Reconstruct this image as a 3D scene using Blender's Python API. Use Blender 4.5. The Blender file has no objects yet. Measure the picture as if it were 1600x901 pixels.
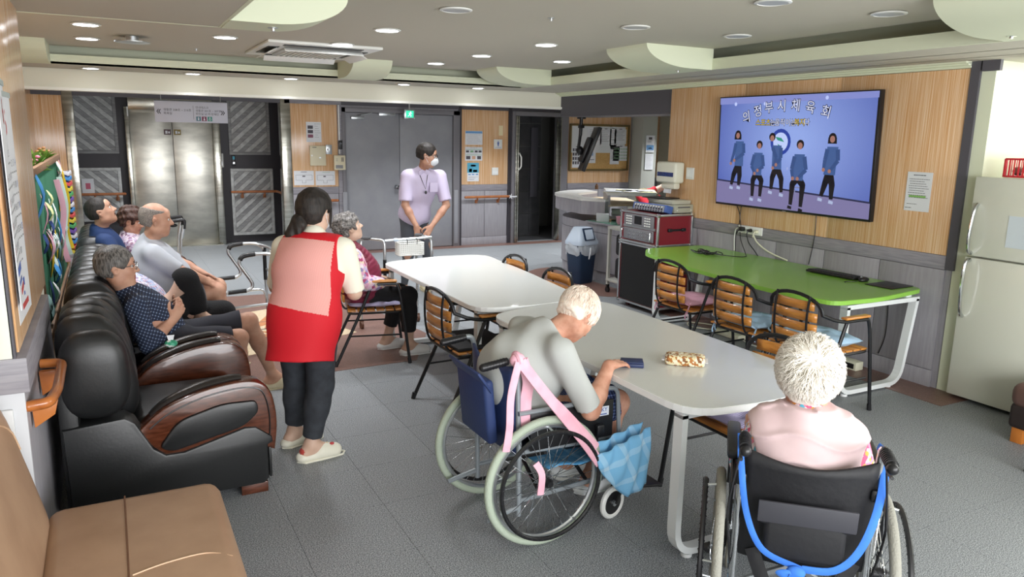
import bpy, bmesh, math, random
import numpy as np
from mathutils import Vector, Matrix, Euler
random.seed(7)
SC = bpy.context.scene
COL = SC.collection
PI = math.pi
def V(*a): return Vector(a)

# ------------------------------------------------------------------ camera
cam_d = bpy.data.cameras.new('camera'); cam = bpy.data.objects.new('camera', cam_d); COL.objects.link(cam)
cam_d.sensor_width = 36.0; cam_d.lens = 1176.9 / 1600 * 36.0; cam_d.clip_start = 0.05; cam_d.clip_end = 100
_p, _y, _r = 0.19991, 0.49063, -0.01851
_fwd = V(math.sin(_y)*math.cos(_p), math.cos(_y)*math.cos(_p), -math.sin(_p))
_rt = V(math.cos(_y), -math.sin(_y), 0); _dn = _fwd.cross(_rt)
_r2 = _rt*math.cos(_r) + _dn*math.sin(_r); _d2 = -_rt*math.sin(_r) + _dn*math.cos(_r)
M3 = Matrix((_r2, -_d2, -_fwd)).transposed()
cam.matrix_world = Matrix.Translation((0, 0, 1.8)) @ M3.to_4x4()
SC.camera = cam

# ------------------------------------------------------------------ world, exposure
SC.view_settings.view_transform = 'Standard'; SC.view_settings.look = 'None'
SC.view_settings.exposure = 0.06; SC.view_settings.gamma = 1.0; SC.view_settings.use_curve_mapping = False
w = bpy.data.worlds.new('daylight'); SC.world = w; w.use_nodes = True
bg = w.node_tree.nodes['Background']; bg.inputs[0].default_value = (0.9, 0.95, 1.0, 1); bg.inputs[1].default_value = 0.9
def area(name, loc, rot, sx, sy, power, color=(1, 1, 1), spread=PI):
    l = bpy.data.lights.new(name, 'AREA'); l.shape = 'RECTANGLE'; l.size = sx; l.size_y = sy; l.energy = power; l.color = color; l.spread = spread
    o = bpy.data.objects.new(name, l); COL.objects.link(o); o.location = loc; o.rotation_euler = rot; return o
# daylight through the windows behind the photographer, on the right beside the fridge, and the corridor beyond
area('window_daylight', (2.2, -1.85, 1.55), (math.radians(82), 0, 0), 5.6, 1.5, 330, (0.97, 0.98, 1.0))
area('side_window_daylight', (6.9, 1.2, 1.6), (math.radians(86), 0, math.radians(90)), 3.2, 1.6, 105, (0.97, 1.0, 0.96))

# ------------------------------------------------------------------ materials
MATS = {}
def ramp(nt, fac, stops):
    n = nt.nodes.new('ShaderNodeValToRGB'); nt.links.new(fac, n.inputs[0]); e = n.color_ramp.elements
    while len(e) < len(stops): e.new(0.5)
    for el, (p, c) in zip(e, stops): el.position = p; el.color = (*c, 1)
    return n.outputs[0]
def mat(name, col, rough=0.5, metal=0.0, kind=None, col2=None, scale=8.0, amt=0.5, bump=0.0, stretch=(1, 1, 1), emit=None, spec=0.5, alpha=1.0, trans=0.0, coat=0.0, rot=(0, 0, 0), thr=(0.35, 0.65)):
    if name in MATS: return MATS[name]
    m = bpy.data.materials.new(name); m.use_nodes = True; nt = m.node_tree; b = nt.nodes['Principled BSDF']
    b.inputs['Base Color'].default_value = (*col, 1); b.inputs['Roughness'].default_value = rough; b.inputs['Metallic'].default_value = metal
    b.inputs['Specular IOR Level'].default_value = spec; b.inputs['Alpha'].default_value = alpha; b.inputs['Transmission Weight'].default_value = trans
    b.inputs['Coat Weight'].default_value = coat
    if emit: b.inputs['Emission Color'].default_value = (*emit[0], 1); b.inputs['Emission Strength'].default_value = emit[1]
    tc = nt.nodes.new('ShaderNodeTexCoord'); mp = nt.nodes.new('ShaderNodeMapping'); nt.links.new(tc.outputs['Object'], mp.inputs[0])
    mp.inputs['Scale'].default_value = stretch; mp.inputs['Rotation'].default_value = rot
    if kind:
        if kind == 'noise':
            t = nt.nodes.new('ShaderNodeTexNoise'); t.inputs['Scale'].default_value = scale; t.inputs['Detail'].default_value = 6; fac = t.outputs['Fac']
        elif kind == 'voronoi':
            t = nt.nodes.new('ShaderNodeTexVoronoi'); t.inputs['Scale'].default_value = scale; fac = t.outputs['Distance']
        elif kind == 'wave':
            t = nt.nodes.new('ShaderNodeTexWave'); t.inputs['Scale'].default_value = scale; t.inputs['Distortion'].default_value = 6; t.inputs['Detail'].default_value = 3; fac = t.outputs['Fac']
        elif kind == 'stripe':
            t = nt.nodes.new('ShaderNodeTexWave'); t.inputs['Scale'].default_value = scale; t.inputs['Distortion'].default_value = 0; fac = t.outputs['Fac']
        nt.links.new(mp.outputs[0], t.inputs['Vector'])
        c = ramp(nt, fac, [(thr[0], col), (thr[1], col2 or col)])
        nt.links.new(c, b.inputs['Base Color'])
        if bump:
            bp = nt.nodes.new('ShaderNodeBump'); bp.inputs['Strength'].default_value = bump; bp.inputs['Distance'].default_value = 0.01
            nt.links.new(fac, bp.inputs['Height']); nt.links.new(bp.outputs[0], b.inputs['Normal'])
    elif bump:
        t = nt.nodes.new('ShaderNodeTexNoise'); t.inputs['Scale'].default_value = scale; t.inputs['Detail'].default_value = 4; nt.links.new(mp.outputs[0], t.inputs['Vector'])
        bp = nt.nodes.new('ShaderNodeBump'); bp.inputs['Strength'].default_value = bump; bp.inputs['Distance'].default_value = 0.01
        nt.links.new(t.outputs['Fac'], bp.inputs['Height']); nt.links.new(bp.outputs[0], b.inputs['Normal'])
    MATS[name] = m; return m
def multi(name, cols, scale=60, rough=0.7, base=None, bump=0.0):
    """small patches of several colours: floral cloth, speckled floor"""
    if name in MATS: return MATS[name]
    m = bpy.data.materials.new(name); m.use_nodes = True; nt = m.node_tree; b = nt.nodes['Principled BSDF']; b.inputs['Roughness'].default_value = rough
    tc = nt.nodes.new('ShaderNodeTexCoord'); v = nt.nodes.new('ShaderNodeTexVoronoi'); v.inputs['Scale'].default_value = scale; nt.links.new(tc.outputs['Object'], v.inputs['Vector'])
    s = nt.nodes.new('ShaderNodeSeparateColor'); nt.links.new(v.outputs['Color'], s.inputs[0])
    n = nt.nodes.new('ShaderNodeValToRGB'); nt.links.new(s.outputs[0], n.inputs[0]); n.color_ramp.interpolation = 'CONSTANT'; e = n.color_ramp.elements
    while len(e) < len(cols): e.new(0.5)
    for i, (el, c) in enumerate(zip(e, cols)): el.position = i/len(cols); el.color = (*c, 1)
    nt.links.new(n.outputs[0], b.inputs['Base Color']); MATS[name] = m; return m
def plaid(name, base, c1, c2, scale=60, rot=(0, 0, 0), axes=(0, 2)):
    m = bpy.data.materials.new(name); m.use_nodes = True; nt = m.node_tree; b = nt.nodes['Principled BSDF']; b.inputs['Roughness'].default_value = 0.85
    tc = nt.nodes.new('ShaderNodeTexCoord'); mp = nt.nodes.new('ShaderNodeMapping'); nt.links.new(tc.outputs['Object'], mp.inputs[0]); mp.inputs['Rotation'].default_value = rot
    sp = nt.nodes.new('ShaderNodeSeparateXYZ'); nt.links.new(mp.outputs[0], sp.inputs[0])
    def mth(op, a, bb=None):
        x = nt.nodes.new('ShaderNodeMath'); x.operation = op
        for i, q in enumerate((a, bb)):
            if q is None: continue
            if isinstance(q, (int, float)): x.inputs[i].default_value = q
            else: nt.links.new(q, x.inputs[i])
        return x.outputs[0]
    ls = []
    for ax in axes:
        fr = mth('FRACT', mth('MULTIPLY', sp.outputs[ax], scale)); ls.append(mth('LESS_THAN', fr, 0.22))
    s = mth('MULTIPLY', mth('ADD', ls[0], ls[1]), 0.5)
    c = ramp(nt, s, [(0.0, base), (0.5, c1), (1.0, c2)])
    nt.links.new(c, b.inputs['Base Color']); MATS[name] = m; return m

# ------------------------------------------------------------------ mesh building
def frame(z, x=None):
    z = Vector(z).normalized(); a = Vector(x) if x is not None else (V(0, 0, 1) if abs(z.z) < 0.9 else V(1, 0, 0))
    x = (a - z*a.dot(z)).normalized(); return Matrix((x, z.cross(x), z)).transposed()
def smooth_path(pts, n=6):
    P = [Vector(p) for p in pts]; out = []
    for i in range(len(P)-1):
        p0 = P[max(i-1, 0)]; p1 = P[i]; p2 = P[i+1]; p3 = P[min(i+2, len(P)-1)]
        for k in range(n):
            t = k/n; out.append(0.5*((2*p1)+(p2-p0)*t+(2*p0-5*p1+4*p2-p3)*t*t+(3*p1-p0-3*p2+p3)*t**3))
    out.append(P[-1]); return out
def round_path(pts, r, n=5, closed=False):
    """polyline with its corners rounded by radius r"""
    P = [Vector(p) for p in pts]; out = []; N = len(P)
    for i in range(N):
        if not closed and i in (0, N-1): out.append(P[i]); continue
        a, b, c = P[i-1], P[i], P[(i+1) % N]; d1 = (a-b); d2 = (c-b); q = min(r, d1.length*.45, d2.length*.45)
        s = b+d1.normalized()*q; e = b+d2.normalized()*q
        for k in range(n+1):
            t = k/n; out.append(s*(1-t)**2+b*2*t*(1-t)+e*t*t)
    return out
class MB:
    def __init__(s): s.v = []; s.f = []; s.m = []; s.sm = []; s.T = None; s.mi = 0
    def add(s, vs, fs, smooth=True):
        o = len(s.v); T = s.T
        s.v += [tuple(T @ Vector(p)) if T is not None else tuple(p) for p in vs]
        s.f += [tuple(i+o for i in f) for f in fs]; s.m += [s.mi]*len(fs); s.sm += [smooth]*len(fs); return s
    def box(s, c, size, rot=None, b=0.0, seg=2):
        x, y, z = (q/2 for q in size); R = (rot if isinstance(rot, Matrix) else Euler(rot).to_matrix()) if rot is not None else Matrix.Identity(3); c = Vector(c)
        if b > 0:
            bm = bmesh.new(); bmesh.ops.create_cube(bm, size=1)
            for v in bm.verts: v.co = V(v.co.x*size[0], v.co.y*size[1], v.co.z*size[2])
            bmesh.ops.bevel(bm, geom=list(bm.edges), offset=min(b, min(size)*.49), segments=seg, profile=0.5, affect='EDGES')
            bm.verts.index_update(); vs = [c+R @ v.co for v in bm.verts]; fs = [tuple(v.index for v in f.verts) for f in bm.faces]; bm.free()
            return s.add(vs, fs, True)
        vs = [c+R @ V(i*x, j*y, k*z) for i in (-1, 1) for j in (-1, 1) for k in (-1, 1)]
        return s.add(vs, [(0, 1, 3, 2), (4, 6, 7, 5), (0, 4, 5, 1), (2, 3, 7, 6), (0, 2, 6, 4), (1, 5, 7, 3)], False)
    def bb(s, x0, x1, y0, y1, z0, z1, b=0.0): return s.box(((x0+x1)/2, (y0+y1)/2, (z0+z1)/2), (abs(x1-x0), abs(y1-y0), abs(z1-z0)), None, b)
    def tube(s, path, r, n=8, closed=False, caps=True, flat=None, up=None):
        P = [Vector(p) for p in path]; N = len(P); rr = r if isinstance(r, (list, tuple)) else [r]*N; vs = []; prev = None
        for i in range(N):
            if closed: t = P[(i+1) % N]-P[i-1]
            else: t = P[min(i+1, N-1)]-P[max(i-1, 0)]
            if t.length < 1e-9: t = V(0, 0, 1)
            t.normalize()
            if up is not None: x = Vector(up)
            elif prev is None: x = V(0, 0, 1) if abs(t.z) < 0.9 else V(1, 0, 0)
            else: x = prev
            x = (x-t*x.dot(t)); x = x.normalized() if x.length > 1e-6 else frame(t).col[0]; prev = x; y = t.cross(x)
            fx, fy = flat if flat else (1, 1)
            for k in range(n):
                a = 2*PI*(k+.5)/n; vs.append(P[i]+(x*math.cos(a)*fx+y*math.sin(a)*fy)*rr[i])
        fs = []
        for i in range(N if closed else N-1):
            for k in range(n):
                j = (i+1) % N; fs.append((i*n+k, i*n+(k+1) % n, j*n+(k+1) % n, j*n+k))
        if caps and not closed: fs.append(tuple(range(n))[::-1]); fs.append(tuple((N-1)*n+k for k in range(n)))
        return s.add(vs, fs, n > 4)
    def cyl(s, a, b, r, r2=None, n=16, caps=True): return s.tube([a, b], [r, r if r2 is None else r2], n, caps=caps)
    def ell(s, c, r, nu=16, nv=10, R=None, e1=1.0, e2=1.0):
        c = Vector(c); R = R or Matrix.Identity(3); r = (r, r, r) if isinstance(r, (int, float)) else r; vs = []
        pw = lambda q, e: math.copysign(abs(q)**e, q)
        for j in range(nv+1):
            th = -PI/2+PI*j/nv
            for i in range(nu):
                ph = 2*PI*i/nu; vs.append(c+R @ V(r[0]*pw(math.cos(th), e1)*pw(math.cos(ph), e2), r[1]*pw(math.cos(th), e1)*pw(math.sin(ph), e2), r[2]*pw(math.sin(th), e1)))
        fs = [(j*nu+i, j*nu+(i+1) % nu, (j+1)*nu+(i+1) % nu, (j+1)*nu+i) for j in range(nv) for i in range(nu)]
        return s.add(vs, fs, True)
    def prism(s, poly, d, R=None, o=(0, 0, 0), b=0.0, smooth=False):
        """poly in the local xy plane, extruded along local z from 0 to d; R columns are the local axes"""
        R = R or Matrix.Identity(3); o = Vector(o); n = len(poly); A = sum(poly[i][0]*poly[(i+1) % n][1]-poly[(i+1) % n][0]*poly[i][1] for i in range(n))
        if A < 0: poly = poly[::-1]
        if b > 0:
            bm = bmesh.new(); v0 = [bm.verts.new((p[0], p[1], 0)) for p in poly]; f = bm.faces.new(v0); ex = bmesh.ops.extrude_face_region(bm, geom=[f])
            for v in ex['geom']:
                if isinstance(v, bmesh.types.BMVert): v.co.z += d
            bmesh.ops.recalc_face_normals(bm, faces=bm.faces)
            ed = [e for e in bm.edges if abs(e.verts[0].co.z-e.verts[1].co.z) < 1e-6]
            bmesh.ops.bevel(bm, geom=ed, offset=b, segments=2, profile=.5, affect='EDGES'); bm.verts.index_update()
            vs = [o+R @ v.co for v in bm.verts]; fs = [tuple(v.index for v in f.verts) for f in bm.faces]; bm.free(); return s.add(vs, fs, True)
        vs = [o+R @ V(p[0], p[1], 0) for p in poly]+[o+R @ V(p[0], p[1], d) for p in poly]
        fs = [tuple(range(n))[::-1], tuple(range(n, 2*n))]+[(i, (i+1) % n, n+(i+1) % n, n+i) for i in range(n)]
        return s.add(vs, fs, smooth)
    def lathe(s, prof, c=(0, 0, 0), axis=(0, 0, 1), n=24):
        R = frame(axis); c = Vector(c); vs = []; m = len(prof)
        for r, h in prof:
            for k in range(n): a = 2*PI*k/n; vs.append(c+R @ V(r*math.cos(a), r*math.sin(a), h))
        fs = [(j*n+k, j*n+(k+1) % n, (j+1)*n+(k+1) % n, (j+1)*n+k) for j in range(m-1) for k in range(n)]
        return s.add(vs, fs, True)
    def ring(s, c, axis, R, r, n=48, m=10, flat=(1, 1)):
        F = frame(axis); c = Vector(c); return s.tube([c+F @ V(R*math.cos(2*PI*i/n), R*math.sin(2*PI*i/n), 0) for i in range(n)], r, m, closed=True, flat=flat, up=axis)
    def grid(s, fn, nu, nv, closed_u=False):
        vs = [fn(i/(nu if closed_u else nu-1), j/(nv-1)) for j in range(nv) for i in range(nu)]; fs = []
        for j in range(nv-1):
            for i in range(nu if closed_u else nu-1): fs.append((j*nu+i, j*nu+(i+1) % nu, (j+1)*nu+(i+1) % nu, (j+1)*nu+i))
        return s.add(vs, fs, True)
    def mesh(s, name):
        me = bpy.data.meshes.new(name); me.from_pydata(s.v, [], s.f)
        me.polygons.foreach_set('use_smooth', s.sm); me.polygons.foreach_set('material_index', s.m); me.update()
        if any(s.sm):
            try: me.set_sharp_from_angle(angle=math.radians(42))
            except Exception: pass
        return me
def O(name, mb, m, parent=None, loc=None, rot=None, kind=None, mod=None):
    me = mb.mesh(name) if isinstance(mb, MB) else mb
    for q in (m if isinstance(m, (list, tuple)) else [m]): me.materials.append(q)
    o = bpy.data.objects.new(name, me); COL.objects.link(o)
    if parent: o.parent = parent
    if loc is not None: o.location = loc
    if rot is not None: o.rotation_euler = rot
    if kind: o['kind'] = kind
    if mod:
        q = o.modifiers.new('solid', 'SOLIDIFY'); q.thickness = mod; q.offset = 0
    return o
def S(name, mb, m, parent=None, **k): return O(name, mb, m, parent, kind=None if parent else 'structure', **k)
def tag(o, label, cat, group=None):
    o['label'] = label; o['category'] = cat
    if group: o['group'] = group
    return o
def thing(name, label, cat, loc=(0, 0, 0), rz=0.0, group=None):
    o = bpy.data.objects.new(name, None); o.empty_display_size = .1; COL.objects.link(o); o.location = loc; o.rotation_euler = (0, 0, rz)
    return tag(o, label, cat, group)
KIDS = {}
def dup(root, loc, rz=0.0, label=None, group=None, rot=None, skip=()):
    kids = {}
    for q in COL.objects:
        if q.parent: kids.setdefault(q.parent.name, []).append(q)
    def cp(o, par):
        c = o.copy(); COL.objects.link(c)
        if par: c.parent = par
        for k in kids.get(o.name, []):
            if k.name.split('.')[0] in skip: continue
            cp(k, c)
        return c
    r = cp(root, None); r.location = loc; r.rotation_euler = rot or (0, 0, rz)
    if label: r['label'] = label
    if group: r['group'] = group
    return r
_tcache = {}
def text_mb(mb, txt, size, o, x=(1, 0, 0), n=(0, -1, 0), align='CENTER', spacing=1.0, bold=0.0, shear=0.0, sx=1.0):
    """flat lettering: x = reading direction, n = outward normal; bold thickens the strokes"""
    key = (txt, align, bold, spacing, shear)
    if key not in _tcache:
        cu = bpy.data.curves.new('t', 'FONT'); cu.body = txt; cu.size = 1; cu.align_x = align; cu.align_y = 'CENTER'; cu.offset = bold; cu.space_character = spacing; cu.shear = shear; cu.resolution_u = 2
        ob = bpy.data.objects.new('t', cu); COL.objects.link(ob); dg = bpy.context.evaluated_depsgraph_get(); dg.update()
        me = bpy.data.meshes.new_from_object(ob.evaluated_get(dg)); _tcache[key] = ([v.co.copy() for v in me.vertices], [tuple(p.vertices) for p in me.polygons])
        bpy.data.objects.remove(ob); bpy.data.meshes.remove(me); bpy.data.curves.remove(cu)
    vs, fs = _tcache[key]; x = Vector(x).normalized(); n = Vector(n).normalized(); u = n.cross(x); o = Vector(o)
    mb.add([o+x*v.x*size*sx+u*v.y*size+n*.0 for v in vs], fs, False); return mb
# ------------------------------------------------------------------ soft bodies: smooth union of tapered limbs, meshed with surface nets
class Soft:
    def __init__(s): s.ops = []
    def cap(s, a, b, ra, rb=None, k=.03, op='u', flat=None, ax=None):
        s.ops.append((op, 'cap', np.array(a, float), np.array(b, float), float(ra), float(ra if rb is None else rb), k, flat, None if ax is None else np.array(Vector(ax).normalized(), float))); return s
    def ell(s, c, r, R=None, k=.03, op='u'):
        r = (r, r, r) if isinstance(r, (int, float)) else r
        s.ops.append((op, 'ell', np.array(c, float), np.array(r, float), None if R is None else np.array([list(q) for q in R]), k)); return s
    def cut(s, p, n, box=None):
        """remove what lies on the +n side of the plane through p (only within box radius of p when given)"""
        s.ops.append(('cut', 'pl', np.array(p, float), np.array(Vector(n).normalized(), float), box)); return s
    def disp(s, fn): s.ops.append(('disp', 'fn', fn)); return s
    def build(s, res):
        lo = np.array([1e9]*3); hi = -lo
        for o in s.ops:
            if o[0] != 'u': continue
            if o[1] == 'cap':
                r = max(o[4], o[5]); lo = np.minimum(lo, np.minimum(o[2], o[3])-r); hi = np.maximum(hi, np.maximum(o[2], o[3])+r)
            else: r = o[3].max(); lo = np.minimum(lo, o[2]-r); hi = np.maximum(hi, o[2]+r)
        lo -= 3*res+.012; hi += 3*res+.012; n = np.ceil((hi-lo)/res).astype(int)+1
        F = np.full(n, 0.2, np.float32); g = [lo[i]+res*np.arange(n[i]) for i in range(3)]
        for o in s.ops:
            if o[0] == 'disp':
                X, Y, Z = np.meshgrid(g[0], g[1], g[2], indexing='ij', sparse=True); F += o[2](X, Y, Z).astype(np.float32); continue
            if o[0] == 'cut':
                X, Y, Z = np.meshgrid(g[0], g[1], g[2], indexing='ij', sparse=True); p, nn = o[2], o[3]
                d = ((X-p[0])*nn[0]+(Y-p[1])*nn[1]+(Z-p[2])*nn[2]).astype(np.float32)
                if o[4]: near = (X-p[0])**2+(Y-p[1])**2+(Z-p[2])**2 < o[4]**2; F = np.where(near, np.maximum(F, d), F)
                else: F = np.maximum(F, d)
                continue
            k = o[6] if o[1] == 'cap' else o[5]; mg = k+2*res+.02
            if o[1] == 'cap': r = max(o[4], o[5]); a = np.minimum(o[2], o[3])-r-mg; b = np.maximum(o[2], o[3])+r+mg
            else: r = o[3].max(); a = o[2]-r-mg; b = o[2]+r+mg
            i0 = np.clip(((a-lo)/res).astype(int), 0, n-1); i1 = np.clip(((b-lo)/res).astype(int)+2, 1, n)
            if (i1 <= i0).any(): continue
            sl = tuple(slice(i0[q], i1[q]) for q in range(3)); X, Y, Z = np.meshgrid(g[0][sl[0]], g[1][sl[1]], g[2][sl[2]], indexing='ij', sparse=True)
            if o[1] == 'cap':
                A, B = o[2], o[3]; d = B-A; L = max(d.dot(d), 1e-9); t = np.clip(((X-A[0])*d[0]+(Y-A[1])*d[1]+(Z-A[2])*d[2])/L, 0, 1)
                px = X-A[0]-t*d[0]; py = Y-A[1]-t*d[1]; pz = Z-A[2]-t*d[2]; q2 = px*px+py*py+pz*pz
                if o[7]:
                    u = px*o[8][0]+py*o[8][1]+pz*o[8][2]; q2 = q2-u*u+(u/o[7])**2
                D = np.sqrt(q2)-(o[4]+t*(o[5]-o[4]))
            else:
                px, py, pz = X-o[2][0], Y-o[2][1], Z-o[2][2]
                if o[4] is not None: M = o[4]; px, py, pz = (px*M[0, i]+py*M[1, i]+pz*M[2, i] for i in range(3))
                r = o[3]; k0 = np.sqrt((px/r[0])**2+(py/r[1])**2+(pz/r[2])**2); k1 = np.sqrt((px/r[0]**2)**2+(py/r[1]**2)**2+(pz/r[2]**2)**2)+1e-9; D = k0*(k0-1)/k1
            D = D.astype(np.float32); f = F[sl]
            if o[0] == 'u':
                h = np.maximum(k-np.abs(f-D), 0)/k; F[sl] = np.minimum(f, D)-h*h*k*.25
            else:
                D = -D; h = np.maximum(k-np.abs(f-D), 0)/k; F[sl] = np.maximum(f, D)+h*h*k*.25
        ins = F < 0; c = ins[:-1, :-1, :-1].astype(np.int8)
        for dx, dy, dz in ((1, 0, 0), (0, 1, 0), (0, 0, 1), (1, 1, 0), (1, 0, 1), (0, 1, 1), (1, 1, 1)):
            c = c+ins[dx:n[0]-1+dx, dy:n[1]-1+dy, dz:n[2]-1+dz]
        act = (c > 0) & (c < 8); I = np.argwhere(act); N = len(I); idx = np.full(act.shape, -1, np.int32); idx[tuple(I.T)] = np.arange(N)
        P = np.zeros((N, 3)); W = np.zeros(N)
        cor = [(0, 0, 0), (1, 0, 0), (0, 1, 0), (1, 1, 0), (0, 0, 1), (1, 0, 1), (0, 1, 1), (1, 1, 1)]
        fv = [F[I[:, 0]+a, I[:, 1]+b, I[:, 2]+d] for a, b, d in cor]
        for i in range(8):
            for ax in (1, 2, 4):
                if i & ax: continue
                j = i | ax; m = (fv[i] < 0) != (fv[j] < 0); t = np.where(m, fv[i]/np.where(m, fv[i]-fv[j], 1), 0)
                pa = np.array(cor[i], float); pb = np.array(cor[j], float); P += (m[:, None])*(pa+(pb-pa)*t[:, None]); W += m
        P = lo+(I+P/W[:, None])*res; Q = []
        for ax in range(3):
            a, b = [q for q in range(3) if q != ax]; s0 = [slice(None)]*3; s1 = [slice(None)]*3; s0[ax] = slice(0, n[ax]-1); s1[ax] = slice(1, n[ax])
            ch = ins[tuple(s0)] != ins[tuple(s1)]; E_ = np.argwhere(ch); ok = (E_[:, a] > 0) & (E_[:, b] > 0) & (E_[:, a] < n[a]-1) & (E_[:, b] < n[b]-1); E_ = E_[ok]
            if not len(E_): continue
            q = []
            for da, db in ((1, 1), (0, 1), (0, 0), (1, 0)):
                e = E_.copy(); e[:, a] -= da; e[:, b] -= db; q.append(idx[tuple(e.T)])
            q = np.stack(q, 1); inside = ins[tuple(E_.T)]; fl = inside if ax != 1 else ~inside; q[~fl] = q[~fl][:, ::-1]; Q.append(q)
        return P, np.concatenate(Q) if Q else np.zeros((0, 4), int)
def soft_obj(name, soft, res, m, parent, paint=None, relax=1):
    P, Q = soft.build(res); off = np.array(parent.location) if parent else np.zeros(3)
    for _ in range(relax):
        A = np.zeros_like(P); C = np.zeros(len(P))
        for i in range(4):
            j = (i+1) % 4; np.add.at(A, Q[:, i], P[Q[:, j]]); np.add.at(C, Q[:, i], 1)
        P = P*.5+A/np.maximum(C, 1)[:, None]*.5
    me = bpy.data.meshes.new(name); me.vertices.add(len(P)); me.vertices.foreach_set('co', (P-off).astype(np.float32).ravel())
    nq = len(Q); me.loops.add(nq*4); me.loops.foreach_set('vertex_index', Q.astype(np.int32).ravel()); me.polygons.add(nq)
    me.polygons.foreach_set('loop_start', np.arange(0, nq*4, 4, dtype=np.int32)); me.polygons.foreach_set('use_smooth', np.ones(nq, bool))
    mats = [m]
    if paint:
        C = P[Q].mean(1); mi = np.zeros(nq, np.int32)
        for i, (mm, fn) in enumerate(paint): mats.append(mm); mi[fn(C)] = i+1
        me.polygons.foreach_set('material_index', mi)
    me.update(calc_edges=True); me.validate()
    return O(name, me, mats, parent)
# ------------------------------------------------------------------ palette
def C(h):
    h = h.lstrip('#'); v = [int(h[i:i+2], 16)/255 for i in (0, 2, 4)]
    return tuple(q/12.92 if q <= .04045 else ((q+.055)/1.055)**2.4 for q in v)
m_floor = mat('floor_tile_vinyl', C('#575c60'), .45, kind='noise', col2=C('#c8cccf'), scale=200, thr=(.40, .72), spec=.3)
m_gap = mat('tile_joint', C('#3c4043'), .8)
m_brown = mat('brown_floor_border', C('#6b5048'), .38, kind='noise', col2=C('#8b6c62'), scale=150)
m_beige = mat('beige_inlay', C('#cdb795'), .35, kind='noise', col2=C('#dbc9ab'), scale=60)
m_orange_in = mat('orange_inlay', C('#b9794e'), .35, kind='noise', col2=C('#c98a5e'), scale=60)
m_ceil = mat('ceiling_paint', C('#c3beb0'), .85)
m_green = mat('pale_green_paint', C('#dde2c8'), .8)
m_cream = mat('cream_paint', C('#e6e4d3'), .75)
m_stone = mat('striated_travertine', C('#d29c66'), .2, kind='noise', col2=C('#f8e4c6'), scale=9, stretch=(26, 26, .2), thr=(.38, .80), spec=.5)
m_wains = mat('grey_wood_panel', C('#97959b'), .5, kind='noise', col2=C('#a3a1a7'), scale=10, stretch=(6, 6, .4))
m_rail = mat('grey_wood_rail', C('#85828a'), .5, kind='noise', col2=C('#9a979d'), scale=10, stretch=(.6, .6, 8))
m_dkgrey = mat('dark_grey_panel', C('#55535a'), .5)
m_vdark = mat('very_dark_panel', C('#37343a'), .5)
m_door = mat('grey_painted_steel', C('#8f9096'), .45, kind='noise', col2=C('#96979c'), scale=5)
m_frame = mat('grey_door_frame', C('#79777c'), .45)
m_steel = mat('brushed_steel', C('#c9c8bf'), .22, 1.0, kind='noise', col2=C('#a8a79d'), scale=4, stretch=(.5, .5, 6))
m_steel2 = mat('worn_elevator_steel', C('#cfcdc3'), .34, 1.0, kind='noise', col2=C('#b2b0a8'), scale=3, stretch=(1, 1, 2.5), bump=.15)
m_slatw = mat('grey_washed_plank', C('#8a8a8b'), .7, kind='noise', col2=C('#a3a4a4'), scale=8, stretch=(1, 1, 6), bump=.2)
m_slatl = mat('pale_washed_plank', C('#b0b1b0'), .7, kind='noise', col2=C('#cdcfce'), scale=14, bump=.2)
m_dtile = mat('dark_wall_tile', C('#3b3c3e'), .35, kind='noise', col2=C('#4a4a4c'), scale=6)
m_grout = mat('pale_grout', C('#8a8a86'), .8)
m_pillar = mat('pillar_paint', C('#b4b6ae'), .6)
m_white = mat('white_plastic', C('#e9eae6'), .35)
m_paper = mat('white_paper', C('#e4e6ea'), .8)
m_ink = mat('dark_ink', C('#4a4a52'), .8)
m_black = mat('black_plastic', C('#17171a'), .38)
m_rail_w = mat('orange_handrail_wood', C('#9a5c35'), .3, kind='noise', col2=C('#b4703f'), scale=12, stretch=(1, 1, 1), coat=.3)
m_chrome = mat('polished_metal', C('#cfd2d4'), .12, 1.0)
m_alu = mat('aluminium_tube', C('#c7cbce'), .3, .9)
m_light = mat('lit_downlight', (1, 1, 1), .5, emit=((.92, .94, 1.0), 14.0))
m_shield = mat('frosted_window_light', C('#f2f6ee'), .5, emit=((.93, 1.0, .93), .9))

ZC, ZS = 2.52, 2.36
XW, YW = 5.357, 11.35
# ------------------------------------------------------------------ floor
b = MB(); b.bb(-3.2, 10.2, -2.1, 13.6, -.12, -.012); floor = S('floor', b, m_floor)
b = MB(); b.bb(-3.2, 10.2, -2.1, 13.6, -.0121, -.002); S('floor_joint', b, m_gap, floor)
T = .45
def tile_mb(sx, sy): return MB().box((0, 0, -.003), (sx-.0018, sy-.0018, .006))
tme = tile_mb(T, T).mesh('tile'); tme.materials.append(m_floor)
for i in range(12):
    for j in range(21):
        x = -.27+T*i+T/2; y = 1.53+T*j+T/2
        o = bpy.data.objects.new('tile', tme); COL.objects.link(o); o.parent = floor; o.location = (x, y, 0)
b = MB()   # the far and side runs of the same tiles, joined
for i in range(-6, 23):
    for j in range(-8, 27):
        if 0 <= i < 12 and 0 <= j < 21: continue
        x = -.27+T*i+T/2; y = 1.53+T*j+T/2; b.box((x, y, -.003), (T-.0018, T-.0018, .006))
S('tile_field', b, m_floor, floor, ).__setitem__('kind', 'stuff')
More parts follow.
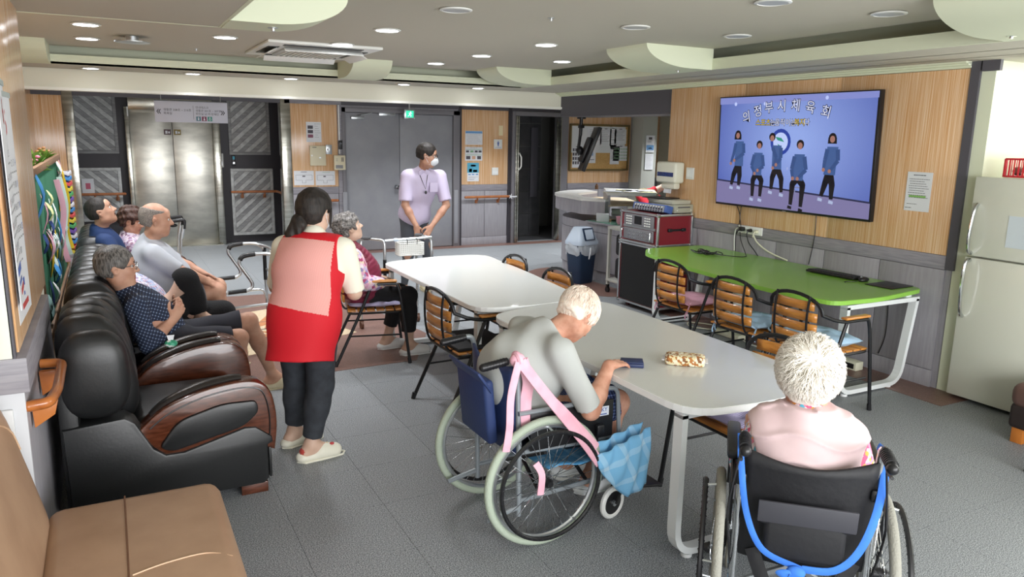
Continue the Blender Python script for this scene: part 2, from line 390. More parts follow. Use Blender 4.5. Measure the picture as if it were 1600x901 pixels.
# brown border and the inlaid star
def flat(name, poly, z, m, par=floor, h=.003): b = MB(); b.prism(poly, h, o=(0, 0, z)); return S(name, b, m, par)
oc = [(-.35, 6.35), (.55, 5.5), (2.1, 5.55), (2.48, 6.3), (2.3, 7.6), (1.5, 8.62), (.4, 8.7), (-.35, 7.9)]
flat('medallion_border', oc, .0, m_brown)
cx, cy = 1.02, 7.0
def star(a, r): return (cx+r*math.cos(math.radians(a)), cy+r*math.sin(math.radians(a)))
flat('medallion_field', [star(-25+k*90, .98) for k in range(4)], .003, m_beige)
for k in range(4):
    a = -25+k*90
    for sgn in (1, -1):
        flat('star_point', [star(a+45, .16), star(a+45+sgn*24, .26), star(a+45, .66)], .006, m_orange_in if sgn > 0 else m_brown)
        flat('star_ray', [star(a, .1), star(a+sgn*22, .3), star(a, .85)], .006, m_beige if sgn > 0 else m_orange_in)
for yy in (-.28, .02, .3): flat('inlay_line', [(cx-.62, cy+yy), (cx+.62, cy+yy), (cx+.62, cy+yy+.012), (cx-.62, cy+yy+.012)], .0065, m_dkgrey)
flat('floor_border', [(2.45, 11.1), (7.2, 11.1), (7.2, YW), (2.45, YW)], .0, m_brown)
flat('floor_border', [(5.02, 3.0), (XW, 3.0), (XW, 6.6), (5.02, 6.6)], .0, m_brown)
flat('floor_border', [(5.35+.75*math.cos(math.radians(a)), 7.9+1.05*math.sin(math.radians(a))) for a in range(90, 271, 15)], .0, m_brown)

# ------------------------------------------------------------------ wall pieces
def panelled(par, x0, x1, y, nrm=-1, z1=2.36, cols=2, wz=1.0, axis='x', wcols=None, stone=True):
    """travertine sheets above a grey wainscot, on a wall plane at y (axis x) or x (axis y); nrm = side it faces"""
    def put(name, a, c, z0, zz, t, m, bev=.003):
        b = MB()
        if axis == 'x': b.box(((a+c)/2, y+nrm*t/2, (z0+zz)/2), (c-a, t, zz-z0), None, bev)
        else: b.box((y+nrm*t/2, (a+c)/2, (z0+zz)/2), (t, c-a, zz-z0), None, bev)
        S(name, b, m, par)
    if stone:
        w_ = (x1-x0)/cols
        for i in range(cols): put('stone_panel', x0+i*w_+.001, x0+(i+1)*w_-.001, wz+.002, z1, .014, m_stone, .0015)
    put('wainscot_cap', x0, x1, wz-.1, wz, .02, m_rail)
    n = wcols or max(1, round((x1-x0)/.48)); w_ = (x1-x0)/n
    for i in range(n): put('wainscot_panel', x0+i*w_+.003, x0+(i+1)*w_-.003, .135, wz-.105, .016, m_wains)
    put('baseboard', x0, x1, 0.0, .13, .02, m_wains)

# right wall with the screen
b = MB(); b.bb(XW, 5.6, 3.26, 6.49, 0, ZC); wr = S('wall_right', b, m_wains)
panelled(wr, 3.30, 6.49, XW, -1, 2.315, 3, 1.0, 'y', 6)
b = MB(); b.bb(XW-.022, XW, 3.235, 3.30, .9, 2.36); b.bb(XW-.03, XW+.0, 3.1, 3.22, 2.29, 2.36); S('wall_edge_trim', b, m_dkgrey, wr)
b = MB()
for dx, z0, z1 in ((.03, 2.318, 2.34), (.06, 2.335, 2.352), (.09, 2.348, 2.362)): b.bb(XW-dx, XW, 3.30, 8.75, z0, z1)
S('trim_1', b, m_green)
b = MB(); b.bb(XW, 5.9, 6.49, 8.75, 2.06, 2.315); S('wall_beam_dark', b, m_dkgrey)
b = MB(); b.bb(XW-.012, XW+.004, 6.49, 8.75, 2.315, 2.36); S('beam_band', b, m_green)
# end of the wall and the alcove that holds the fridge
b = MB(); b.bb(5.36, 6.05, 3.14, 3.255, 0, 2.36); wa = S('wall_alcove', b, m_green)
b = MB(); b.bb(5.99, 6.05, -2.0, 3.14, 0, .9); S('wall_alcove_side', b, m_green)
b = MB(); b.bb(6.05, 10.2, 2.9, 3.1, .9, 2.36); S('wall_alcove_back', b, m_cream)
b = MB(); b.bb(5.3, 5.4, -2.0, 2.9, 2.29, 2.37); b.bb(5.96, 10.1, 2.87, 2.9, 2.28, 2.36); S('trim_2', b, m_rail)
b = MB(); b.bb(10.1, 10.2, -2.0, 13.6, 0, ZC); b.bb(5.95, 10.2, -2.1, -2.0, 0, ZC); S('wall_far_right', b, m_cream)

# back wall: from the left: stone, steel jamb, lift recess, steel jamb, stone, double door, stone, toilet door, stone, pillar
def wall(name, x0, x1, y0=YW, y1=YW+.15, z0=0, z1=ZC, m=None): b = MB(); b.bb(x0, x1, y0, y1, z0, z1); return S(name, b, m or m_wains)
wb = wall('wall_back_left', -1.6, -.45); panelled(wb, -1.6, -.455, YW, -1, 2.2, 1)
b = MB(); b.bb(-1.6, 7.2, YW-.02, YW, 2.2, 2.26); S('head_band', b, m_dkgrey, wb)
for x0, x1 in ((-.45, -.33), (2.24, 2.38)):
    b = MB(); b.bb(x0, x1, YW-.03, YW+.12, 0, 2.3, .006); S('trim_jamb_steel', b, m_steel)
wl = wall('wall_lift_left', -.45, -.40, YW+.12, 12.9, m=m_vdark); wr2 = wall('wall_lift_right', 2.52, 2.6, YW, 12.9, m=m_vdark)
we = wall('wall_lift_back', -.45, 2.6, 12.98, 13.1, m=m_vdark)
wp = wall('wall_back_middle', 2.38, 3.10); panelled(wp, 2.38, 3.06, YW, -1, 2.2, 1, 1.0, 'x', 2)
b = MB(); b.bb(3.06, 3.12, YW-.03, YW, 0, 2.2); b.bb(2.30, 3.12, YW-.03, YW-.005, 2.2, 2.28); S('wall_trim', b, m_rail, wp)
b = MB(); b.bb(3.07, 3.085, YW-.05, YW-.03, 1.49, 2.2); S('cable_duct', b, m_white, wp)
wo = wall('wall_back_door_head', 3.10, 5.04, z0=2.17); wall('wall_back_door_void', 3.10, 5.04, YW+.15, YW+.2, 0, 2.17, m_dkgrey)
w3 = wall('wall_back_right', 5.04, 5.98); panelled(w3, 5.08, 5.93, YW, -1, 2.2, 1, 1.0, 'x', 2)
b = MB(); b.bb(5.93, 5.99, YW-.03, YW, 0, 2.26); b.bb(5.03, 5.08, YW-.025, YW, 0, 2.26); S('wall_trim', b, m_vdark, w3)
w4 = wall('wall_back_far_right', 7.06, 8.46); panelled(w4, 7.12, 8.44, YW, -1, 2.2, 1, 1.0, 'x', 2)
wall('wall_toilet_head', 5.98, 7.06, z0=2.18, m=m_frame)
b = MB(); b.bb(8.46, 8.78, 11.0, YW+.15, 0, ZC, .004); S('wall_pillar', b, m_pillar)
# nurse corridor beyond the pillar
w5 = wall('wall_corridor', 8.78, 10.2, 12.6, 12.75); panelled(w5, 8.9, 10.1, 12.6, -1, 2.3, 2)
# lift
def zt(k, f): return k
lift = tag(MB() and O('lift_surround', (lambda b: (b.bb(.27, .33, 12.80, 12.97, 0, 2.12, .004), b.bb(1.50, 1.60, 12.80, 12.97, 0, 2.12, .004), b.bb(.33, 1.5, 12.80, 12.97, 2.08, 2.295, .004), b)[-1])(MB()), m_steel), 'stainless steel lift doors with frame in the recess of the far wall', 'lift')
for x0, x1 in ((.335, .918), (.922, 1.498)):
    b = MB(); b.bb(x0, x1, 12.90, 12.93, .01, 2.08, .003); O('lift_door', b, m_steel2, lift)
b = MB(); b.bb(.30, 1.55, 12.75, 12.97, 0, .012); O('sill_plate', b, m_steel, lift)
b = MB(); b.bb(.31, .33, 12.79, 12.8, 1.98, 2.12); O('indicator', b, m_white, lift)
for x0, cc in ((.80, '#5b4348'), (.94, '#8f7a3a')):
    b = MB(); b.bb(x0, x0+.1, 12.895, 12.9, 1.72, 1.80); q = O('door_sticker', b, mat('lift_sticker'+cc, C(cc), .6), lift)
    b = MB(); b.bb(x0+.02, x0+.05, 12.893, 12.895, 1.735, 1.78); b.bb(x0+.06, x0+.085, 12.893, 12.895, 1.74, 1.77); O('sticker_print', b, m_paper, q)
# diagonal plank panels either side of the lift
def plank_panel(par, x0, x1, z0, z1, y, sgn, m, step=.085, axis='x'):
    b = MB(); yy = y
    def q(bb, a, c, e, g, t0, t1):
        if axis == 'x': bb.bb(a, c, y-t1, y-t0, e, g, .003)
        else: bb.bb(y-t1, y-t0, a, c, e, g, .003)
    q(b, x0, x1, z0, z1, 0, .012); S('panel_back', b, m_dkgrey, par)
    for a, c, e, g in ((x0, x1, z1-.045, z1), (x0, x1, z0, z0+.045), (x0, x0+.045, z0+.045, z1-.045), (x1-.045, x1, z0+.045, z1-.045)):
        b = MB(); q(b, a, c, e, g, 0, .028); S('panel_frame', b, m, par)
    ax0, ax1, az0, az1 = x0+.048, x1-.048, z0+.048, z1-.048; W, H = ax1-ax0, az1-az0; s = -H-W
    k = 0
    while s < H+W:
        s0, s1 = s, s+step*.94; poly = []
        # strip between lines z = s + sgn*u , clipped to the rectangle
        def clip(poly, f):
            out = []
            for i in range(len(poly)):
                p, r = poly[i-1], poly[i]; fp, fr = f(p), f(r)
                if (fp >= 0) != (fr >= 0): t = fp/(fp-fr); out.append((p[0]+(r[0]-p[0])*t, p[1]+(r[1]-p[1])*t))
                if fr >= 0: out.append(r)
            return out
        poly = [(0, 0), (W, 0), (W, H), (0, H)]
        poly = clip(poly, lambda p: p[1]-sgn*p[0]*.9-s0) if poly else poly
        poly = clip(poly, lambda p: s1-(p[1]-sgn*p[0]*.9)) if poly else poly
        if len(poly) >= 3:
            b = MB(); d = .022+.006*(k % 3 == 0)
            if axis == 'x': b.prism(poly, d, R=Matrix(((1, 0, 0), (0, 0, -1), (0, 1, 0))), o=(ax0, y-.0, az0))
            else: b.prism(poly, d, R=Matrix(((0, 0, -1), (1, 0, 0), (0, 1, 0))), o=(y, ax0, az0))
            S('plank', b, m_slatl if k % 2 else m_slatw, par)
        s += step; k += 1
plank_panel(we, -.42, .17, 1.43, 2.32, 12.97, -1, m_slatw)
plank_panel(we, -.42, .17, .42, 1.22, 12.97, -1, m_slatl)
plank_panel(we, 1.74, 2.38, 1.42, 2.32, 12.97, 1, m_slatw)
plank_panel(we, 1.74, 2.40, .12, 1.20, 12.97, 1, m_slatl)
plank_panel(wr2, 11.55, 12.8, 1.42, 2.3, 2.52, 1, m_slatw, axis='y')
plank_panel(wr2, 11.55, 12.8, .12, 1.20, 2.52, 1, m_slatl, axis='y')

# double fire door
d1 = O('door_1', (lambda b: (b.bb(3.12, 3.18, YW-.045, YW+.1, 0, 2.17, .004), b.bb(4.93, 5.04, YW-.045, YW+.1, 0, 2.17, .004), b.bb(3.12, 5.04, YW-.045, YW+.1, 2.10, 2.17, .004), b)[-1])(MB()), m_frame, kind='structure')
for x0, x1 in ((3.185, 4.03), (4.036, 4.925)):
    b = MB(); b.bb(x0, x1, YW-.01, YW+.04, .01, 2.095, .004); S('door_leaf', b, m_door, d1)
for x in (4.93, 3.10): b = MB(); b.bb(x+.01, x+.075, YW-.055, YW-.045, .05, .92, .003); S('kick_post', b, m_door, d1)
b = MB(); b.lathe([(0, .07), (.03, .068), (.035, .05), (.014, .03), (.014, 0), (.038, 0), (.038, -.012)], (3.97, YW-.03, .98), (0, -1, 0)); S('door_knob', b, m_chrome, d1)
def closer(x, s):
    b = MB(); b.box((x, YW-.04, 2.02), (.2, .05, .045), None, .008); q = S('door_closer', b, m_alu, d1)
    b = MB(); b.tube([(x, YW-.06, 2.045), (x+.02*s, YW-.16, 2.06), (x+.22*s, YW-.07, 2.1)], .01, 6); S('closer_arm', b, m_alu, q)
closer(3.36, 1)
b = MB(); b.box((3.83, YW-.03, 2.085), (.26, .03, .05), None, .004); S('door_coordinator', b, m_alu, d1)
# toilet doorway
d2 = O('door_2', (lambda b: (b.bb(5.99, 6.05, YW-.06, YW+.15, 0, 2.2, .004), b.bb(6.93, 7.08, YW-.06, YW+.15, 0, 2.2, .004), b.bb(6.05, 6.93, YW-.06, YW+.15, 2.13, 2.2, .004), b)[-1])(MB()), m_frame, kind='structure')
b = MB(); b.bb(6.05, 6.94, YW-.04, YW-.02, 2.135, 2.15); S('door_track', b, m_alu, d2)
for x0, n_ in ((6.05, 4), (6.91, 1)):
    for k in range(n_):
        b = MB(); b.box((x0+.018*k, YW-.03+.0*(k % 2), 1.07), (.012, .12, 2.1), (0, 0, .25*(-1)**k), .002); S('folding_door_leaf', b, m_steel, d2)
b = MB(); b.tube([(6.1, YW-.1, 1.52), (6.12, YW-.14, 1.45), (6.12, YW-.14, 1.3), (6.1, YW-.1, 1.24)], .012, 6); S('pull_handle', b, m_white, d2)
wt = O('wall_toilet', (lambda b: (b.bb(6.0, 7.9, 13.3, 13.4, 0, 2.5), b.bb(6.64, 6.70, 12.0, 13.3, 0, 2.5), b.bb(5.96, 6.0, 11.5, 13.4, 0, 2.5), b.bb(7.9, 7.96, 11.5, 13.4, 0, 2.5), b)[-1])(MB()), m_grout, kind='structure')
for j in range(6):
    for i in range(5):
        x = 6.0+.3*i; z = .02+.4*j
        if x+.3 > 6.66: continue
        b = MB(); b.bb(x+.003, x+.297, 13.285, 13.3, z+.003, z+.397); S('wall_tile', b, m_dtile, wt)
    for i in range(4):
        y = 12.0+.33*i; b = MB(); b.bb(6.70, 6.715, y+.003, y+.327, .02+.4*j+.003, .02+.4*j+.397); S('wall_tile', b, m_dtile, wt)
    for i in range(3):
        b = MB(); b.bb(6.32+.12*i, 6.32+.12*i+.117, 11.99, 12.0, .02+.4*j+.003, .02+.4*j+.397) if i > 2 else b.bb(6.28+.22*i+.002, 6.28+.22*i+.217, 11.985, 12.0, .02+.4*j+.003, .02+.4*j+.397); S('wall_tile', b, m_dtile, wt)
b = MB(); b.bb(6.27, 6.95, 12.0, 12.06, 0, 2.5); S('wall_return', b, m_grout, wt)
b = MB(); b.bb(6.0, 7.9, 11.5, 13.3, 0, .012); S('toilet_floor', b, m_dtile, wt)
b = MB(); b.bb(6.72, 6.86, 11.95, 11.984, .72, 1.95, .004); S('service_hatch', b, m_dkgrey, wt)

# left: pillar by the window, then the wall behind the sofas
b = MB(); b.bb(-1.1, -.345, 3.14, 4.55, 0, 2.5); wpil = S('wall_left_pillar', b, m_cream)
b = MB(); b.bb(-.345, -.335, 3.15, 4.55, 1.0, 2.5, .001); S('stone_panel', b, m_stone, wpil)
b = MB(); b.bb(-1.1, -.31, 3.10, 4.3, .86, .99, .004); S('sill_block', b, m_rail, wpil)
b = MB(); b.bb(-1.1, -.33, 3.12, 3.14, 0, .86, .002); S('lower_panel', b, mat('pale_grey_panel', C('#c6c8cc'), .55), wpil)
b = MB(); b.bb(-.62, -.37, 3.105, 3.12, .12, .80, .004); S('cover_plate', b, mat('cover_plate_grey', C('#d4d5d6'), .5), wpil)
b = MB(); b.bb(-.345, -.33, 3.14, 4.55, 0, .86, .002); S('side_panel', b, m_wains, wpil)
wlf = wall('wall_left', -.9, -.78, 4.55, YW, m=m_stone)
wln = wall('wall_left_near', -.85, -.75, -2.0, 3.10, z1=.86, m=m_wains); wall('wall_left_over', -.85, -.75, -2.0, 3.10, 2.1, ZC, m_cream)
win = O('window_1', (lambda b: (b.bb(-1.05, -.42, 3.112, 3.135, 1.0, 1.95, .002), b)[-1])(MB()), m_shield, kind='structure')
b = MB(); b.bb(-.42, -.345, 3.10, 3.14, .99, 2.02, .004); b.bb(-1.05, -.42, 3.10, 3.14, 1.95, 2.02, .004); S('window_frame', b, mat('ivory_frame', C('#e7e8dc'), .5), win)
b = MB(); b.bb(-.352, -.341, 3.10, 3.14, .99, 2.0); S('window_gasket', b, m_dkgrey, win)
# rear wall behind the photographer with its window band
b = MB(); b.bb(-3.2, 10.2, -2.1, -2.0, 0, .8); b.bb(-3.2, 10.2, -2.1, -2.0, 2.3, ZC); b.bb(-3.2, -1, -2.1, -2.0, .8, 2.3); S('wall_rear', b, m_cream)
b = MB(); b.bb(-3.3, -3.2, -2.1, 13.6, 0, ZC); S('wall_far_left', b, m_cream)

# ------------------------------------------------------------------ ceiling
b = MB(); b.bb(.62, 4.42, -2.0, 8.15, ZC, ZC+.03); b.bb(-3.2, .62, 4.65, 8.15, ZC, ZC+.03); ceil = S('ceiling', b, m_ceil)
b = MB(); b.bb(-3.2, 10.2, -2.1, 13.6, 2.86, 2.92); S('ceiling_slab', b, m_ceil)
def mbs(*bs):
    b = MB()
    for q in bs: b.bb(*q)
    return b
S('ceiling_soffit_back', mbs((-3.2, 10.2, 8.15, 8.75, ZS, ZS+.02), (-3.2, 10.2, 8.73, 8.75, ZS, 2.86)), m_ceil)
S('ceiling_lip_back', mbs((-3.2, 4.42, 8.15, 8.17, ZS-.001, 2.445)), m_green)
S('ceiling_soffit_right', mbs((4.42, 10.2, -2.0, 8.15, ZS, ZS+.02), (5.10, 5.12, -2, 8.15, ZS, 2.86)), m_ceil)
S('ceiling_lip_right', mbs((4.42, 4.44, -2.0, 8.17, ZS-.001, 2.445)), m_green)
S('ceiling_soffit_left', mbs((-3.2, .62, -2.0, 4.65, ZS, ZS+.02)), m_ceil)
S('ceiling_lip_left', mbs((.60, .62, -2.0, 4.65, ZS-.001, 2.445), (-3.2, .62, 4.63, 4.65, ZS-.001, ZC)), m_green)
S('ceiling_cove_back', mbs((-3.2, 4.9, 8.5, 8.52, ZS, 2.86)), m_green)
S('ceiling_cove_right', mbs((4.8, 4.82, -2, 8.5, ZS, 2.86)), m_green)
# fascia beam in front of the far wall
fa = S('wall_fascia', mbs((-3.2, 5.50, 8.75, 8.9, 2.18, ZS)), m_cream)
S('fascia_lip', mbs((-3.2, 5.50, 8.72, 8.9, 2.155, 2.182)), mat('fascia_lip_white', C('#f2f1e6'), .6), fa)
S('ceiling_lobby', mbs((-3.2, 10.2, 8.9, 13.6, 2.30, 2.34)), m_ceil)
b = MB(); b.bb(4.5, 10.2, 8.75, 8.9, 2.06, 2.3); S('wall_beam_lobby', b, m_dkgrey) if False else None
# curved ribs that bridge the coves
def rib(x, y0, y1, d, far=.62):
    """on the right cove: profile in XZ, extruded along Y"""
    P = [(4.425, ZS-.003), (4.425, ZC), (3.74, ZC)]
    for t in [i/12 for i in range(1, 13)]: a = PI/2*t; P.append((3.74+.46*(1-math.cos(a)), ZC-.0-.155*math.sin(a)))
    P.append((4.30, ZS-.004)); b = MB(); b.prism(P, y1-y0, R=Matrix(((1, 0, 0), (0, 0, 1), (0, 1, 0))).transposed().transposed(), o=(0, y0, 0)); return b
def rib_xz(P, y0, y1):
    b = MB(); n = len(P); vs = [(p[0], y0, p[1]) for p in P]+[(p[0], y1, p[1]) for p in P]
    b.add(vs, [tuple(range(n)), tuple(range(n, 2*n))[::-1]], False); b.add(vs, [(i, n+i, n+(i+1) % n, (i+1) % n) for i in range(n)], True); return b
def rib_yz(P, x0, x1):
    b = MB(); n = len(P); vs = [(x0, p[0], p[1]) for p in P]+[(x1, p[0], p[1]) for p in P]
    b.add(vs, [tuple(range(n)), tuple(range(n, 2*n))[::-1]], False); b.add(vs, [(i, n+i, n+(i+1) % n, (i+1) % n) for i in range(n)], True); return b
def prof(a0, sgn, L=.68):
    P = [(a0, ZS-.004), (a0, ZC)]
    P.append((a0+sgn*L, ZC)); R = L*.66
    for i in range(1, 13): a = PI/2*i/12; P.append((a0+sgn*(L-R*(1-math.cos(a))), ZC-(ZC-ZS+.004)*math.sin(a)))
    return P
m_rib = m_green
for y0, y1 in ((4.88, 5.42), (7.45, 7.95), (2.0, 2.56)):
    S('ceiling_rib', rib_xz(prof(4.425, -1), y0, y1), m_rib)
for x0, x1 in ((2.22, 2.62), (-1.0, -.38)): S('ceiling_rib', rib_yz(prof(8.15, -1, .60), x0, x1), m_rib)
S('ceiling_rib', rib_xz(prof(.615, 1, .62), 4.28, 4.64), m_rib)
# ------------------------------------------------------------------ ceiling fittings
spots = [(-.06, 6.34), (-.07, 7.31), (.89, 6.51), (1.82, 5.35), (3.11, 6.5), (3.06, 7.48), (3.16, 5.42), (3.97, 6.49), (1.79, 6.4), (-.5, 5.6)]
offs = [(3.14, 4.22), (3.17, 3.07), (3.97, 2.97), (3.98, 4.16), (1.87, 4.26)]
soff = [(-.07, 8.42), (.83, 8.47), (1.8, 8.47), (3.07, 8.47), (4.01, 8.47)]
def downlight(x, y, z, r, lit, label, group, pw=60):
    t = thing('downlight', label, 'ceiling light', (x, y, z), 0, group)
    b = MB(); b.lathe([(r, 0), (r+.012, -.004), (r+.012, -.009), (r-.004, -.012), (r-.008, -.004)], (0, 0, 0)); O('trim_ring', b, m_white, t)
    b = MB(); b.lathe([(0, -.010), (r-.008, -.010), (r-.008, -.002)], (0, 0, 0)); O('diffuser', b, m_light if lit else mat('unlit_diffuser', C('#b9bcbc'), .4), t)
    if lit:
        l = bpy.data.lights.new('lamp', 'SPOT'); l.energy = pw; l.spot_size = math.radians(125); l.spot_blend = .9; l.shadow_soft_size = .06; l.color = (.95, .97, 1.0)
        q = bpy.data.objects.new('lamp', l); COL.objects.link(q); q.parent = t; q.location = (0, 0, -.03)
SL = ['nearer of the two left-hand ceiling downlights', 'farther of the two left-hand ceiling downlights', 'lit ceiling downlight left of the air conditioner', 'lit ceiling downlight in the middle, nearest the big left rib', 'lit ceiling downlight in the centre row of three, middle one', 'lit ceiling downlight in the centre row, farthest one', 'lit ceiling downlight in the centre row, nearest one', 'lit ceiling downlight beside the far right rib', 'lit ceiling downlight just behind the air conditioner', 'lit ceiling downlight cut by the left edge of the picture']
OL = ['unlit ceiling downlight in the centre, left of the middle right rib', 'unlit ceiling downlight at the top edge right of centre', 'unlit ceiling downlight nearest the right-hand cove', 'unlit ceiling downlight in front of the television wall, far one', 'unlit flat ceiling downlight at the top centre of the picture']
FL = ['soffit downlight farthest left before the beam', 'soffit downlight above the hanging sign', 'soffit downlight over the man at the doors', 'soffit downlight left of the far right rib', 'soffit downlight nearest the far right corner']
LL = ['unseen lobby downlight added directly before the lift doors', 'unseen lobby downlight added between lift and double doors', 'unseen lobby downlight added before the double doors', 'lobby downlight before the men\'s toilet door', 'unseen lobby downlight added before the bulletin board', 'unseen lobby downlight added at the far corridor corner', 'unseen soffit downlight added over the nurse counter', 'unseen lobby downlight added at the far left stone wall', 'unseen downlight added inside the toilet']
for (x, y), lb in zip(spots, SL): downlight(x, y, ZC, .085, True, lb, 'lit downlights in the main ceiling', 66)
for (x, y), lb in zip(offs, OL): downlight(x, y, ZC, .085, False, lb, 'unlit downlights in the near ceiling')
lobby = [(.9, 11.9, 2.3), (2.0, 10.2, 2.3), (4.0, 10.0, 2.3), (5.5, 10.2, 2.3), (7.2, 9.9, 2.3), (9.0, 10.2, 2.3), (6.8, 8.0, ZS), (.0, 10.2, 2.3), (6.5, 12.6, 2.3)]  # unseen lamps, added to brighten the far lobby, the counter and the toilet
for (x, y, z), lb, pw in zip(lobby, LL, (140, 170, 155, 155, 210, 170, 230, 160, 160)): downlight(x, y, z, .07, True, lb, 'unseen added downlights', pw)
for (x, y), lb in zip(soff, FL): downlight(x, y, ZS, .07, True, lb, 'soffit downlights', 50)
# cassette air conditioner
ac = thing('ceiling_air_conditioner', 'square white cassette air conditioner with open louvres in the ceiling', 'air conditioner', (1.68, 7.02, ZC))
b = MB(); b.box((0, 0, -.012), (.95, 1.15, .024), None, .006); O('face_panel', b, m_white, ac)
b = MB(); b.box((0, 0, -.03), (.56, .66, .02), None, .006); gq = O('grille', b, mat('ac_grille_grey', C('#b9bab8'), .5), ac)
for k in range(12): b = MB(); b.box((-.24+.0436*k, 0, -.045), (.012, .6, .012)); O('grille_bar', b, m_white, gq)
for dx, dy, sx, sy, rx, ry in ((0, -.45, .66, .09, .5, 0), (0, .45, .66, .09, -.5, 0), (-.38, 0, .09, .6, 0, -.5), (.38, 0, .09, .6, 0, .5)):
    b = MB(); b.box((dx, dy, -.026), (sx, sy, .006)); q = O('air_slot', b, m_black, ac)
    b = MB(); b.box((dx*1.02, dy*1.02, -.055), (sx, sy*.9, .008), (rx, ry, 0), .003); O('louvre', b, m_white, ac)
def ceil_disc(name, label, cat, x, y, z, prof_, m):
    t = tag(O(name, MB().lathe(prof_, (0, 0, 0)), m), label, cat); t.location = (x, y, z); t.scale = (.7, .7, .45) if name == 'sprinkler' else (1, 1, 1)
    return t
fd = ceil_disc('ceiling_speaker_disc', 'round grey ceiling sensor hanging on a short neck over the sofas', 'sensor', .25, 6.97, ZC, [(.05, 0), (.05, -.035), (.13, -.04), (.13, -.048), (0, -.055)], m_alu)
ceil_disc('sprinkler', 'tiny sprinkler head in the ceiling left of the air conditioner', 'sprinkler', .79, 7.63, ZC, [(.03, 0), (.03, -.006), (.01, -.01), (.008, -.04), (.018, -.042), (0, -.045)], m_alu)
ceil_disc('sprinkler', 'tiny sprinkler head in the bare middle of the ceiling', 'sprinkler', 2.5, 4.23, ZC, [(.03, 0), (.03, -.006), (.01, -.01), (.008, -.04), (.018, -.042), (0, -.045)], m_alu)
ceil_disc('sprinkler', 'sprinkler head under the large near left rib of the ceiling', 'sprinkler', .86, 4.45, ZS-.003, [(.04, 0), (.04, -.006), (.015, -.01), (.012, -.04), (.022, -.042), (0, -.048)], m_alu)
ceil_disc('sprinkler', 'sprinkler head under the near right rib of the ceiling', 'sprinkler', 4.22, 2.42, ZS-.003, [(.035, 0), (.035, -.006), (.014, -.01), (.012, -.03), (.02, -.032), (0, -.036)], m_chrome)
ceil_disc('sprinkler', 'sprinkler head under the middle right rib of the ceiling', 'sprinkler', 4.25, 5.1, ZS-.003, [(.03, 0), (.03, -.006), (.012, -.01), (.01, -.03), (.018, -.032), (0, -.036)], m_chrome)
# ------------------------------------------------------------------ tables
m_tw = mat('white_laminate', C('#dfe2df'), .22, coat=.2)
m_te = mat('white_edge_band', C('#f1f4f4'), .35)
m_tl = mat('white_powder_coat', C('#e6eaea'), .35)
m_grn = mat('green_laminate', C('#82b943'), .28, coat=.2)
m_grne = mat('green_edge_band', C('#8cc24e'), .4)
def rpoly(pts, r, n=6):
    P = round_path([(p[0], p[1], 0) for p in pts], r, n, closed=True); return [(p.x, p.y) for p in P]
def wave_top(t, name, poly, z0, z1, m, me_):
    b = MB(); b.prism(poly, z1-z0-.002, o=(0, 0, z0)); O('edge_band', b, me_, t)
    cxx = sum(p[0] for p in poly)/len(poly); cyy = sum(p[1] for p in poly)/len(poly)
    b = MB(); b.prism([(cxx+(p[0]-cxx)*.992, cyy+(p[1]-cyy)*.996) for p in poly], .004, o=(0, 0, z1-.004)); O('tabletop', b, m, t)
def uframe(t, y, xa, xb, ya, zb, m, w_=.055, d_=.03, tilt=0.0):
    """closed trapezoid leg frame across the table at y; the near leg upright, the far one leaning"""
    path = round_path([(xa, y, zb), (xa+tilt, y, .03), (xb-tilt-.10, y, .03), (xb, y, zb)], .12, 6)
    b = MB(); vs = []; n = len(path)
    for i, p in enumerate(path):
        tdir = (path[min(i+1, n-1)]-path[max(i-1, 0)]).normalized(); nr = V(0, 1, 0).cross(tdir).normalized()
        for sx, sy in ((-1, -1), (1, -1), (1, 1), (-1, 1)): vs.append(p+nr*sx*d_/2+V(0, sy*w_/2, 0))
    fs = [(i*4+k, i*4+(k+1) % 4, i*4+4+(k+1) % 4, i*4+4+k) for i in range(n-1) for k in range(4)]+[(3, 2, 1, 0), tuple((n-1)*4+k for k in range(4))]
    b.add(vs, fs, False); b.box(((xa+xb)/2, y, zb-.0), (xb-xa+d_, w_, d_)); q = O('leg_frame', b, m, t)
    for x in (xa+tilt+.08, xb-tilt-.2): b = MB(); b.cyl((x, y, 0), (x, y, .016), .025, n=12); O('foot_pad', b, m_te, q)
def white_table(label, x0, y0, y1, xr_near, xr_far, loc):
    t = thing('white_table', label, 'table', loc, 0, 'white tables joined end to end'); lx, ly = loc[0], loc[1]
    poly = rpoly([(x0, y0+.02), ((x0+xr_near)/2, y0-.03), (xr_near, y0+.03), ((xr_near+xr_far)/2+.02, (y0+y1)/2), (xr_far, y1-.05), ((x0+xr_far)/2+.1, y1+.02), (x0, y1-.12)], .16)
    poly = [(p[0]-lx, p[1]-ly) for p in poly]; wave_top(t, '', poly, .70, .73, m_tw, m_te)
    for yy in (y0+.14, y1-.2): uframe(t, yy-ly, x0+.06-lx, xr_near-.07-lx, 0, .672, m_tl)
    b = MB(); b.bb(x0+.3-lx, x0+.34-lx, y0+.14-ly, y1-.2-ly, .66, .70); b.bb(xr_near-.34-lx, xr_near-.3-lx, y0+.14-ly, y1-.2-ly, .66, .70); O('under_rail', b, m_tl, t)
    return t
white_table('white table nearest the camera, with the tissue packet on it', 1.985, 2.16, 4.13, 2.86, 2.86, (2.4, 3.1, 0))
white_table('white table farther back, empty and widening to its far end', 1.985, 4.15, 6.2, 2.80, 3.0, (2.4, 5.1, 0))
gt = thing('green_table', 'long lime-green table with white frame against the wall under the screen', 'table', (4.8, 4.6, 0))
gp = rpoly([(4.27, 3.36), (4.70, 3.33), (5.31, 3.42), (5.33, 4.6), (5.33, 5.84), (4.62, 5.86), (4.42, 5.62), (4.27, 4.85), (4.21, 4.2), (4.21, 3.7)], .09)
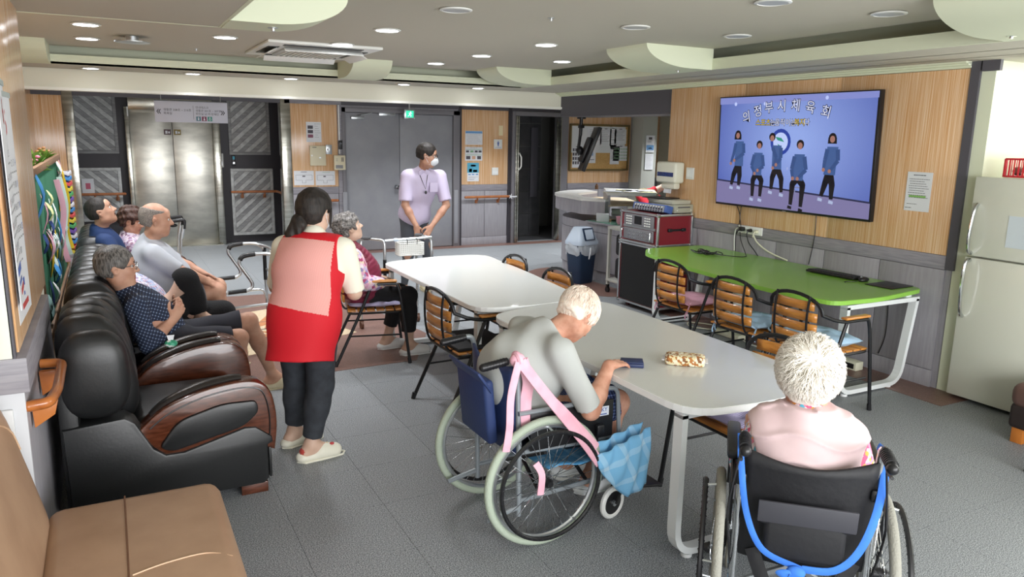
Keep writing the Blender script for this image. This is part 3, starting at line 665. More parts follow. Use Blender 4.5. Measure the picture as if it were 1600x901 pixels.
wave_top(gt, '', [(p[0]-4.8, p[1]-4.6) for p in gp], .71, .74, m_grn, m_grne)
for yy in (3.45, 5.72): uframe(gt, yy-4.6, (4.50 if yy < 4 else 4.66)-4.8, 5.26-4.8, 0, .665, m_tl, .06, .032)
b = MB(); b.bb(-.17, -.11, -1.15, 1.12, .68, .71); b.bb(.36, .42, -1.15, 1.12, .68, .71); O('under_rail', b, m_tl, gt)

# ------------------------------------------------------------------ slatted cafe chairs
m_tube = mat('black_tube', C('#202124'), .35, .3)
m_slat = mat('varnished_slat', C('#b8752f'), .32, kind='noise', col2=C('#cf8e42'), scale=9, stretch=(1, 12, 12), coat=.3)
m_pink_c = mat('pink_cushion', C('#d9a3b8'), .9, bump=.3, scale=40)
m_blue_c = mat('pale_blue_cushion', C('#a9c8e3'), .9, bump=.3, scale=40)
m_lilac_c = mat('lilac_cushion', C('#b9b4d6'), .9, bump=.3, scale=40)
m_lilac_s = mat('lilac_striped_cushion', C('#cfcadf'), .9, kind='stripe', col2=C('#9e93c2'), scale=38)
m_blk_c = mat('black_seat_pad', C('#141418'), .7)
def cafe_chair(label, group):
    t = thing('cafe_chair', label, 'chair', (0, 0, 0), 0, group)
    r = .0125; arc = []
    # one bent tube: front foot, arm, back bow, arm, front foot
    for k in range(13):
        a = PI*k/12; arc.append((-.215*math.cos(a), -.225-.035*math.sin(a), .70+.12*math.sin(a)**.8))
    L = [(-.27, .27, .0), (-.262, .22, .40), (-.255, .185, .62), (-.25, .13, .648), (-.25, -.05, .65), (-.24, -.17, .675)]
    main = smooth_path(L, 4)[:-1]+[Vector(p) for p in arc]+[V(-p.x, p.y, p.z) for p in reversed(smooth_path(L, 4)[:-1])]
    b = MB(); b.tube(main, r, 8); O('frame', b, m_tube, t)
    for s in (-1, 1):
        b = MB(); b.tube(round_path([(s*.245, -.02, .645), (s*.25, -.1, .45), (s*.265, -.31, .0)], .1, 4), r, 8); O('leg', b, m_tube, t)
        b = MB(); b.cyl((s*.27, .27, 0), (s*.269, .262, .045), .0155, n=8); O('foot_cap', b, m_black, t); b = MB(); b.cyl((s*.265, -.31, 0), (s*.264, -.30, .045), .0155, n=8); O('foot_cap', b, m_black, t)
        b = MB(); b.tube([(s*.262, .2, .24), (s*.258, -.2, .24)], .007, 6); O('side_stretcher', b, m_tube, t)
        b = MB(); b.tube(smooth_path([(s*.135, -.262, .815), (s*.135, -.276, .70), (s*.135, -.268, .55), (s*.135, -.235, .45), (s*.135, -.16, .435), (s*.13, .2, .425)], 4), .008, 6); O('back_rod', b, m_tube, t)
        b = MB(); b.box((s*.25, .055, .672), (.05, .24, .018), None, .008); O('armrest', b, m_slat, t)
    b = MB(); b.tube(round_path([(-.245, .22, .42), (.245, .22, .42), (.235, -.2, .415), (-.235, -.2, .415)], .05, 4, True), .009, 6, closed=True); O('seat_frame', b, m_tube, t)
    for z in (.525, .60, .675, .748):
        hw = .185 if z < .74 else .16
        b = MB(); b.grid(lambda u, v, z=z, hw=hw: V((u-.5)*2*hw, -.222-.03*math.cos((u-.5)*2.6)-.05*(z-.5)+(.0), z-.029+.058*v), 9, 2); O('back_slat', b, m_slat, t, mod=.012)
    for k in range(6):
        b = MB(); b.box((0, -.175+.074*k, .434), (.47, .062, .014), None, .004); O('seat_slat', b, m_slat, t)
    return t
def cushion(name, label, m, w_=.42, d_=.40, h=.07, group=None, tie=True, seed=1):
    rr = random.Random(seed)
    t = thing(name, label, 'cushion', (0, 0, 0), 0, group); b = MB()
    def fn(u, v):
        x = (u-.5)*w_; y = (v-.5)*d_; return x, y
    tuft = [(-.11, -.1), (.11, -.1), (-.11, .1), (.11, .1), (0, 0)]
    n = 21
    for sgn in (1, -1):
        vs = []
        for j in range(n):
            for i in range(n):
                u, v = i/(n-1)*2-1, j/(n-1)*2-1; x = u*w_/2*(1-.06*abs(v)**3); y = v*d_/2*(1-.06*abs(u)**3)
                e = (1-abs(u)**3.2)*(1-abs(v)**3.2); z = h*.5*max(e, 0)**.5
                for tx, ty in tuft: z -= .022*math.exp(-((x-tx)**2+(y-ty)**2)/.0016)*(1 if e > 0 else 0)
                z += .004*math.sin(x*45+seed)*math.sin(y*38)*(e > 0.02)
                vs.append((x, y, h*.5+sgn*max(z, 0)))
        f = [(j*n+i, j*n+i+1, (j+1)*n+i+1, (j+1)*n+i) for j in range(n-1) for i in range(n-1)]
        if sgn < 0: f = [q[::-1] for q in f]
        b.add(vs, f, True)
    O('pad', b, m, t)
    if tie:
        for s in (-1, 1):
            b = MB()
            for dx, dy, dz in ((.035, -.02, .03), (-.03, -.025, .025), (.02, -.03, -.09), (-.01, -.035, -.11)):
                b.tube(smooth_path([(s*w_*.46, -d_*.48, h*.4), (s*w_*.46+dx*.6, -d_*.48+dy, h*.4+dz*.7), (s*w_*.46+dx, -d_*.48+dy*.8, h*.4+dz)], 3), .004, 5, flat=(1.6, .6))
            O('tie', b, m, t)
    return t
FACE = lambda d: math.radians(d)-PI/2       # heading in degrees (0 = +X) to z rotation of a thing that faces +Y
ch0 = cafe_chair('slatted armchair at the far end of the green table, pink cushion on it', 'slatted armchairs at the green table')
ch0.location = (4.27, 4.78, 0); ch0.rotation_euler = (0, 0, FACE(0))
dup(ch0, (4.20, 4.00, 0), FACE(2), 'middle slatted armchair at the green table, pale blue cushion, white ties on its left')
dup(ch0, (4.22, 3.44, 0), FACE(0), 'slatted armchair at the near end of the green table, beside the white leg frame')
G2 = 'slatted armchairs round the white tables'
dup(ch0, (1.82, 5.82, 0), FACE(-13), 'slatted armchair in which the woman in the maroon vest sits', G2)
dup(ch0, (2.07, 4.45, 0), FACE(2), 'slatted armchair with black seat pad, pulled up where the two white tables meet', G2)
dup(ch0, (2.71, 5.47, 0), FACE(180), 'slatted armchair showing only its bow behind the farther white table, nearer the doors', G2)
dup(ch0, (2.71, 4.78, 0), FACE(180), 'slatted armchair showing only its bow behind the white tables, nearer the white-haired man', G2)
dup(ch0, (2.72, 2.62, 0), FACE(180), 'slatted armchair with lilac striped cushion, tucked under the near white table', G2)
q = cushion('seat_cushion', 'pink tufted seat cushion on the far green-table chair', m_pink_c, seed=2); q.location = (4.28, 4.78, .445); q.rotation_euler = (0, 0, FACE(0))
q = cushion('seat_cushion', 'pale blue tufted seat cushion on the middle green-table chair', m_blue_c, seed=3); q.location = (4.21, 4.0, .445); q.rotation_euler = (0, 0, FACE(2))
q = cushion('seat_cushion', 'pale blue tufted seat cushion on the near green-table chair, corner sticking out', m_blue_c, .45, .42, .08, seed=5); q.location = (4.24, 3.45, .445); q.rotation_euler = (0, 0, FACE(-6))
q = cushion('seat_cushion', 'lilac seat cushion under the woman in the maroon vest', m_lilac_c, .44, .42, .05, tie=False, seed=6); q.location = (1.83, 5.82, .445); q.rotation_euler = (0, 0, FACE(-13))
q = cushion('seat_cushion', 'lilac striped seat cushion on the chair tucked under the near white table', m_lilac_s, .42, .42, .07, seed=7); q.location = (2.71, 2.62, .445); q.rotation_euler = (0, 0, FACE(180))
def pad(label, loc, rz):
    t = tag(O('seat_pad', MB().box((0, 0, .012), (.44, .40, .024), None, .01), m_blk_c), label, 'seat pad'); t.location = loc; t.rotation_euler = (0, 0, rz)
pad('flat black pad on the chair where the white tables meet', (2.07, 4.45, .443), FACE(2))

# ------------------------------------------------------------------ black leather armchairs along the wall
m_lth = mat('black_leather', C('#1b1c1d'), .40, bump=.04, scale=90, spec=.55)
m_lth2 = mat('dark_brown_leather', C('#231f1e'), .33, bump=.12, scale=90, spec=.6)
m_mah = mat('mahogany_varnish', C('#43200f'), .26, kind='noise', col2=C('#5f3220'), scale=7, stretch=(2, 10, 10), coat=.3)
def arm_curve(n=14):
    """outline of the wooden arm in local (x forward, z): starts at the back lower end"""
    top = smooth_path([(.04, 0, .43), (.14, 0, .515), (.30, 0, .575), (.46, 0, .60), (.56, 0, .592), (.625, 0, .54), (.65, 0, .45), (.655, 0, .34), (.64, 0, .22)], 3)
    return [(p.x, p.z) for p in top]
def sofa(label, y0, widths, group=None):
    """y0 near side; arms at both ends, one back cushion per seat"""
    W = sum(widths)+.32; t = thing('leather_sofa', label, 'sofa', (0, y0+W/2, 0), 0, group); H = W/2
    RX = Matrix(((1, 0, 0), (0, 0, 1), (0, 1, 0))).transposed()
    def slab(poly, ya, yb, bev=.012): # xz polygon extruded along y
        b = MB(); n = len(poly); R = Matrix(((1, 0, 0), (0, 0, -1), (0, 1, 0))); b.prism(poly, yb-ya, R=R, o=(0, yb, 0), b=bev); return b
    # upholstered side body and back shell
    for ya, yb in ((-H, -H+.14), (H-.14, H)):
        side = [(-.26, .10), (-.27, .48), (-.02, .50), (.02, .47), (.09, .33), (.14, .29), (.22, .29), (.50, .365), (.55, .36), (.625, .30), (.63, .27), (.605, .255), (.605, .08), (.58, .055), (-.1, .055)]
        O('side_body', slab(side, ya, yb), m_lth, t)
        ac_ = arm_curve(); ins = [(p[0], p[1]) for p in ac_]; wood = ins+[(.60, .24), (.52, .36), (.50, .36), (.22, .285), (.14, .285), (.09, .33), (.02, .43)]
        q = O('arm', slab(wood, ya+.012, yb-.012, .012), m_mah, t)
        pan = rpoly([(.11, .33), (.17, .30), (.50, .375), (.57, .44), (.56, .50), (.40, .505), (.20, .45)], .05, 5)
        b = slab(pan, ya-.006 if ya < 0 else yb-.05, ya+.05 if ya < 0 else yb+.006, .012); O('arm_inset', b, m_lth, q)
        tr = smooth_path([(.08, 0, .44), (.17, 0, .505), (.32, 0, .56), (.47, 0, .582), (.56, 0, .572), (.60, 0, .53), (.62, 0, .42), (.615, 0, .30)], 3)
        yo = ya+.010 if ya < 0 else yb-.010
        b = MB(); b.tube([V(p.x, yo, p.z-.012) for p in tr], .004, 5); O('arm_groove', b, m_lth2, q)
        ym = (ya+yb)/2; b = MB(); pts = smooth_path([(.09, ym, .478), (.16, ym, .530), (.30, ym, .584), (.44, ym, .607), (.50, ym, .607)], 4)
        b.tube(pts, [.026+.010*math.sin(PI*i/(len(pts)-1)) for i in range(len(pts))], 10, flat=(.55, 1.0), up=(0, 0, 1)); O('arm_pad', b, m_lth2, q)
        b = MB(); b.bb(.47, .60, ya+.02, yb-.02, .0, .055, .004); O('foot', b, m_mah, t); b = MB(); b.bb(-.22, -.1, ya+.02, yb-.02, .0, .055, .004); O('foot', b, m_mah, t)
        b = MB(); b.bb(.607, .622, ya+.01, yb-.01, .08, .24, .006); O('front_pad', b, m_lth, t)
    b = MB(); b.bb(-.26, .58, -H+.14, H-.14, .06, .30, .015); O('base', b, m_lth, t)
    b = MB(); b.bb(-.28, -.20, -H+.02, H-.02, .08, .72, .02); O('back_shell', b, m_lth, t)
    # lobes at the ends of the back
    for s in (-1, 1):
        b = MB(); yc = s*(H-.06); b.ell((-.125, yc, .71), (.145, .085, .205), 24, 16, e1=.75, e2=.7); O('back_wing', b, m_lth, t)
    y = -H+.16
    for wd in widths:
        b = MB(); b.box(((.60-.1)/2+.02, y+wd/2, .355), (.54, wd-.01, .15), None, .05, 4); O('seat_cushion', b, m_lth, t)
        n_ = 3
        def bk(u, v, y=y, wd=wd):
            a = u*2*PI; yy = y+v*wd; ch = abs(math.sin(PI*v*n_))**.55; edge = min(1, min(v, 1-v)*14)**.5; k = (.86+.14*ch)*(.55+.45*edge)
            x = -.10+k*.155*math.copysign(abs(math.cos(a))**.75, math.cos(a)); z = .68+k*.27*math.copysign(abs(math.sin(a))**.8, math.sin(a)); x += (-(z-.6))*.18
            return V(x, yy, z)
        b = MB(); b.grid(bk, 26, 34, True); vs = [bk(i/26, 0) for i in range(26)]; b.add(vs, [tuple(range(26))[::-1]]); vs = [bk(i/26, 1) for i in range(26)]; b.add(vs, [tuple(range(26))]); O('back_cushion', b, m_lth, t)
        y += wd
    return t
G3 = 'black leather sofas along the left wall'
sofa('empty black leather armchair with mahogany arms, nearest the camera', 3.70, [.58], G3)
sofa('black leather three-seat sofa holding the man in the checked shirt', 4.61, [.56, .56, .56], G3)
sofa('farthest black leather two-seat sofa, with the man in blue on it', 6.62, [.56, .56], G3)
q = thing('wrapped_sweet', 'small green and white wrapped packet on the mahogany sofa arm', 'packet', (.235, 4.45, .612))
b = MB(); b.ell((0, 0, .022), (.035, .028, .022), 10, 7); O('wrapper', b, multi('green_white_wrap', [C('#2f8f6c'), C('#dfe8e2'), C('#55a98a')], 60), q)
b = MB(); b.prism([(-.012, 0), (.012, 0), (.02, .03), (-.02, .03)], .004, R=Matrix(((1, 0, 0), (0, 0, 1), (0, 1, 0))), o=(0, 0, .04)); O('wrapper_end', b, m_paper, q)

# ------------------------------------------------------------------ tan sofas
m_tan = mat('tan_leather', C('#a6866c'), .48, kind='noise', col2=C('#b29277'), scale=5, bump=.0)
m_tanp = mat('tan_piping', C('#d0ae8e'), .5)
t = thing('tan_sofa', 'tan leather bench sofa in the near left corner', 'sofa', (0, 2.4, 0))
b = MB(); b.box((0.0, 0, .33), (.60, 1.3, .20), None, .06, 4); O('seat', b, m_tan, t)
b = MB(); b.bb(-.27, .27, -.62, .62, .08, .24, .01); O('base', b, mat('dark_brown_base', C('#3a2a22'), .6), t)
def tb(u, v):
    a = u*2*PI; x = -.36+.085*math.copysign(abs(math.cos(a))**.5, math.cos(a)); z = .58+.34*math.copysign(abs(math.sin(a))**.5, math.sin(a)); y = -.66+1.32*v
    e = min(1, min(v, 1-v)*10)**.5; return V(-.36+(x+.36)*(.6+.4*e)-(z-.4)*.22, y, .58+(z-.58)*(.92+.08*e))
b = MB(); b.grid(tb, 28, 30, True); b.add([tb(i/28, 0) for i in range(28)], [tuple(range(28))[::-1]]); b.add([tb(i/28, 1) for i in range(28)], [tuple(range(28))]); O('backrest', b, m_tan, t)
b = MB(); b.tube([(-.04, -.62, .4305), (-.04, .62, .4305)], .0035, 5); O('seam', b, mat('tan_seam', C('#6b4a34'), .7), t)
b = MB(); b.tube(smooth_path([(-.03, .03, .431), (.07, .06, .431), (.19, .065, .431), (.265, .02, .424)], 5), .0028, 5); O('stitching', b, m_tanp, t)
b = MB(); b.tube([tb(.02+.20*k/12, .93-.45*(k/12)**1.6)+V(.002, 0, .0) for k in range(13)], .003, 5); O('stitching', b, m_tanp, t)
for sx in (-.22, .22):
    for sy in (-.56, .56): b = MB(); b.bb(sx-.03, sx+.03, sy-.03, sy+.03, 0, .09); O('foot', b, m_mah, t)
t = thing('brown_armchair', 'brown leather seat cut off by the right edge, on orange wooden foot', 'sofa', (5.15, 2.15, 0))
b = MB(); b.box((0, 0, .30), (.72, .62, .16), None, .06, 4); O('seat', b, mat('cocoa_leather', C('#6b5048'), .5, bump=.1, scale=80), t)
b = MB(); b.box((0.0, 0.0, .17), (.70, .60, .16), None, .03, 3); O('base', b, mat('chocolate_fabric', C('#2e2422'), .7), t)
for sx in (-.3, .3):
    for sy in (-.24, .24): b = MB(); b.bb(sx-.035, sx+.035, sy-.035, sy+.035, 0, .10, .004); O('foot', b, mat('orange_wood_foot', C('#c0742f'), .4), t)
t = thing('black_metal_leg', 'black tubular chair leg just inside the right edge', 'chair', (4.55, 2.12, 0))
b = MB(); b.tube([(-.12, 0, 0), (.05, -.02, .42)], .014, 8); O('leg', b, m_tube, t); b = MB(); b.tube([(.05, -.02, .42), (.5, -.02, .42), (.5, -.4, .42), (.05, -.4, .42)], .012, 8); O('seat_frame', b, m_tube, t)
b = MB(); b.tube([(.6, -.42, 0), (.5, -.4, .42)], .014, 8); O('leg', b, m_tube, t); b = MB(); b.tube([(-.1, -.44, 0), (.05, -.4, .42)], .014, 8); O('leg', b, m_tube, t); b = MB(); b.box((.27, -.21, .44), (.5, .42, .03), None, .01); O('seat', b, m_blk_c, t)
# ------------------------------------------------------------------ fridge with the red basket
m_fr = mat('ivory_enamel', C('#d5d7c8'), .28, coat=.3)
t = thing('refrigerator', 'old ivory two-door refrigerator with chrome handles in the alcove', 'refrigerator', (5.62, 2.79, 0))
b = MB(); b.bb(-.30, .33, -.35, .33, .03, 1.575, .008); O('body', b, m_fr, t)
up = O('freezer_door', MB().bb(-.365, -.305, -.35, .33, 1.04, 1.585, .01), m_fr, t)
lo = O('fridge_door', MB().bb(-.365, -.305, -.35, .33, .03, 1.03, .01), m_fr, t)
for par, pts in ((up, [(-.37, .285, 1.06), (-.415, .283, 1.09), (-.425, .283, 1.2), (-.405, .283, 1.35), (-.37, .283, 1.40)]), (lo, [(-.37, .285, 1.012), (-.42, .285, .99), (-.43, .285, .85), (-.41, .285, .66), (-.37, .285, .61)])):
    b = MB(); b.tube(smooth_path(pts, 5), .014, 8, flat=(1.0, .8)); O('handle', b, m_chrome, par)
b = MB(); b.bb(-.368, -.364, -.26, .07+.0, 1.13, 1.34); O('pale_sticker', b, mat('pale_blue_sheet', C('#ccd6da'), .6), up)
b = MB(); b.bb(-.28, .3, -.3, .3, 0, .03); O('plinth', b, m_black, t)
t = thing('red_basket', 'red plastic basket of wrapped things on top of the refrigerator', 'basket', (5.44, 2.80, 1.59))
m_red = mat('red_plastic', C('#d2303a'), .4)
b = MB()
for z in (.004, .118): b.tube(round_path([(-.14, -.17, z), (.14, -.17, z), (.14, .17, z), (-.14, .17, z)], .03, 3, True), .007, 6, closed=True)
for k in range(12):
    y = -.16+.029*k
    for x in (-.14, .14): b.bb(x-.002, x+.002, y-.005, y+.005, 0, .118)
for k in range(10):
    x = -.13+.029*k
    for y in (-.17, .17): b.bb(x-.005, x+.005, y-.002, y+.002, 0, .118)
b.bb(-.14, .14, -.17, .17, 0, .004); O('basket_body', b, m_red, t)
b = MB()
for k in range(9): b.ell((-.08+.05*(k % 4), -.12+.028*k, .04+.012*(k % 2)), (.04, .035, .03), 10, 6)
O('contents', b, multi('wrapped_contents', [C('#8d5a52'), C('#c9bdb2'), C('#5e4a48'), C('#a88c80')], 50), t, kind='stuff')

# ------------------------------------------------------------------ screen on the wall
tvx = XW-.05
tv = thing('wall_television', 'large wall television showing five people exercising in blue jackets', 'television', (tvx, 4.80, 1.69))
# local frame: the screen leans its top outward a little
TH, TW = 1.00, 1.72
tv.rotation_euler = (0, math.radians(-2.0), 0)
b = MB(); b.box((0, 0, 0), (.05, TW+.02, TH+.02), None, .004); O('bezel', b, m_black, tv)
def scr(name, h, s=1.0): return mat('screen_'+name, (0, 0, 0), .3, emit=(C(h), s))
def sp(b, poly, d, m_):   # polygon in screen coordinates u (0..1 left to right), v (0..1 bottom to top)
    b.add([(-.026-d, (.5-p[0])*TW, (p[1]-.5)*TH) for p in poly], [tuple(range(len(poly)))], False)
def layer(name, polys, d, m_):
    b = MB()
    for p in polys: sp(b, p, d, m_)
    return O(name, b, m_, tv_scr)
b = MB(); b.box((-.026, 0, 0), (.0015, TW-.02, TH-.02))
m_bg = bpy.data.materials.new('screen_wall'); m_bg.use_nodes = True; nt = m_bg.node_tree; pb = nt.nodes['Principled BSDF']; pb.inputs['Base Color'].default_value = (0, 0, 0, 1); pb.inputs['Roughness'].default_value = .25
tc = nt.nodes.new('ShaderNodeTexCoord'); gr = nt.nodes.new('ShaderNodeTexGradient'); gr.gradient_type = 'SPHERICAL'; mp_ = nt.nodes.new('ShaderNodeMapping'); mp_.inputs['Location'].default_value = (0, 0.05, -.12); mp_.inputs['Scale'].default_value = (1, .85, 1.1)
nt.links.new(tc.outputs['Object'], mp_.inputs[0]); nt.links.new(mp_.outputs[0], gr.inputs[0]); nt.links.new(ramp(nt, gr.outputs['Fac'], [(0.0, C('#4a5bb0')), (.9, C('#98b0f2'))]), pb.inputs['Emission Color']); pb.inputs['Emission Strength'].default_value = .85
tv_scr = O('screen', b, m_bg, tv)
layer('screen_ceiling', [[(0, 1), (1, 1), (1, .95), (0, .94)]], .002, scr('c', '#8089c8'))
layer('screen_skirting', [[(0, .235), (1, .15), (1, .135), (0, .22)]], .002, scr('s', '#262a4a'))
layer('screen_floor', [[(0, .22), (1, .135), (1, .01), (0, .01)]], .002, scr('f', '#8a84b4', .75))
def disc(u, v, r, asp=TW/TH, n=20): return [(u+r*math.cos(2*PI*i/n)/asp, v+r*math.sin(2*PI*i/n)) for i in range(n)]
layer('screen_balloon', [disc(.12, .94, .017), disc(.33, .935, .015), disc(.54, .945, .015), disc(.72, .965, .016)], .003, scr('b', '#b8c4f4'))
layer('emblem_ring', [disc(.45, .60, .115)], .003, scr('e1', '#27409a')); layer('emblem_disc', [disc(.45, .60, .083)], .0035, scr('e2', '#b9c8f4'))
layer('emblem_mark', [[(.415, .645), (.455, .635), (.475, .60), (.43, .615)], [(.43, .585), (.455, .565), (.47, .53), (.445, .55)]], .004, scr('e3', '#2f8f7a'))
for k in range(16):
    a = 2*PI*k/16; 
def stxt(name, txt, u, v, size, ang, m_, d, bold=0.0):
    b = MB(); a = math.radians(ang); text_mb(b, txt, size, (-.026-d, (.5-u)*TW, (v-.5)*TH), (0, -math.cos(a), math.sin(a)), (-1, 0, 0), bold=bold); return O(name, b, m_, tv_scr)
for ch, u, v, a in (('의', .205, .815, 12), ('정', .285, .865, 9), ('부', .36, .895, 5), ('시', .445, .905, 0), ('체', .535, .905, -4), ('육', .625, .885, -9), ('회', .72, .845, -13)):
    stxt('screen_letter_outline', ch, u, v, .112, a, scr('k', '#0e1024'), .004, .045); stxt('screen_letter', ch, u, v, .112, a, scr('w', '#dfe4ff', .9), .005, .0)
for tx, u, cc in (('스포츠', .325, '#e0c24a'), ('는', .393, '#dfe4ff'), ('움직이는', .475, '#dfe4ff'), ('복지', .565, '#e0c24a'), ('다', .61, '#dfe4ff')):
    stxt('screen_letter_outline', tx, u, .765, .066, -1, scr('k', '#0e1024'), .004, .05); stxt('screen_letter', tx, u, .765, .066, -1, scr('t'+cc, cc, .9), .005, .0)
jk, jk2, blk, skn, whs = scr('jk', '#4a6ba8', .7), scr('jk2', '#3c5b96', .7), scr('blk', '#12131c', .8), scr('skn', '#b88478', .7), scr('whs', '#b9c6ea', .8)
def limb(p, q, r0, r1):
    a = math.atan2(q[1]-p[1], (q[0]-p[0])*TW); nx, ny = -math.sin(a)/TW, math.cos(a)
    return [(p[0]+nx*r0, p[1]+ny*r0), (q[0]+nx*r1, q[1]+ny*r1), (q[0]-nx*r1, q[1]-ny*r1), (p[0]-nx*r0, p[1]-ny*r0)]
def figure(hx, hy, sh, hip, knees, feet, hands, el, hair, shoe, shoem, sc=1.0):
    layer('screen_leg', [limb(hip, k, .035*sc, .028*sc) for k in knees]+[limb(k, f, .028*sc, .017*sc) for k, f in zip(knees, feet)]+[disc(k[0], k[1], .028*sc, TW, 10) for k in knees], .0045, blk)
    layer('screen_torso', [[(sh[0]-.030*sc, sh[1]), (sh[0]+.030*sc, sh[1]), (hip[0]+.032*sc, hip[1]-.03), (hip[0]-.032*sc, hip[1]-.03)]], .005, jk)
    layer('screen_arm', [limb((sh[0]+s*.028*sc, sh[1]-.02), e, .020*sc, .018*sc) for s, e in zip((-1, 1), el)]+[limb(e, h, .018*sc, .013*sc) for e, h in zip(el, hands)], .0055, jk2)
    layer('screen_hand', [disc(h[0], h[1], .016*sc, TW, 10) for h in hands], .006, skn)
    layer('screen_hair', [disc(hx, hy+.008, .037*sc, TW, 16)]+([[(hx-.024, hy+.01), (hx+.024, hy+.01), (hx+.026, hy-.04), (hx-.026, hy-.04)]] if hair else []), .0052, blk)
    layer('screen_face', [disc(hx, hy-.004, .027*sc, TW*1.15, 16)], .006, skn)
    layer('screen_shoe', [limb((f[0]-.012, f[1]-.01), (f[0]+.014, f[1]-.018), .014, .012) for f in shoe], .006, shoem)
figure(.15, .655, (.165, .60), (.165, .40), [(.13, .29), (.175, .28)], [(.115, .19), (.17, .19)], [(.105, .39), (.13, .42)], [(.125, .49), (.20, .49)], True, [(.115, .175), (.17, .18)], whs)
figure(.31, .565, (.305, .50), (.30, .325), [(.275, .25), (.335, .25)], [(.275, .10), (.33, .105)], [(.285, .31), (.305, .34)], [(.26, .38), (.345, .38)], False, [(.27, .085), (.33, .085)], whs)
figure(.395, .635, (.43, .57), (.435, .39), [(.41, .29), (.47, .28)], [(.405, .18), (.475, .16)], [(.41, .37), (.43, .40)], [(.43, .46), (.46, .46)], False, [(.40, .165), (.475, .15)], whs)
figure(.58, .575, (.58, .50), (.575, .305), [(.545, .24), (.61, .24)], [(.54, .06), (.605, .05)], [(.545, .29), (.575, .29)], [(.535, .37), (.625, .37)], False, [(.535, .05), (.605, .035)], blk, 1.08)
figure(.77, .635, (.775, .57), (.765, .37), [(.745, .27), (.785, .26)], [(.725, .16), (.785, .14)], [(.73, .38), (.765, .37)], [(.735, .46), (.81, .46)], True, [(.72, .145), (.785, .13)], whs, 1.05)
layer('screen_stool', [limb((.29, .22), (.25, .12), .006, .005), limb((.33, .22), (.355, .13), .006, .005), limb((.60, .21), (.635, .11), .006, .005), limb((.56, .20), (.575, .10), .006, .005), limb((.56, .215), (.63, .215), .006, .006)], .0043, scr('st', '#8f93c0', .7))
layer('screen_socket', [[(.50, .36), (.51, .36), (.51, .385), (.50, .385)]], .003, scr('so', '#a9b8f0', .8))
b = MB(); b.box((.04, 0, 0), (.03, .5, .4)); O('wall_bracket', b, m_black, tv)
b = MB(); b.bb(-.0275, -.0265, -.02, .02, -.507, -.502); O('maker_mark', b, m_alu, tv)
# ------------------------------------------------------------------ notices: sheet plus print
def notice(label, face, c, w_, h_, rows, cat='notice', m=None, blocks=(), group=None, th=.002, name='notice', title=None, tsize=.02, seed=0, ink=None):
    """face 'b' on the far wall (faces -Y), 'r' on the right wall (faces -X), 'l' on the left wall (faces +X)"""
    rr = random.Random(seed+int(w_*1000)); t = thing(name, label, cat, c, {'b': 0, 'r': -PI/2, 'l': PI/2}[face], group)
    b = MB(); b.box((0, -th/2, 0), (w_, th, h_)); O('sheet', b, m or m_paper, t)
    R = Matrix(((1, 0, 0), (0, 0, -1), (0, 1, 0)))
    for i, (u0, u1, v0, v1, mm) in enumerate(blocks):
        b = MB(); b.box(((u0+u1-1)/2*w_, -th-.0006, (v0+v1-1)/2*h_), ((u1-u0)*w_, .001, (v1-v0)*h_)); O('print_block', b, mm, t)
    if rows:
        b = MB(); 
        for (v, u0, u1, hh) in rows:
            u = u0
            while u < u1:
                l = rr.uniform(.03, .09); e = min(u+l, u1); b.box(((u+e-1)/2*w_, -th-.0012, (v-.5)*h_), ((e-u)*w_, .0008, hh*h_)); u = e+.018
        O('print_lines', b, ink or m_ink, t, kind='stuff')
    if title: b = MB(); text_mb(b, title[0], tsize, (title[1]*w_, -th-.0018, title[2]*h_), (1, 0, 0), (0, -1, 0)); O('lettering', b, title[3] if len(title) > 3 else m_ink, t)
    return t
rows = lambda v0, v1, n, u0=.1, u1=.9, h=.012: [(v1-(v1-v0)*k/(max(n-1, 1)), u0+.02*(k % 3), u1-.06*((k*7) % 4), h) for k in range(n)]
mg_ = mat('green_highlight', C('#8fc46a'), .8)
notice('white instruction sheet with one green highlighted line, right of the television', 'r', (XW-.016, 3.58, 1.445), .2, .29, rows(.35, .82, 9)+[(.92, .25, .75, .02), (.18, .1, .5, .012), (.08, .05, .3, .014)], blocks=[(.15, .82, .355, .40, mg_)], seed=3)
# paper towel dispenser and switch plate
t = thing('towel_dispenser', 'ivory paper towel dispenser with blue window on the wall corner', 'dispenser', (XW-.016, 6.36, 1.42))
b = MB(); b.box((-.065, 0, .03), (.13, .32, .22), None, .025, 3); O('housing', b, mat('ivory_plastic', C('#e3e2d2'), .4), t)
b = MB(); b.box((-.131, .0, .01), (.004, .26, .045), None, .002); O('window', b, mat('blue_window', C('#3b4f8f'), .2, kind='noise', col2=C('#1b2550'), scale=60), t)
b = MB(); b.box((-.05, 0, -.11), (.085, .22, .07), None, .02, 2); O('chute', b, mat('ivory_plastic', C('#e3e2d2'), .4), t); b = MB(); b.box((-.07, .02, -.16), (.005, .12, .06), (0, .15, 0)); O('towel', b, m_paper, t)
def plate(label, loc, size, cat='switch', m=m_white, details=(), name='wall_switch', face='b', group=None):
    t = thing(name, label, cat, loc, {'b': 0, 'r': -PI/2, 'l': PI/2}[face], group); b = MB(); b.box((0, -size[2]/2, 0), (size[0], size[2], size[1]), None, .003); O('plate', b, m, t)
    for (x, z, sx, sz, mm) in details: b = MB(); b.box((x, -size[2]-.001, z), (sx, .003, sz)); O('key', b, mm, t)
    return t
plate('square white switch plate between dispenser and television', (XW-.016, 6.11, 1.45), (.115, .12, .012), details=[(-.025, 0, .04, .07, m_te), (.025, 0, .04, .07, m_te)], face='r')
t = plate('white power socket strip full of plugs above the green table', (XW-.022, 5.21, .965), (.30, .075, .014), 'socket', name='power_outlet', face='r', details=[(-.1, 0, .05, .05, m_te), (-.035, 0, .05, .05, m_te), (.04, 0, .05, .05, m_te), (.1, 0, .05, .05, m_te)])
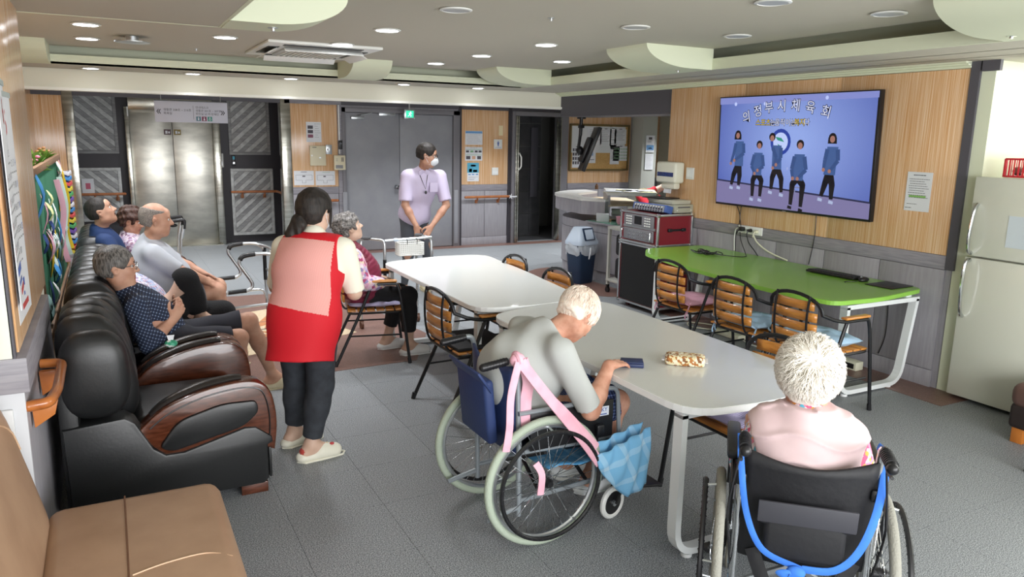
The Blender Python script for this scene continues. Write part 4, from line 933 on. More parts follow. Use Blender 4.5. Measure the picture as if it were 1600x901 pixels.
def cable(name, label, pts, r, m, group=None, n=6):
    P = [Vector(p) for p in pts]; o = P[0]; b = MB(); b.tube(smooth_path([p-o for p in P], n), r, 6); q = tag(O(name, b, m), label, 'cable', group); q.location = o; return q
m_cream_c = mat('cream_cable', C('#d9d8c0'), .5)
t2 = thing('power_plug', 'black plug at the left end of the socket strip', 'plug', (XW-.04, 5.29, .97)); b = MB(); b.box((-.02, 0, 0), (.05, .05, .04), None, .01); O('body', b, m_black, t2); b = MB(); b.tube([(-.045, 0, 0), (-.06, .01, -.02), (-.055, .03, -.05)], .006, 6); O('cord_relief', b, m_black, t2)
t2 = thing('power_plug', 'black plug in the middle of the socket strip', 'plug', (XW-.04, 5.19, .965)); b = MB(); b.cyl((0, 0, 0), (-.04, 0, 0), .018, .014, 10); O('body', b, m_black, t2); b = MB(); b.tube([(-.04, 0, 0), (-.05, 0, -.03), (-.045, 0, -.06)], .005, 6); O('cord_relief', b, m_black, t2)
t2 = thing('power_plug', 'cream plug at the right end of the socket strip', 'plug', (XW-.04, 5.11, .962)); b = MB(); b.cyl((0, 0, 0), (-.035, 0, 0), .019, .015, 10); O('body', b, m_cream_c, t2); b = MB(); b.tube([(-.035, 0, 0), (-.05, 0, -.02), (-.05, 0, -.05)], .006, 6); O('cord_relief', b, m_cream_c, t2)
cable('power_cable', 'thin black cable hanging from the left corner of the television to the sockets', [(XW-.03, 5.43, 1.22), (XW-.03, 5.36, 1.10), (XW-.03, 5.36, 1.0), (XW-.05, 5.37, .93), (XW-.05, 5.36, .745)], .004, m_black)
cable('power_cable', 'second black cable crossing down from the television to the sockets', [(XW-.03, 5.34, 1.21), (XW-.03, 5.355, 1.09), (XW-.035, 5.33, 1.0), (XW-.05, 5.30, .965)], .004, m_black)
cable('power_cable', 'black cable from the middle plug to the tabletop edge', [(XW-.09, 5.19, .945), (XW-.09, 5.16, .86), (XW-.06, 5.10, .78), (XW-.03, 5.05, .70)], .005, m_black)
cable('power_cable', 'cream cable curving from the right plug behind the green table', [(XW-.09, 5.11, .94), (XW-.09, 5.05, .87), (XW-.07, 4.92, .80), (XW-.05, 4.72, .752)], .007, m_cream_c)
cable('power_cable', 'white cable rising beside the black plug', [(XW-.05, 5.30, .985), (XW-.06, 5.36, .96), (XW-.06, 5.375, .88), (XW-.05, 5.375, .75)], .006, m_white)
cable('power_cable', 'single thin black cable from the lower right of the television down the wall', [(XW-.03, 4.47, 1.20), (XW-.03, 4.465, 1.08), (XW-.03, 4.47, .95), (XW-.03, 4.50, .75)], .004, m_black)
cable('power_cable', 'thin black cable hanging in the shade near the green table leg', [(XW-.03, 3.72, .69), (XW-.03, 3.70, .5), (XW-.03, 3.70, .3), (XW-.03, 3.74, .15)], .004, m_black)
P = []
for k in range(70):
    a = k*.55; P.append((4.93+.05*math.cos(a)+.04*math.sin(k*.31), 5.42+.10*math.sin(a)*.7-.0022*k*(1 if k > 35 else .2)+.02*math.sin(k*.9), .748+.010*(1+math.sin(k*1.3))))
cable('coiled_cable', 'black coiled cable bundle lying on the far end of the green table', P, .005, m_black, n=2)
cable('power_cable', 'black cable running from the coil to the wall plugs', [(4.96, 5.35, .748), (5.02, 5.15, .747), (5.12, 5.05, .747), (5.2, 5.12, .76), (5.28, 5.27, .86), (XW-.06, 5.31, .94)], .004, m_black)
# keyboard, mouse, mat
t = thing('keyboard', 'black computer keyboard on the green table', 'keyboard', (5.13, 4.07, .741), math.radians(93))
b = MB(); b.box((0, 0, .010), (.44, .145, .018), (.05, 0, 0), .005); O('case', b, m_black, t)
b = MB()
for r_ in range(5):
    for k in range(18): b.box((-.202+.0237*k, -.052+.025*r_, .021+.0013*(r_-2)), (.019, .020, .008))
O('keys', b, mat('key_black', C('#26272b'), .5), t, kind='stuff')
t = thing('computer_mouse', 'black computer mouse beside the keyboard', 'mouse', (5.13, 3.80, .741), math.radians(95)); b = MB(); b.ell((0, 0, .012), (.032, .055, .022), 16, 10); O('shell', b, m_black, t); b = MB(); b.cyl((-.004, .03, .033), (.004, .03, .033), .008, n=10); O('wheel', b, m_alu, t); b = MB(); b.tube(smooth_path([(0, .05, .01), (.01, .10, .004), (.05, .16, .004), (.02, .2, .004)], 4), .0025, 5); O('cord', b, m_black, t)
tag(O('mouse_mat', MB().box((0, 0, .003), (.27, .22, .005), (0, 0, .05), .002), m_black, loc=(5.16, 3.60, .741)), 'thin black mouse mat at the near end of the green table', 'mouse mat')
tag(O('power_strip', MB().box((0, 0, .025), (.10, .34, .05), None, .01), m_cream_c, loc=(5.0, 5.05, 0.004)), 'cream power strip on the floor under the green table', 'power strip')
t = thing('power_strip', 'pale cable tray on the floor behind the near green-table chair', 'power strip', (5.2, 3.95, .004)); b = MB(); b.box((0, 0, .035), (.09, .3, .07), None, .006); O('case', b, m_cream_c, t); b = MB(); b.box((-.047, 0, .035), (.004, .26, .04)); O('slot', b, m_black, t)
cable('floor_cable', 'white cable snaking over the floor under the green table', [(5.0, 4.9, .02), (4.95, 4.7, .012), (5.05, 4.5, .012), (5.15, 4.3, .012), (5.2, 4.1, .012)], .006, m_white)
cable('floor_cable', 'yellowish cable looped on the floor by the case wheels', [(5.0, 5.25, .02), (4.9, 5.45, .012), (5.0, 5.6, .012), (5.15, 5.4, .012), (5.2, 5.0, .012)], .006, m_cream_c)
t = thing('white_box_under_table', 'white upright plastic casing standing under the green table', 'casing', (5.14, 5.15, 0)); b = MB(); b.box((0, 0, .2), (.10, .16, .40), (0, -.12, 0), .03, 3); O('casing_body', b, m_white, t)

# ------------------------------------------------------------------ tissue packet and wallet
t = thing('tissue_packet', 'flat floral-print tissue packet lying on the near white table', 'tissues', (2.40, 2.70, .731), math.radians(-42))
m_flp = multi('brown_flower_print', [C('#efe6c8'), C('#b5753a'), C('#f4ecd4'), C('#8a5a34'), C('#e8d9a8')], 90)
b = MB(); b.ell((0, 0, .024), (.095, .05, .025), 20, 10, e1=.35, e2=.25); O('pack', b, m_flp, t)
for s in (-1, 1): b = MB(); b.box((s*.102, 0, .024), (.012, .085, .003)); O('sealed_end', b, m_paper, t)
tag(O('wallet', MB().box((0, 0, .009), (.11, .085, .018), (0, 0, math.radians(-35)), .004).box((0.003, .003, .0215), (.105, .08, .006), (0, 0, math.radians(-33)), .002), mat('navy_leather', C('#27345e'), .45), loc=(2.15, 2.79, .731)), 'small navy wallet under the old man\'s fingers', 'wallet')
# ------------------------------------------------------------------ hanging sign over the lift
m_sign = mat('sign_grey_white', C('#c9c9d4'), .5)
t = thing('hanging_sign', 'hanging grey direction sign with arrows and three pictograms before the lift', 'sign', (1.0, 10.62, 2.02))
YS = 10.62
b = MB(); b.box((0, 0, .0), (.86, .02, .26), None, .002); O('sign_board', b, m_sign, t)
b = MB(); b.box((0, .0, .135), (.86, .025, .012)); O('hanging_rail', b, m_black, t)
for x in (-.35, .35): b = MB(); b.cyl((x, 0, .14), (x, 0, .28), .004, n=6); O('hanger', b, m_alu, t)
def tx(name, s, size, x, z, par, m=m_ink, y=-.0115, al='LEFT', bold=.0): b = MB(); text_mb(b, s, size, (x, y, z), (1, 0, 0), (0, -1, 0), al, bold=bold); return O(name, b, m, par)
m_dk = mat('sign_ink', C('#33333a'), .7)
def chev(x, s):
    for k in (0, 1):
        for q in (-1, 1):
            b = MB(); b.box((x+k*.022, -.0115, q*.013), (.036, .002, .009), (0, -q*s*.95, 0)); O('arrow_stroke', b, m_dk, t)
chev(-.395, 1); chev(.36, -1)
tx('sign_lettering', '생활관 208호 ~ 216호', .036, -.33, .022, t, m_dk); tx('sign_lettering', '목욕실', .036, -.33, -.022, t, m_dk)
tx('sign_lettering', '안내데스크', .034, .045, .058, t, m_dk); tx('sign_lettering', '생활관 201호 ~ 207호', .034, .045, .018, t, m_dk); tx('sign_lettering', '화장실 남·여·장애인', .034, .045, -.022, t, m_dk)
b = MB(); b.box((.018, -.0115, -.005), (.003, .002, .17)); O('divider_line', b, m_dk, t)
for i, cc in enumerate(('#5a7f8c', '#7c3a58', '#3f8f84')):
    x = .075+.068*i; b = MB(); b.box((x, -.0115, -.08), (.056, .003, .056), None, .001); q = O('pictogram', b, mat('picto'+cc, C(cc), .6), t)
    b = MB(); b.ell((x, -.0135, -.064), (.006, .001, .006), 8, 6)
    if i == 0: b.add([(x-.010, -.014, -.074), (x+.010, -.014, -.074), (x+.004, -.014, -.10), (x-.004, -.014, -.10)], [(0, 1, 2, 3)], False)
    elif i == 1: b.add([(x-.004, -.014, -.072), (x+.004, -.014, -.072), (x+.012, -.014, -.10), (x-.012, -.014, -.10)], [(0, 1, 2, 3)], False)
    else: b.ring((x+.001, -.014, -.088), (0, 1, 0), .012, .002, 14, 5); b.box((x-.002, -.014, -.078), (.004, .002, .018))
    O('pictogram_mark', b, m_paper, q)
# exit sign
t = thing('exit_sign', 'small green lit running-man exit sign above the double doors', 'sign', (4.07, YW-.06, 2.13)); t.location.z = 2.09; t.location.y = 11.0
b = MB(); b.box((0, 0, 0), (.17, .05, .14), None, .006); O('housing', b, m_alu, t)
b = MB(); b.box((0, -.026, 0), (.12, .004, .10)); q = O('lit_face', b, mat('exit_green', C('#2fae86'), .4, emit=(C('#2fc79a'), 1.3)), t)
b = MB(); b.ell((.012, -.029, .03), (.009, .001, .009), 8, 6)
for a, c_, r in (((.008, .02), (-.005, -.004), .007), ((-.005, -.004), (.018, -.018), .005), ((.018, -.018), (.012, -.04), .004), ((-.005, -.004), (-.016, -.024), .005), ((-.016, -.024), (-.036, -.03), .004), ((.006, .018), (.03, .006), .004), ((.006, .018), (-.02, .012), .004)): b.cyl((a[0], -.029, a[1]), (c_[0], -.029, c_[1]), r*.8, n=6)
O('running_figure', b, mat('exit_white', C('#eafff6'), .5, emit=(C('#eafff6'), 1.5)), q)
b = MB(); b.cyl((0, 0, .07), (0, 0, .2), .012, n=8); O('stem', b, m_alu, t)
Yp = YW-.016
m_b1 = mat('print_blue', C('#6f9fd0'), .8); m_b2 = mat('print_cyan', C('#5aaecb'), .8); m_dkp = mat('print_photo', C('#55525a'), .8); m_pk = mat('print_pinkish', C('#8e5b6e'), .8); m_yl = mat('print_yellow', C('#dcc56a'), .8); m_gp = mat('print_green', C('#88b58a'), .8); m_pch = mat('print_peach', C('#d5a98d'), .8)
R_ = rows
notice('white sheet with three small photographs, topmost on the stone between lift and doors', 'b', (2.71, Yp, 1.80), .22, .29, R_(.25, .9, 7, .55, .95), blocks=[(.1, .45, .66, .82, m_dkp), (.1, .45, .44, .60, m_dkp), (.1, .45, .22, .38, m_pk)])
t = thing('wall_cabinet', 'cream metal wall cabinet with keyhole under the photo sheet', 'cabinet', (2.755, Yp, 1.46)); b = MB(); b.box((0, -.012, 0), (.235, .024, .29), None, .004); q = O('door', b, mat('cream_enamel', C('#e2d9bb'), .4), t); b = MB(); b.box((.03, -.026, -.03), (.03, .004, .015)); O('latch', b, m_alu, q); b = MB(); b.box((-.09, -.026, 0), (.012, .004, .02)); O('hinge', b, m_alu, q); b = MB(); b.box((-.05, -.026, .12), (.06, .002, .008)); O('mark', b, m_ink, q)
plate('small grey metal box beside the cream cabinet', (2.92, Yp, 1.55), (.09, .14, .03), 'box', m_alu, [(-.02, 0, .02, .03, m_frame)], name='metal_box')
notice('left one of two white floor-plan sheets on the stone', 'b', (2.545, Yp, 1.135), .29, .21, [], blocks=[(.35, .65, .9, .93, m_ink), (.08, .92, .70, .712, m_ink), (.08, .09, .35, .70, m_ink), (.91, .92, .35, .70, m_ink), (.08, .38, .35, .362, m_ink), (.60, .92, .35, .362, m_ink), (.40, .41, .15, .35, m_ink), (.58, .59, .15, .35, m_ink), (.40, .59, .14, .152, m_ink), (.42, .56, .58, .66, m_dkp)], seed=1)
notice('right one of two white floor-plan sheets on the stone', 'b', (2.86, Yp, 1.13), .29, .21, [], blocks=[(.35, .75, .9, .92, m_gp), (.08, .92, .70, .712, m_ink), (.08, .09, .35, .70, m_ink), (.91, .92, .35, .70, m_ink), (.08, .38, .35, .362, m_ink), (.60, .92, .35, .362, m_ink), (.40, .41, .15, .35, m_ink), (.58, .59, .15, .35, m_ink), (.40, .59, .14, .152, m_ink), (.40, .52, .58, .66, m_dkp)], seed=2)
t = thing('alarm_panel', 'cream keypad alarm panel on the door jamb', 'panel', (3.065, Yp-.04, 1.36)); b = MB(); b.box((0, -.02, 0), (.17, .04, .215), None, .006); q = O('panel_body', b, mat('cream_enamel', C('#e2d9bb'), .4), t)
b = MB()
b.box((-.01, -.041, -.06), (.11, .002, .05)); O('label_area', b, m_slatw, q)
for i in range(2):
    for j in range(4): b = MB(); b.box((.03+.02*i, -.042, .07-.016*j), (.013, .004, .011)); O('key', b, m_dkp, q)
b = MB(); b.box((-.045, -.042, .055), (.03, .002, .004)); b.box((-.045, -.042, .03), (.03, .002, .004)); O('print_line', b, m_ink, q, kind='stuff')
t = thing('card_reader', 'slim black card reader on the grey jamb left of the double doors', 'card reader', (3.09, YW-.05, 1.62)); b = MB(); b.box((0, -.012, 0), (.055, .025, .13), None, .005); O('reader', b, m_black, t); b = MB(); b.box((0, -.026, .02), (.03, .003, .03)); O('reader_window', b, mat('reader_glass', C('#4a4d55'), .2), t)
notice('blue-headed white notice, uppermost of three right of the double doors', 'b', (5.30, Yp, 1.755), .31, .22, R_(.12, .72, 6), blocks=[(.02, .98, .82, .98, m_b1)], seed=4)
notice('white picture notice in the middle of three right of the double doors', 'b', (5.30, Yp, 1.50), .31, .22, [(.93, .3, .7, .02)]+R_(.5, .62, 2), blocks=[(.04, .96, .80, .83, m_gp), (.05, .22, .6, .74, m_dkp), (.3, .48, .6, .74, m_gp), (.56, .72, .6, .74, m_dkp), (.78, .95, .6, .74, m_dkp), (.04, .96, .40, .43, m_gp), (.06, .3, .1, .34, m_dkp), (.4, .6, .1, .34, m_pch), (.7, .92, .1, .34, m_dkp)], seed=5)
notice('bright blue and white leaflet, lowest of three right of the double doors', 'b', (5.29, Yp, 1.205), .21, .30, [(.1, .1, .6, .02)]+R_(.18, .24, 2), blocks=[(0, 1, .46, 1, m_b2), (.3, .72, .8, .90, m_pk), (.15, .4, .5, .68, m_yl), (.5, .85, .5, .62, m_paper), (.08, .3, .34, .40, m_b1), (.4, .62, .34, .40, m_b1), (.72, .94, .34, .40, m_b1)], seed=6)
t = plate('square men\'s toilet sign with blue figure beside the toilet door', (5.735, Yp, 1.66), (.15, .155, .02), 'sign', name='toilet_sign')
b = MB(); b.ell((0, -.0215, .045), (.009, .001, .009), 10, 6); b.prism([(-.018, .032), (.018, .032), (.007, -.035), (-.007, -.035)], .001, R=Matrix(((1, 0, 0), (0, 0, -1), (0, 1, 0))), o=(0, -.0205, 0)); O('figure_mark', b, mat('sign_blue', C('#3f5fa8'), .6), t)
tx('sign_lettering', '남자화장실', .026, 0, -.058, t, mat('sign_blue', C('#3f5fa8'), .6), -.0215, 'CENTER')
plate('white light switch plate below the toilet sign', (5.69, Yp, 1.215), (.12, .125, .012), details=[(-.03, -.015, .03, .05, m_te), (.0, -.015, .025, .05, m_te), (.032, -.015, .03, .05, m_te)])
tag(O('faded_patch', MB().box((5.79, Yp-.001, 1.88), (.075, .002, .16)), mat('pale_tape', C('#e8d9ae'), .6)), 'pale strip of tape near the top of the stone by the toilet door', 'tape')
# handrails
def handrail(label, pts, brackets, nrm, r=.021, end=True, loc=None):
    P = [Vector(p) for p in pts]; o = P[0].copy(); t = thing('handrail', label, 'handrail', o); b = MB(); b.tube([p-o for p in round_path(P, .05, 5)], r, 12, flat=(1, .85)); 
    for p in (P[0], P[-1]): b.ell(p-o, r, 10, 8)
    O('rail', b, m_rail_w, t)
    for p in brackets:
        p = Vector(p)-o; n = Vector(nrm(p+o) if callable(nrm) else nrm); b = MB(); b.tube([p+V(0, 0, -.015), p+V(0, 0, -.05)+n*.012, p+V(0, 0, -.075)+n*.05], .014, 8, flat=(1, 1.4)); b.box(p+n*.055+V(0, 0, -.075), (.05 if abs(n.y) > .5 else .012, .012 if abs(n.y) > .5 else .05, .06), None, .004); O('bracket', b, m_rail_w, t)
    return t
handrail('brown wooden handrail right of the double doors', [(5.13, YW-.075, .80), (5.93, YW-.075, .80)], [(5.35, YW-.075, .80), (5.75, YW-.075, .80)], (0, 1, 0))
handrail('brown wooden handrail between lift and double doors, behind the red vest', [(2.45, YW-.075, .80), (3.02, YW-.075, .80)], [(2.52, YW-.075, .80), (2.92, YW-.075, .80)], (0, 1, 0))
handrail('brown wooden handrail turning the corner right of the lift', [(1.74, 12.88, .83), (2.44, 12.88, .83), (2.44, 12.2, .83), (2.44, 11.6, .83)], [(1.90, 12.88, .83), (2.25, 12.88, .83)], (0, 1, 0))
handrail('brown wooden handrail left of the lift, behind the man in blue', [(-.38, 12.88, .83), (.2, 12.88, .83)], [(-.2, 12.88, .83), (.1, 12.88, .83)], (0, 1, 0))
t = thing('handrail', 'short orange wooden handrail on the pillar beside the near sofa', 'handrail', (-.27, 3.2, .80)); m_rn = mat('orange_rail_near', C('#a9602c'), .28, kind='noise', col2=C('#be743b'), scale=14, coat=.4)
b = MB(); b.tube(round_path([(-.055, -.06, -.005), (.012, -.06, 0), (.03, .1, 0), (.03, .48, 0), (-.05, .50, 0)], .035, 5), .021, 12, flat=(1, .9)); b.ell((-.055, -.06, -.005), .02, 10, 8); O('rail', b, m_rn, t)
for y in (.02, .42): b = MB(); b.prism([(-.055, -.015), (.035, -.015), (.02, -.075), (-.05, -.12)], .035, R=Matrix(((1, 0, 0), (0, 0, -1), (0, 1, 0))), o=(0, y+.035, 0), b=.003); O('bracket', b, m_rn, t)
t = thing('cloth_tie', 'white cloth strip tied from the right handrail to the toilet door', 'tie', (5.95, YW-.10, .80)); b = MB(); b.tube(smooth_path([(0, 0, 0), (.06, -.01, -.005), (.12, 0, 0)], 3), .012, 6, flat=(1, .5)); O('strip', b, m_paper, t); b = MB()
for a in range(5): b.cyl((0, 0, 0), (.04*math.cos(a*1.3), -.02, .045*math.sin(a*1.3)), .009, .004, 6)
O('bow', b, m_paper, t)
# urinal in the toilet
t = thing('urinal', 'white urinal seen through the open toilet door', 'urinal', (6.52, 13.28, 0))
b = MB(); b.tube(smooth_path([(0, -.12, .30), (0, -.17, .45), (0, -.12, .7), (0, -.07, .95)], 5), [.05]*3+[.13]*5+[.16]*5+[.15]*3, 14, flat=(1, .9)); O('bowl', b, m_white, t); b = MB(); b.box((0, -.03, 1.02), (.12, .06, .06), None, .01); O('flush_valve', b, m_chrome, t); b = MB(); b.ring((.02, -.08, 1.0), (0, 1, 0), .12, .014, 20, 6); O('grab_ring', b, m_chrome, t)
plate('card reader by the lift, white upper one', (1.60, 12.97, 1.33), (.09, .22, .02), 'panel', details=[(0, .03, .03, .04, m_frame), (0, -.05, .05, .06, m_alu)], name='lift_sensor')
plate('black lift call panel beside the white one', (1.78+.02, 12.97, 1.34), (.055, .2, .02), 'panel', m_black, [(0, .03, .03, .05, m_b2), (0, -.05, .03, .03, m_alu)], name='call_panel')

# ------------------------------------------------------------------ bulletin board, pillar notices
t = thing('bulletin_board', 'framed cork and white bulletin board full of papers on the far wall', 'notice board', (7.76, Yp, 1.62)); W2, H2 = .62, .39
for x, z, sx, sz in ((0, H2, 1.26, .035), (0, -H2, 1.26, .035), (-W2, 0, .035, .8), (W2, 0, .035, .8)): b = MB(); b.box((x, -.018, z), (sx, .036, sz), None, .006); O('frame_bar', b, mat('bronze_frame', C('#7d6a45'), .35, .5), t)
b = MB(); b.box((.0, -.006, -.0), (1.22, .012, .76)); O('cork', b, mat('cork', C('#c49a5c'), .9, kind='noise', col2=C('#d3ad72'), scale=60), t)
b = MB(); b.box((-.02, -.014, .14), (1.14, .006, .46)); O('whiteboard', b, mat('whiteboard', C('#dcdfe0'), .35), t)
for i, (x, z, w_, h_, bl) in enumerate(((-.47, -.17, .2, .36, 'p'), (-.22, -.13, .28, .28, 's'), (.33, -.12, .2, .34, 'g'), (.46, -.1, .33, .26, 'd'), (-.12, .2, .3, .28, 'l'), (.12, .18, .24, .3, 'l'), (.44, .2, .26, .26, 't'), (.28, .16, .14, .36, 'l'))):
    b = MB(); b.box((x, -.019, z), (w_, .002, h_)); q = O('pinned_paper', b, m_paper, t)
    b = MB()
    if bl == 'p':
        for r in range(4):
            for c_ in range(4): b.box((x-.075+.05*c_, -.0205, z+.13-.075*r), (.034, .001, .05))
        mm = m_dkp
    elif bl == 's':
        for k, mm in enumerate((m_yl, m_gp, m_b1)): bb = MB(); bb.box((x-.08+.07*k, -.0205, z+.04), (.05, .001, .1)); O('print_block', bb, mm, q)
        b.box((x, -.0205, z-.08), (.22, .001, .01)); mm = m_ink
    elif bl == 'd':
        for r in range(4):
            for c_ in range(8): b.box((x-.13+.037*c_, -.0205, z+.08-.055*r), (.016, .001, .028))
        mm = m_gp
    else:
        for r in range(7): b.box((x-.01*(r % 3), -.0205, z+h_*.38-h_*.1*r), (w_*.7-.02*(r % 3), .001, .006))
        mm = m_slatw
    O('print', b, mm, q, kind='stuff'); b = MB(); b.box((x, -.022, z+h_/2), (.06, .006, .012)); O('clip', b, m_dkp, q)
notice('white and blue notice, upper one on the pale pillar', 'b', (8.62, 10.985, 1.70), .19, .30, R_(.6, .72, 3, .15, .8), blocks=[(.3, .7, .76, .9, m_dkp), (.06, .94, .14, .44, m_b1), (.3, .7, .22, .28, m_paper)], seed=8)
notice('plain typed notice, lower one on the pale pillar', 'b', (8.615, 10.985, 1.385), .185, .28, R_(.12, .88, 11, .1, .85, .01), seed=9, ink=m_slatw)
# small screen hanging from the beam
t = thing('hanging_monitor', 'small screen tilted on a black ceiling pole above the nurse counter', 'monitor', (5.78, 8.5, 2.3))
t.location.z = 2.06; t.location.y = 8.8; t.location.x=5.72
b = MB(); b.cyl((0, 0, .0), (-.01, 0, -.24), .024, n=10); b.cyl((0, 0, .01), (0, 0, -.02), .06, n=14); b.box((-.0, 0, -.12), (.07, .05, .04)); O('pole', b, m_black, t)
b = MB(); b.tube([(-.01, 0, -.22), (-.03, 0, -.40), (.02, 0, -.46)], .022, 8); b.ell((-.01, 0, -.44), (.05, .05, .06), 10, 8); O('tilt_arm', b, m_black, t)
sc_ = O('screen_body', MB().box((0, 0, 0), (.05, .52, .62), None, .01).box((-.05, 0, -.03), (.06, .26, .36), None, .02), m_black, t, loc=(.13, -.03, -.42), rot=(0, math.radians(20), math.radians(-27)))
b = MB(); b.box((.027, 0, .0), (.004, .47, .56)); O('screen_face', b, mat('screen_tan_reflection', C('#a5805f'), .25), sc_)  # tan base colour stands in for a reflection on the screen
t = thing('security_camera', 'small white dome camera under the dark beam by the pillar', 'camera', (8.35, 11.2, 2.295)); b = MB(); b.lathe([(.05, 0), (.05, -.03), (.045, -.035), (.03, -.06), (0, -.07)], (0, 0, 0)); O('dome', b, m_white, t); b = MB(); b.ell((0, -.02, -.055), (.02, .02, .02), 10, 8); O('lens', b, m_black, t)

# ------------------------------------------------------------------ nurse counter
m_ctr = mat('counter_grey_laminate', C('#96949b'), .4, kind='noise', col2=C('#a5a3a9'), scale=8, stretch=(4, 4, .5)); m_ctop = mat('counter_white_top', C('#dcdcd8'), .3)
t = thing('nurse_counter', 'grey curved reception counter with white raised ledge', 'counter', (6.0, 8.0, 0))
def off(P): return [(p[0]-6.0, p[1]-8.0) for p in P]
arc = lambda cx, cy, r, a0, a1, n=10: [(cx+r*math.cos(math.radians(a0+(a1-a0)*i/n)), cy+r*math.sin(math.radians(a0+(a1-a0)*i/n))) for i in range(n+1)]
body = arc(6.25, 8.55, .8, 90, 180, 10)+[(5.42, 8.0), (5.46, 7.3), (5.55, 6.72), (6.0, 6.72), (6.0, 8.0), (6.2, 8.9)]
b = MB(); b.prism(off(body), .60, o=(0, 0, .13)); O('front_panel', b, m_ctr, t)
b = MB(); b.prism(off([(p[0]+(.02 if p[0] < 6 else 0), p[1]) for p in body]), .13, o=(0, 0, 0)); O('plinth', b, m_ctr, t)
b = MB(); b.tube([V(p[0]-6.0, p[1]-8.0, .13) for p in body[5:14]], .004, 5); b.tube([V(p[0]-6.0-.002, p[1]-8.0, .62) for p in body[5:14]], .003, 5); O('panel_joint', b, m_dkgrey, t)
b = MB(); b.prism(off([(5.38, 8.1), (5.42, 7.3), (5.5, 6.68), (6.3, 6.68), (6.3, 8.1)]), .02, o=(0, 0, .73)); O('desk_top', b, m_ctr, t)
b = MB(); b.prism(off([(5.40, 8.08), (5.44, 7.3), (5.52, 6.7), (6.28, 6.7), (6.28, 8.08)]), .006, o=(0, 0, .751)); O('glass_cover', b, mat('green_glass_sheet', C('#5e9a84'), .06, spec=.8), t)
dr = arc(6.3, 8.6, .92, 90, 185, 12)+[(5.34, 8.15), (5.52, 7.88), (5.62, 7.95), (5.55, 8.4), (5.75, 8.9), (6.3, 9.2)]
b = MB(); b.prism(off(dr), .17, o=(0, 0, .83)); O('ledge_front', b, m_ctr, t)
b = MB(); b.prism(off([(p[0]*1.0+(-.015 if p[0] < 5.6 else 0), p[1]) for p in dr]), .03, o=(0, 0, 1.0)); O('ledge_top', b, m_ctop, t)
b = MB(); b.prism(off([(5.56, 7.98), (6.2, 7.98), (6.6, 8.9), (6.3, 9.2), (5.75, 8.9), (5.55, 8.4)]), .02, o=(0, 0, .93)); O('inner_desk', b, m_beige, t)
b = MB(); b.prism(off([(5.62, 7.98), (6.12, 7.62), (6.55, 8.2), (6.1, 8.75)]), .035, o=(0, 0, 1.075)); O('upper_shelf', b, m_ctop, t)
b = MB(); b.prism(off([(6.10, 7.66), (6.14, 7.64), (6.5, 8.16), (6.46, 8.2)]), .32, o=(0, 0, .756)); b.prism(off([(5.64, 8.0), (5.67, 7.98), (6.1, 8.7), (6.06, 8.7)]), .32, o=(0, 0, .756)); O('shelf_support', b, m_ctr, t)
dv = V(.81, -.585, 0)   # along the shelf front
def onshelf(u, back, z): p = V(5.62, 7.98, 0)+dv*u+V(.585, .81, 0)*back; return (p.x, p.y, z)
az = math.atan2(dv.y, dv.x)
for u, back, sz, nm, lb, m_, zz in ((.14, .13, (.15, .2, .06), 'document_tray', 'grey lidded tray under the left of the counter shelf', m_slatw, .80), (.14, .12, (.15, .2, .05), 'document_tray', 'upper grey tray stacked under the counter shelf', mat('grey_green_box', C('#8f9a90'), .5), .86)):
    tag(O(nm, MB().box((0, 0, 0), sz, None, .006).box((0, 0, sz[2]/2), (sz[0]+.01, sz[1]+.01, .008)), m_, loc=onshelf(u, back, zz), rot=(0, 0, az)), lb, 'tray')
for u, lb in ((.35, 'left of two white vented boxes under the counter shelf'), (.53, 'right of two white vented boxes under the counter shelf')):
    t2 = thing('storage_box', lb, 'box', onshelf(u, .12, .76), az, 'white boxes under the counter shelf'); b = MB(); b.box((0, 0, .09), (.17, .2, .17), None, .008); O('box_body', b, m_white, t2)
    for dx, dz in ((-.03, .12), (0, .10), (.03, .12), (-.03, .07), (.03, .07), (0, .09)): b = MB(); b.box((dx, -.101, dz), (.012, .002, .006)); O('vent', b, m_dkp, t2)
rr = random.Random(4)
for k, (u, back, z) in enumerate(((.08, .1, 1.112), (.2, .22, 1.112), (.33, .1, 1.112), (.47, .2, 1.112), (.52, .08, 1.112), (.3, .3, 1.112))):
    lb = ['stack of papers at the left end of the counter shelf', 'yellowish papers further back on the counter shelf', 'papers with dark clips mid counter shelf', 'open white papers at the right of the counter shelf', 'papers overhanging the right end of the counter shelf', 'papers at the rear of the counter shelf'][k]
    t2 = thing('paper_stack', lb, 'papers', onshelf(u, back, z), az+rr.uniform(-.3, .3), 'papers on the counter shelf')
    for j in range(3): b = MB(); b.box((rr.uniform(-.01, .01), rr.uniform(-.01, .01), .004+.006*j), (.21, .28, .004), (0, 0, rr.uniform(-.1, .1))); O('sheet', b, m_paper if (j+k) % 3 else mat('buff_paper', C('#d8d3a8'), .8), t2)
t2 = thing('pink_bowl', 'pink plastic bowl on the glass-topped desk', 'bowl', (5.55, 7.55, .758)); b = MB(); b.lathe([(0, 0), (.05, 0), (.065, .02), (.068, .08), (.072, .085), (.064, .085), (.06, .02), (0, .012)], (0, 0, 0)); O('bowl_body', b, mat('pink_plastic', C('#e2a0b2'), .35), t2); b = MB(); b.ring((0, 0, .085), (0, 0, 1), .07, .004); O('rim', b, mat('pink_plastic', C('#e2a0b2'), .35), t2)
tag(O('white_card', MB().box((0, 0, .05), (.16, .02, .11), (.35, 0, 0)), m_paper, loc=(5.48, 7.86, .758), rot=(0, 0, -.8)), 'leaning pale card beside the pink bowl', 'card')
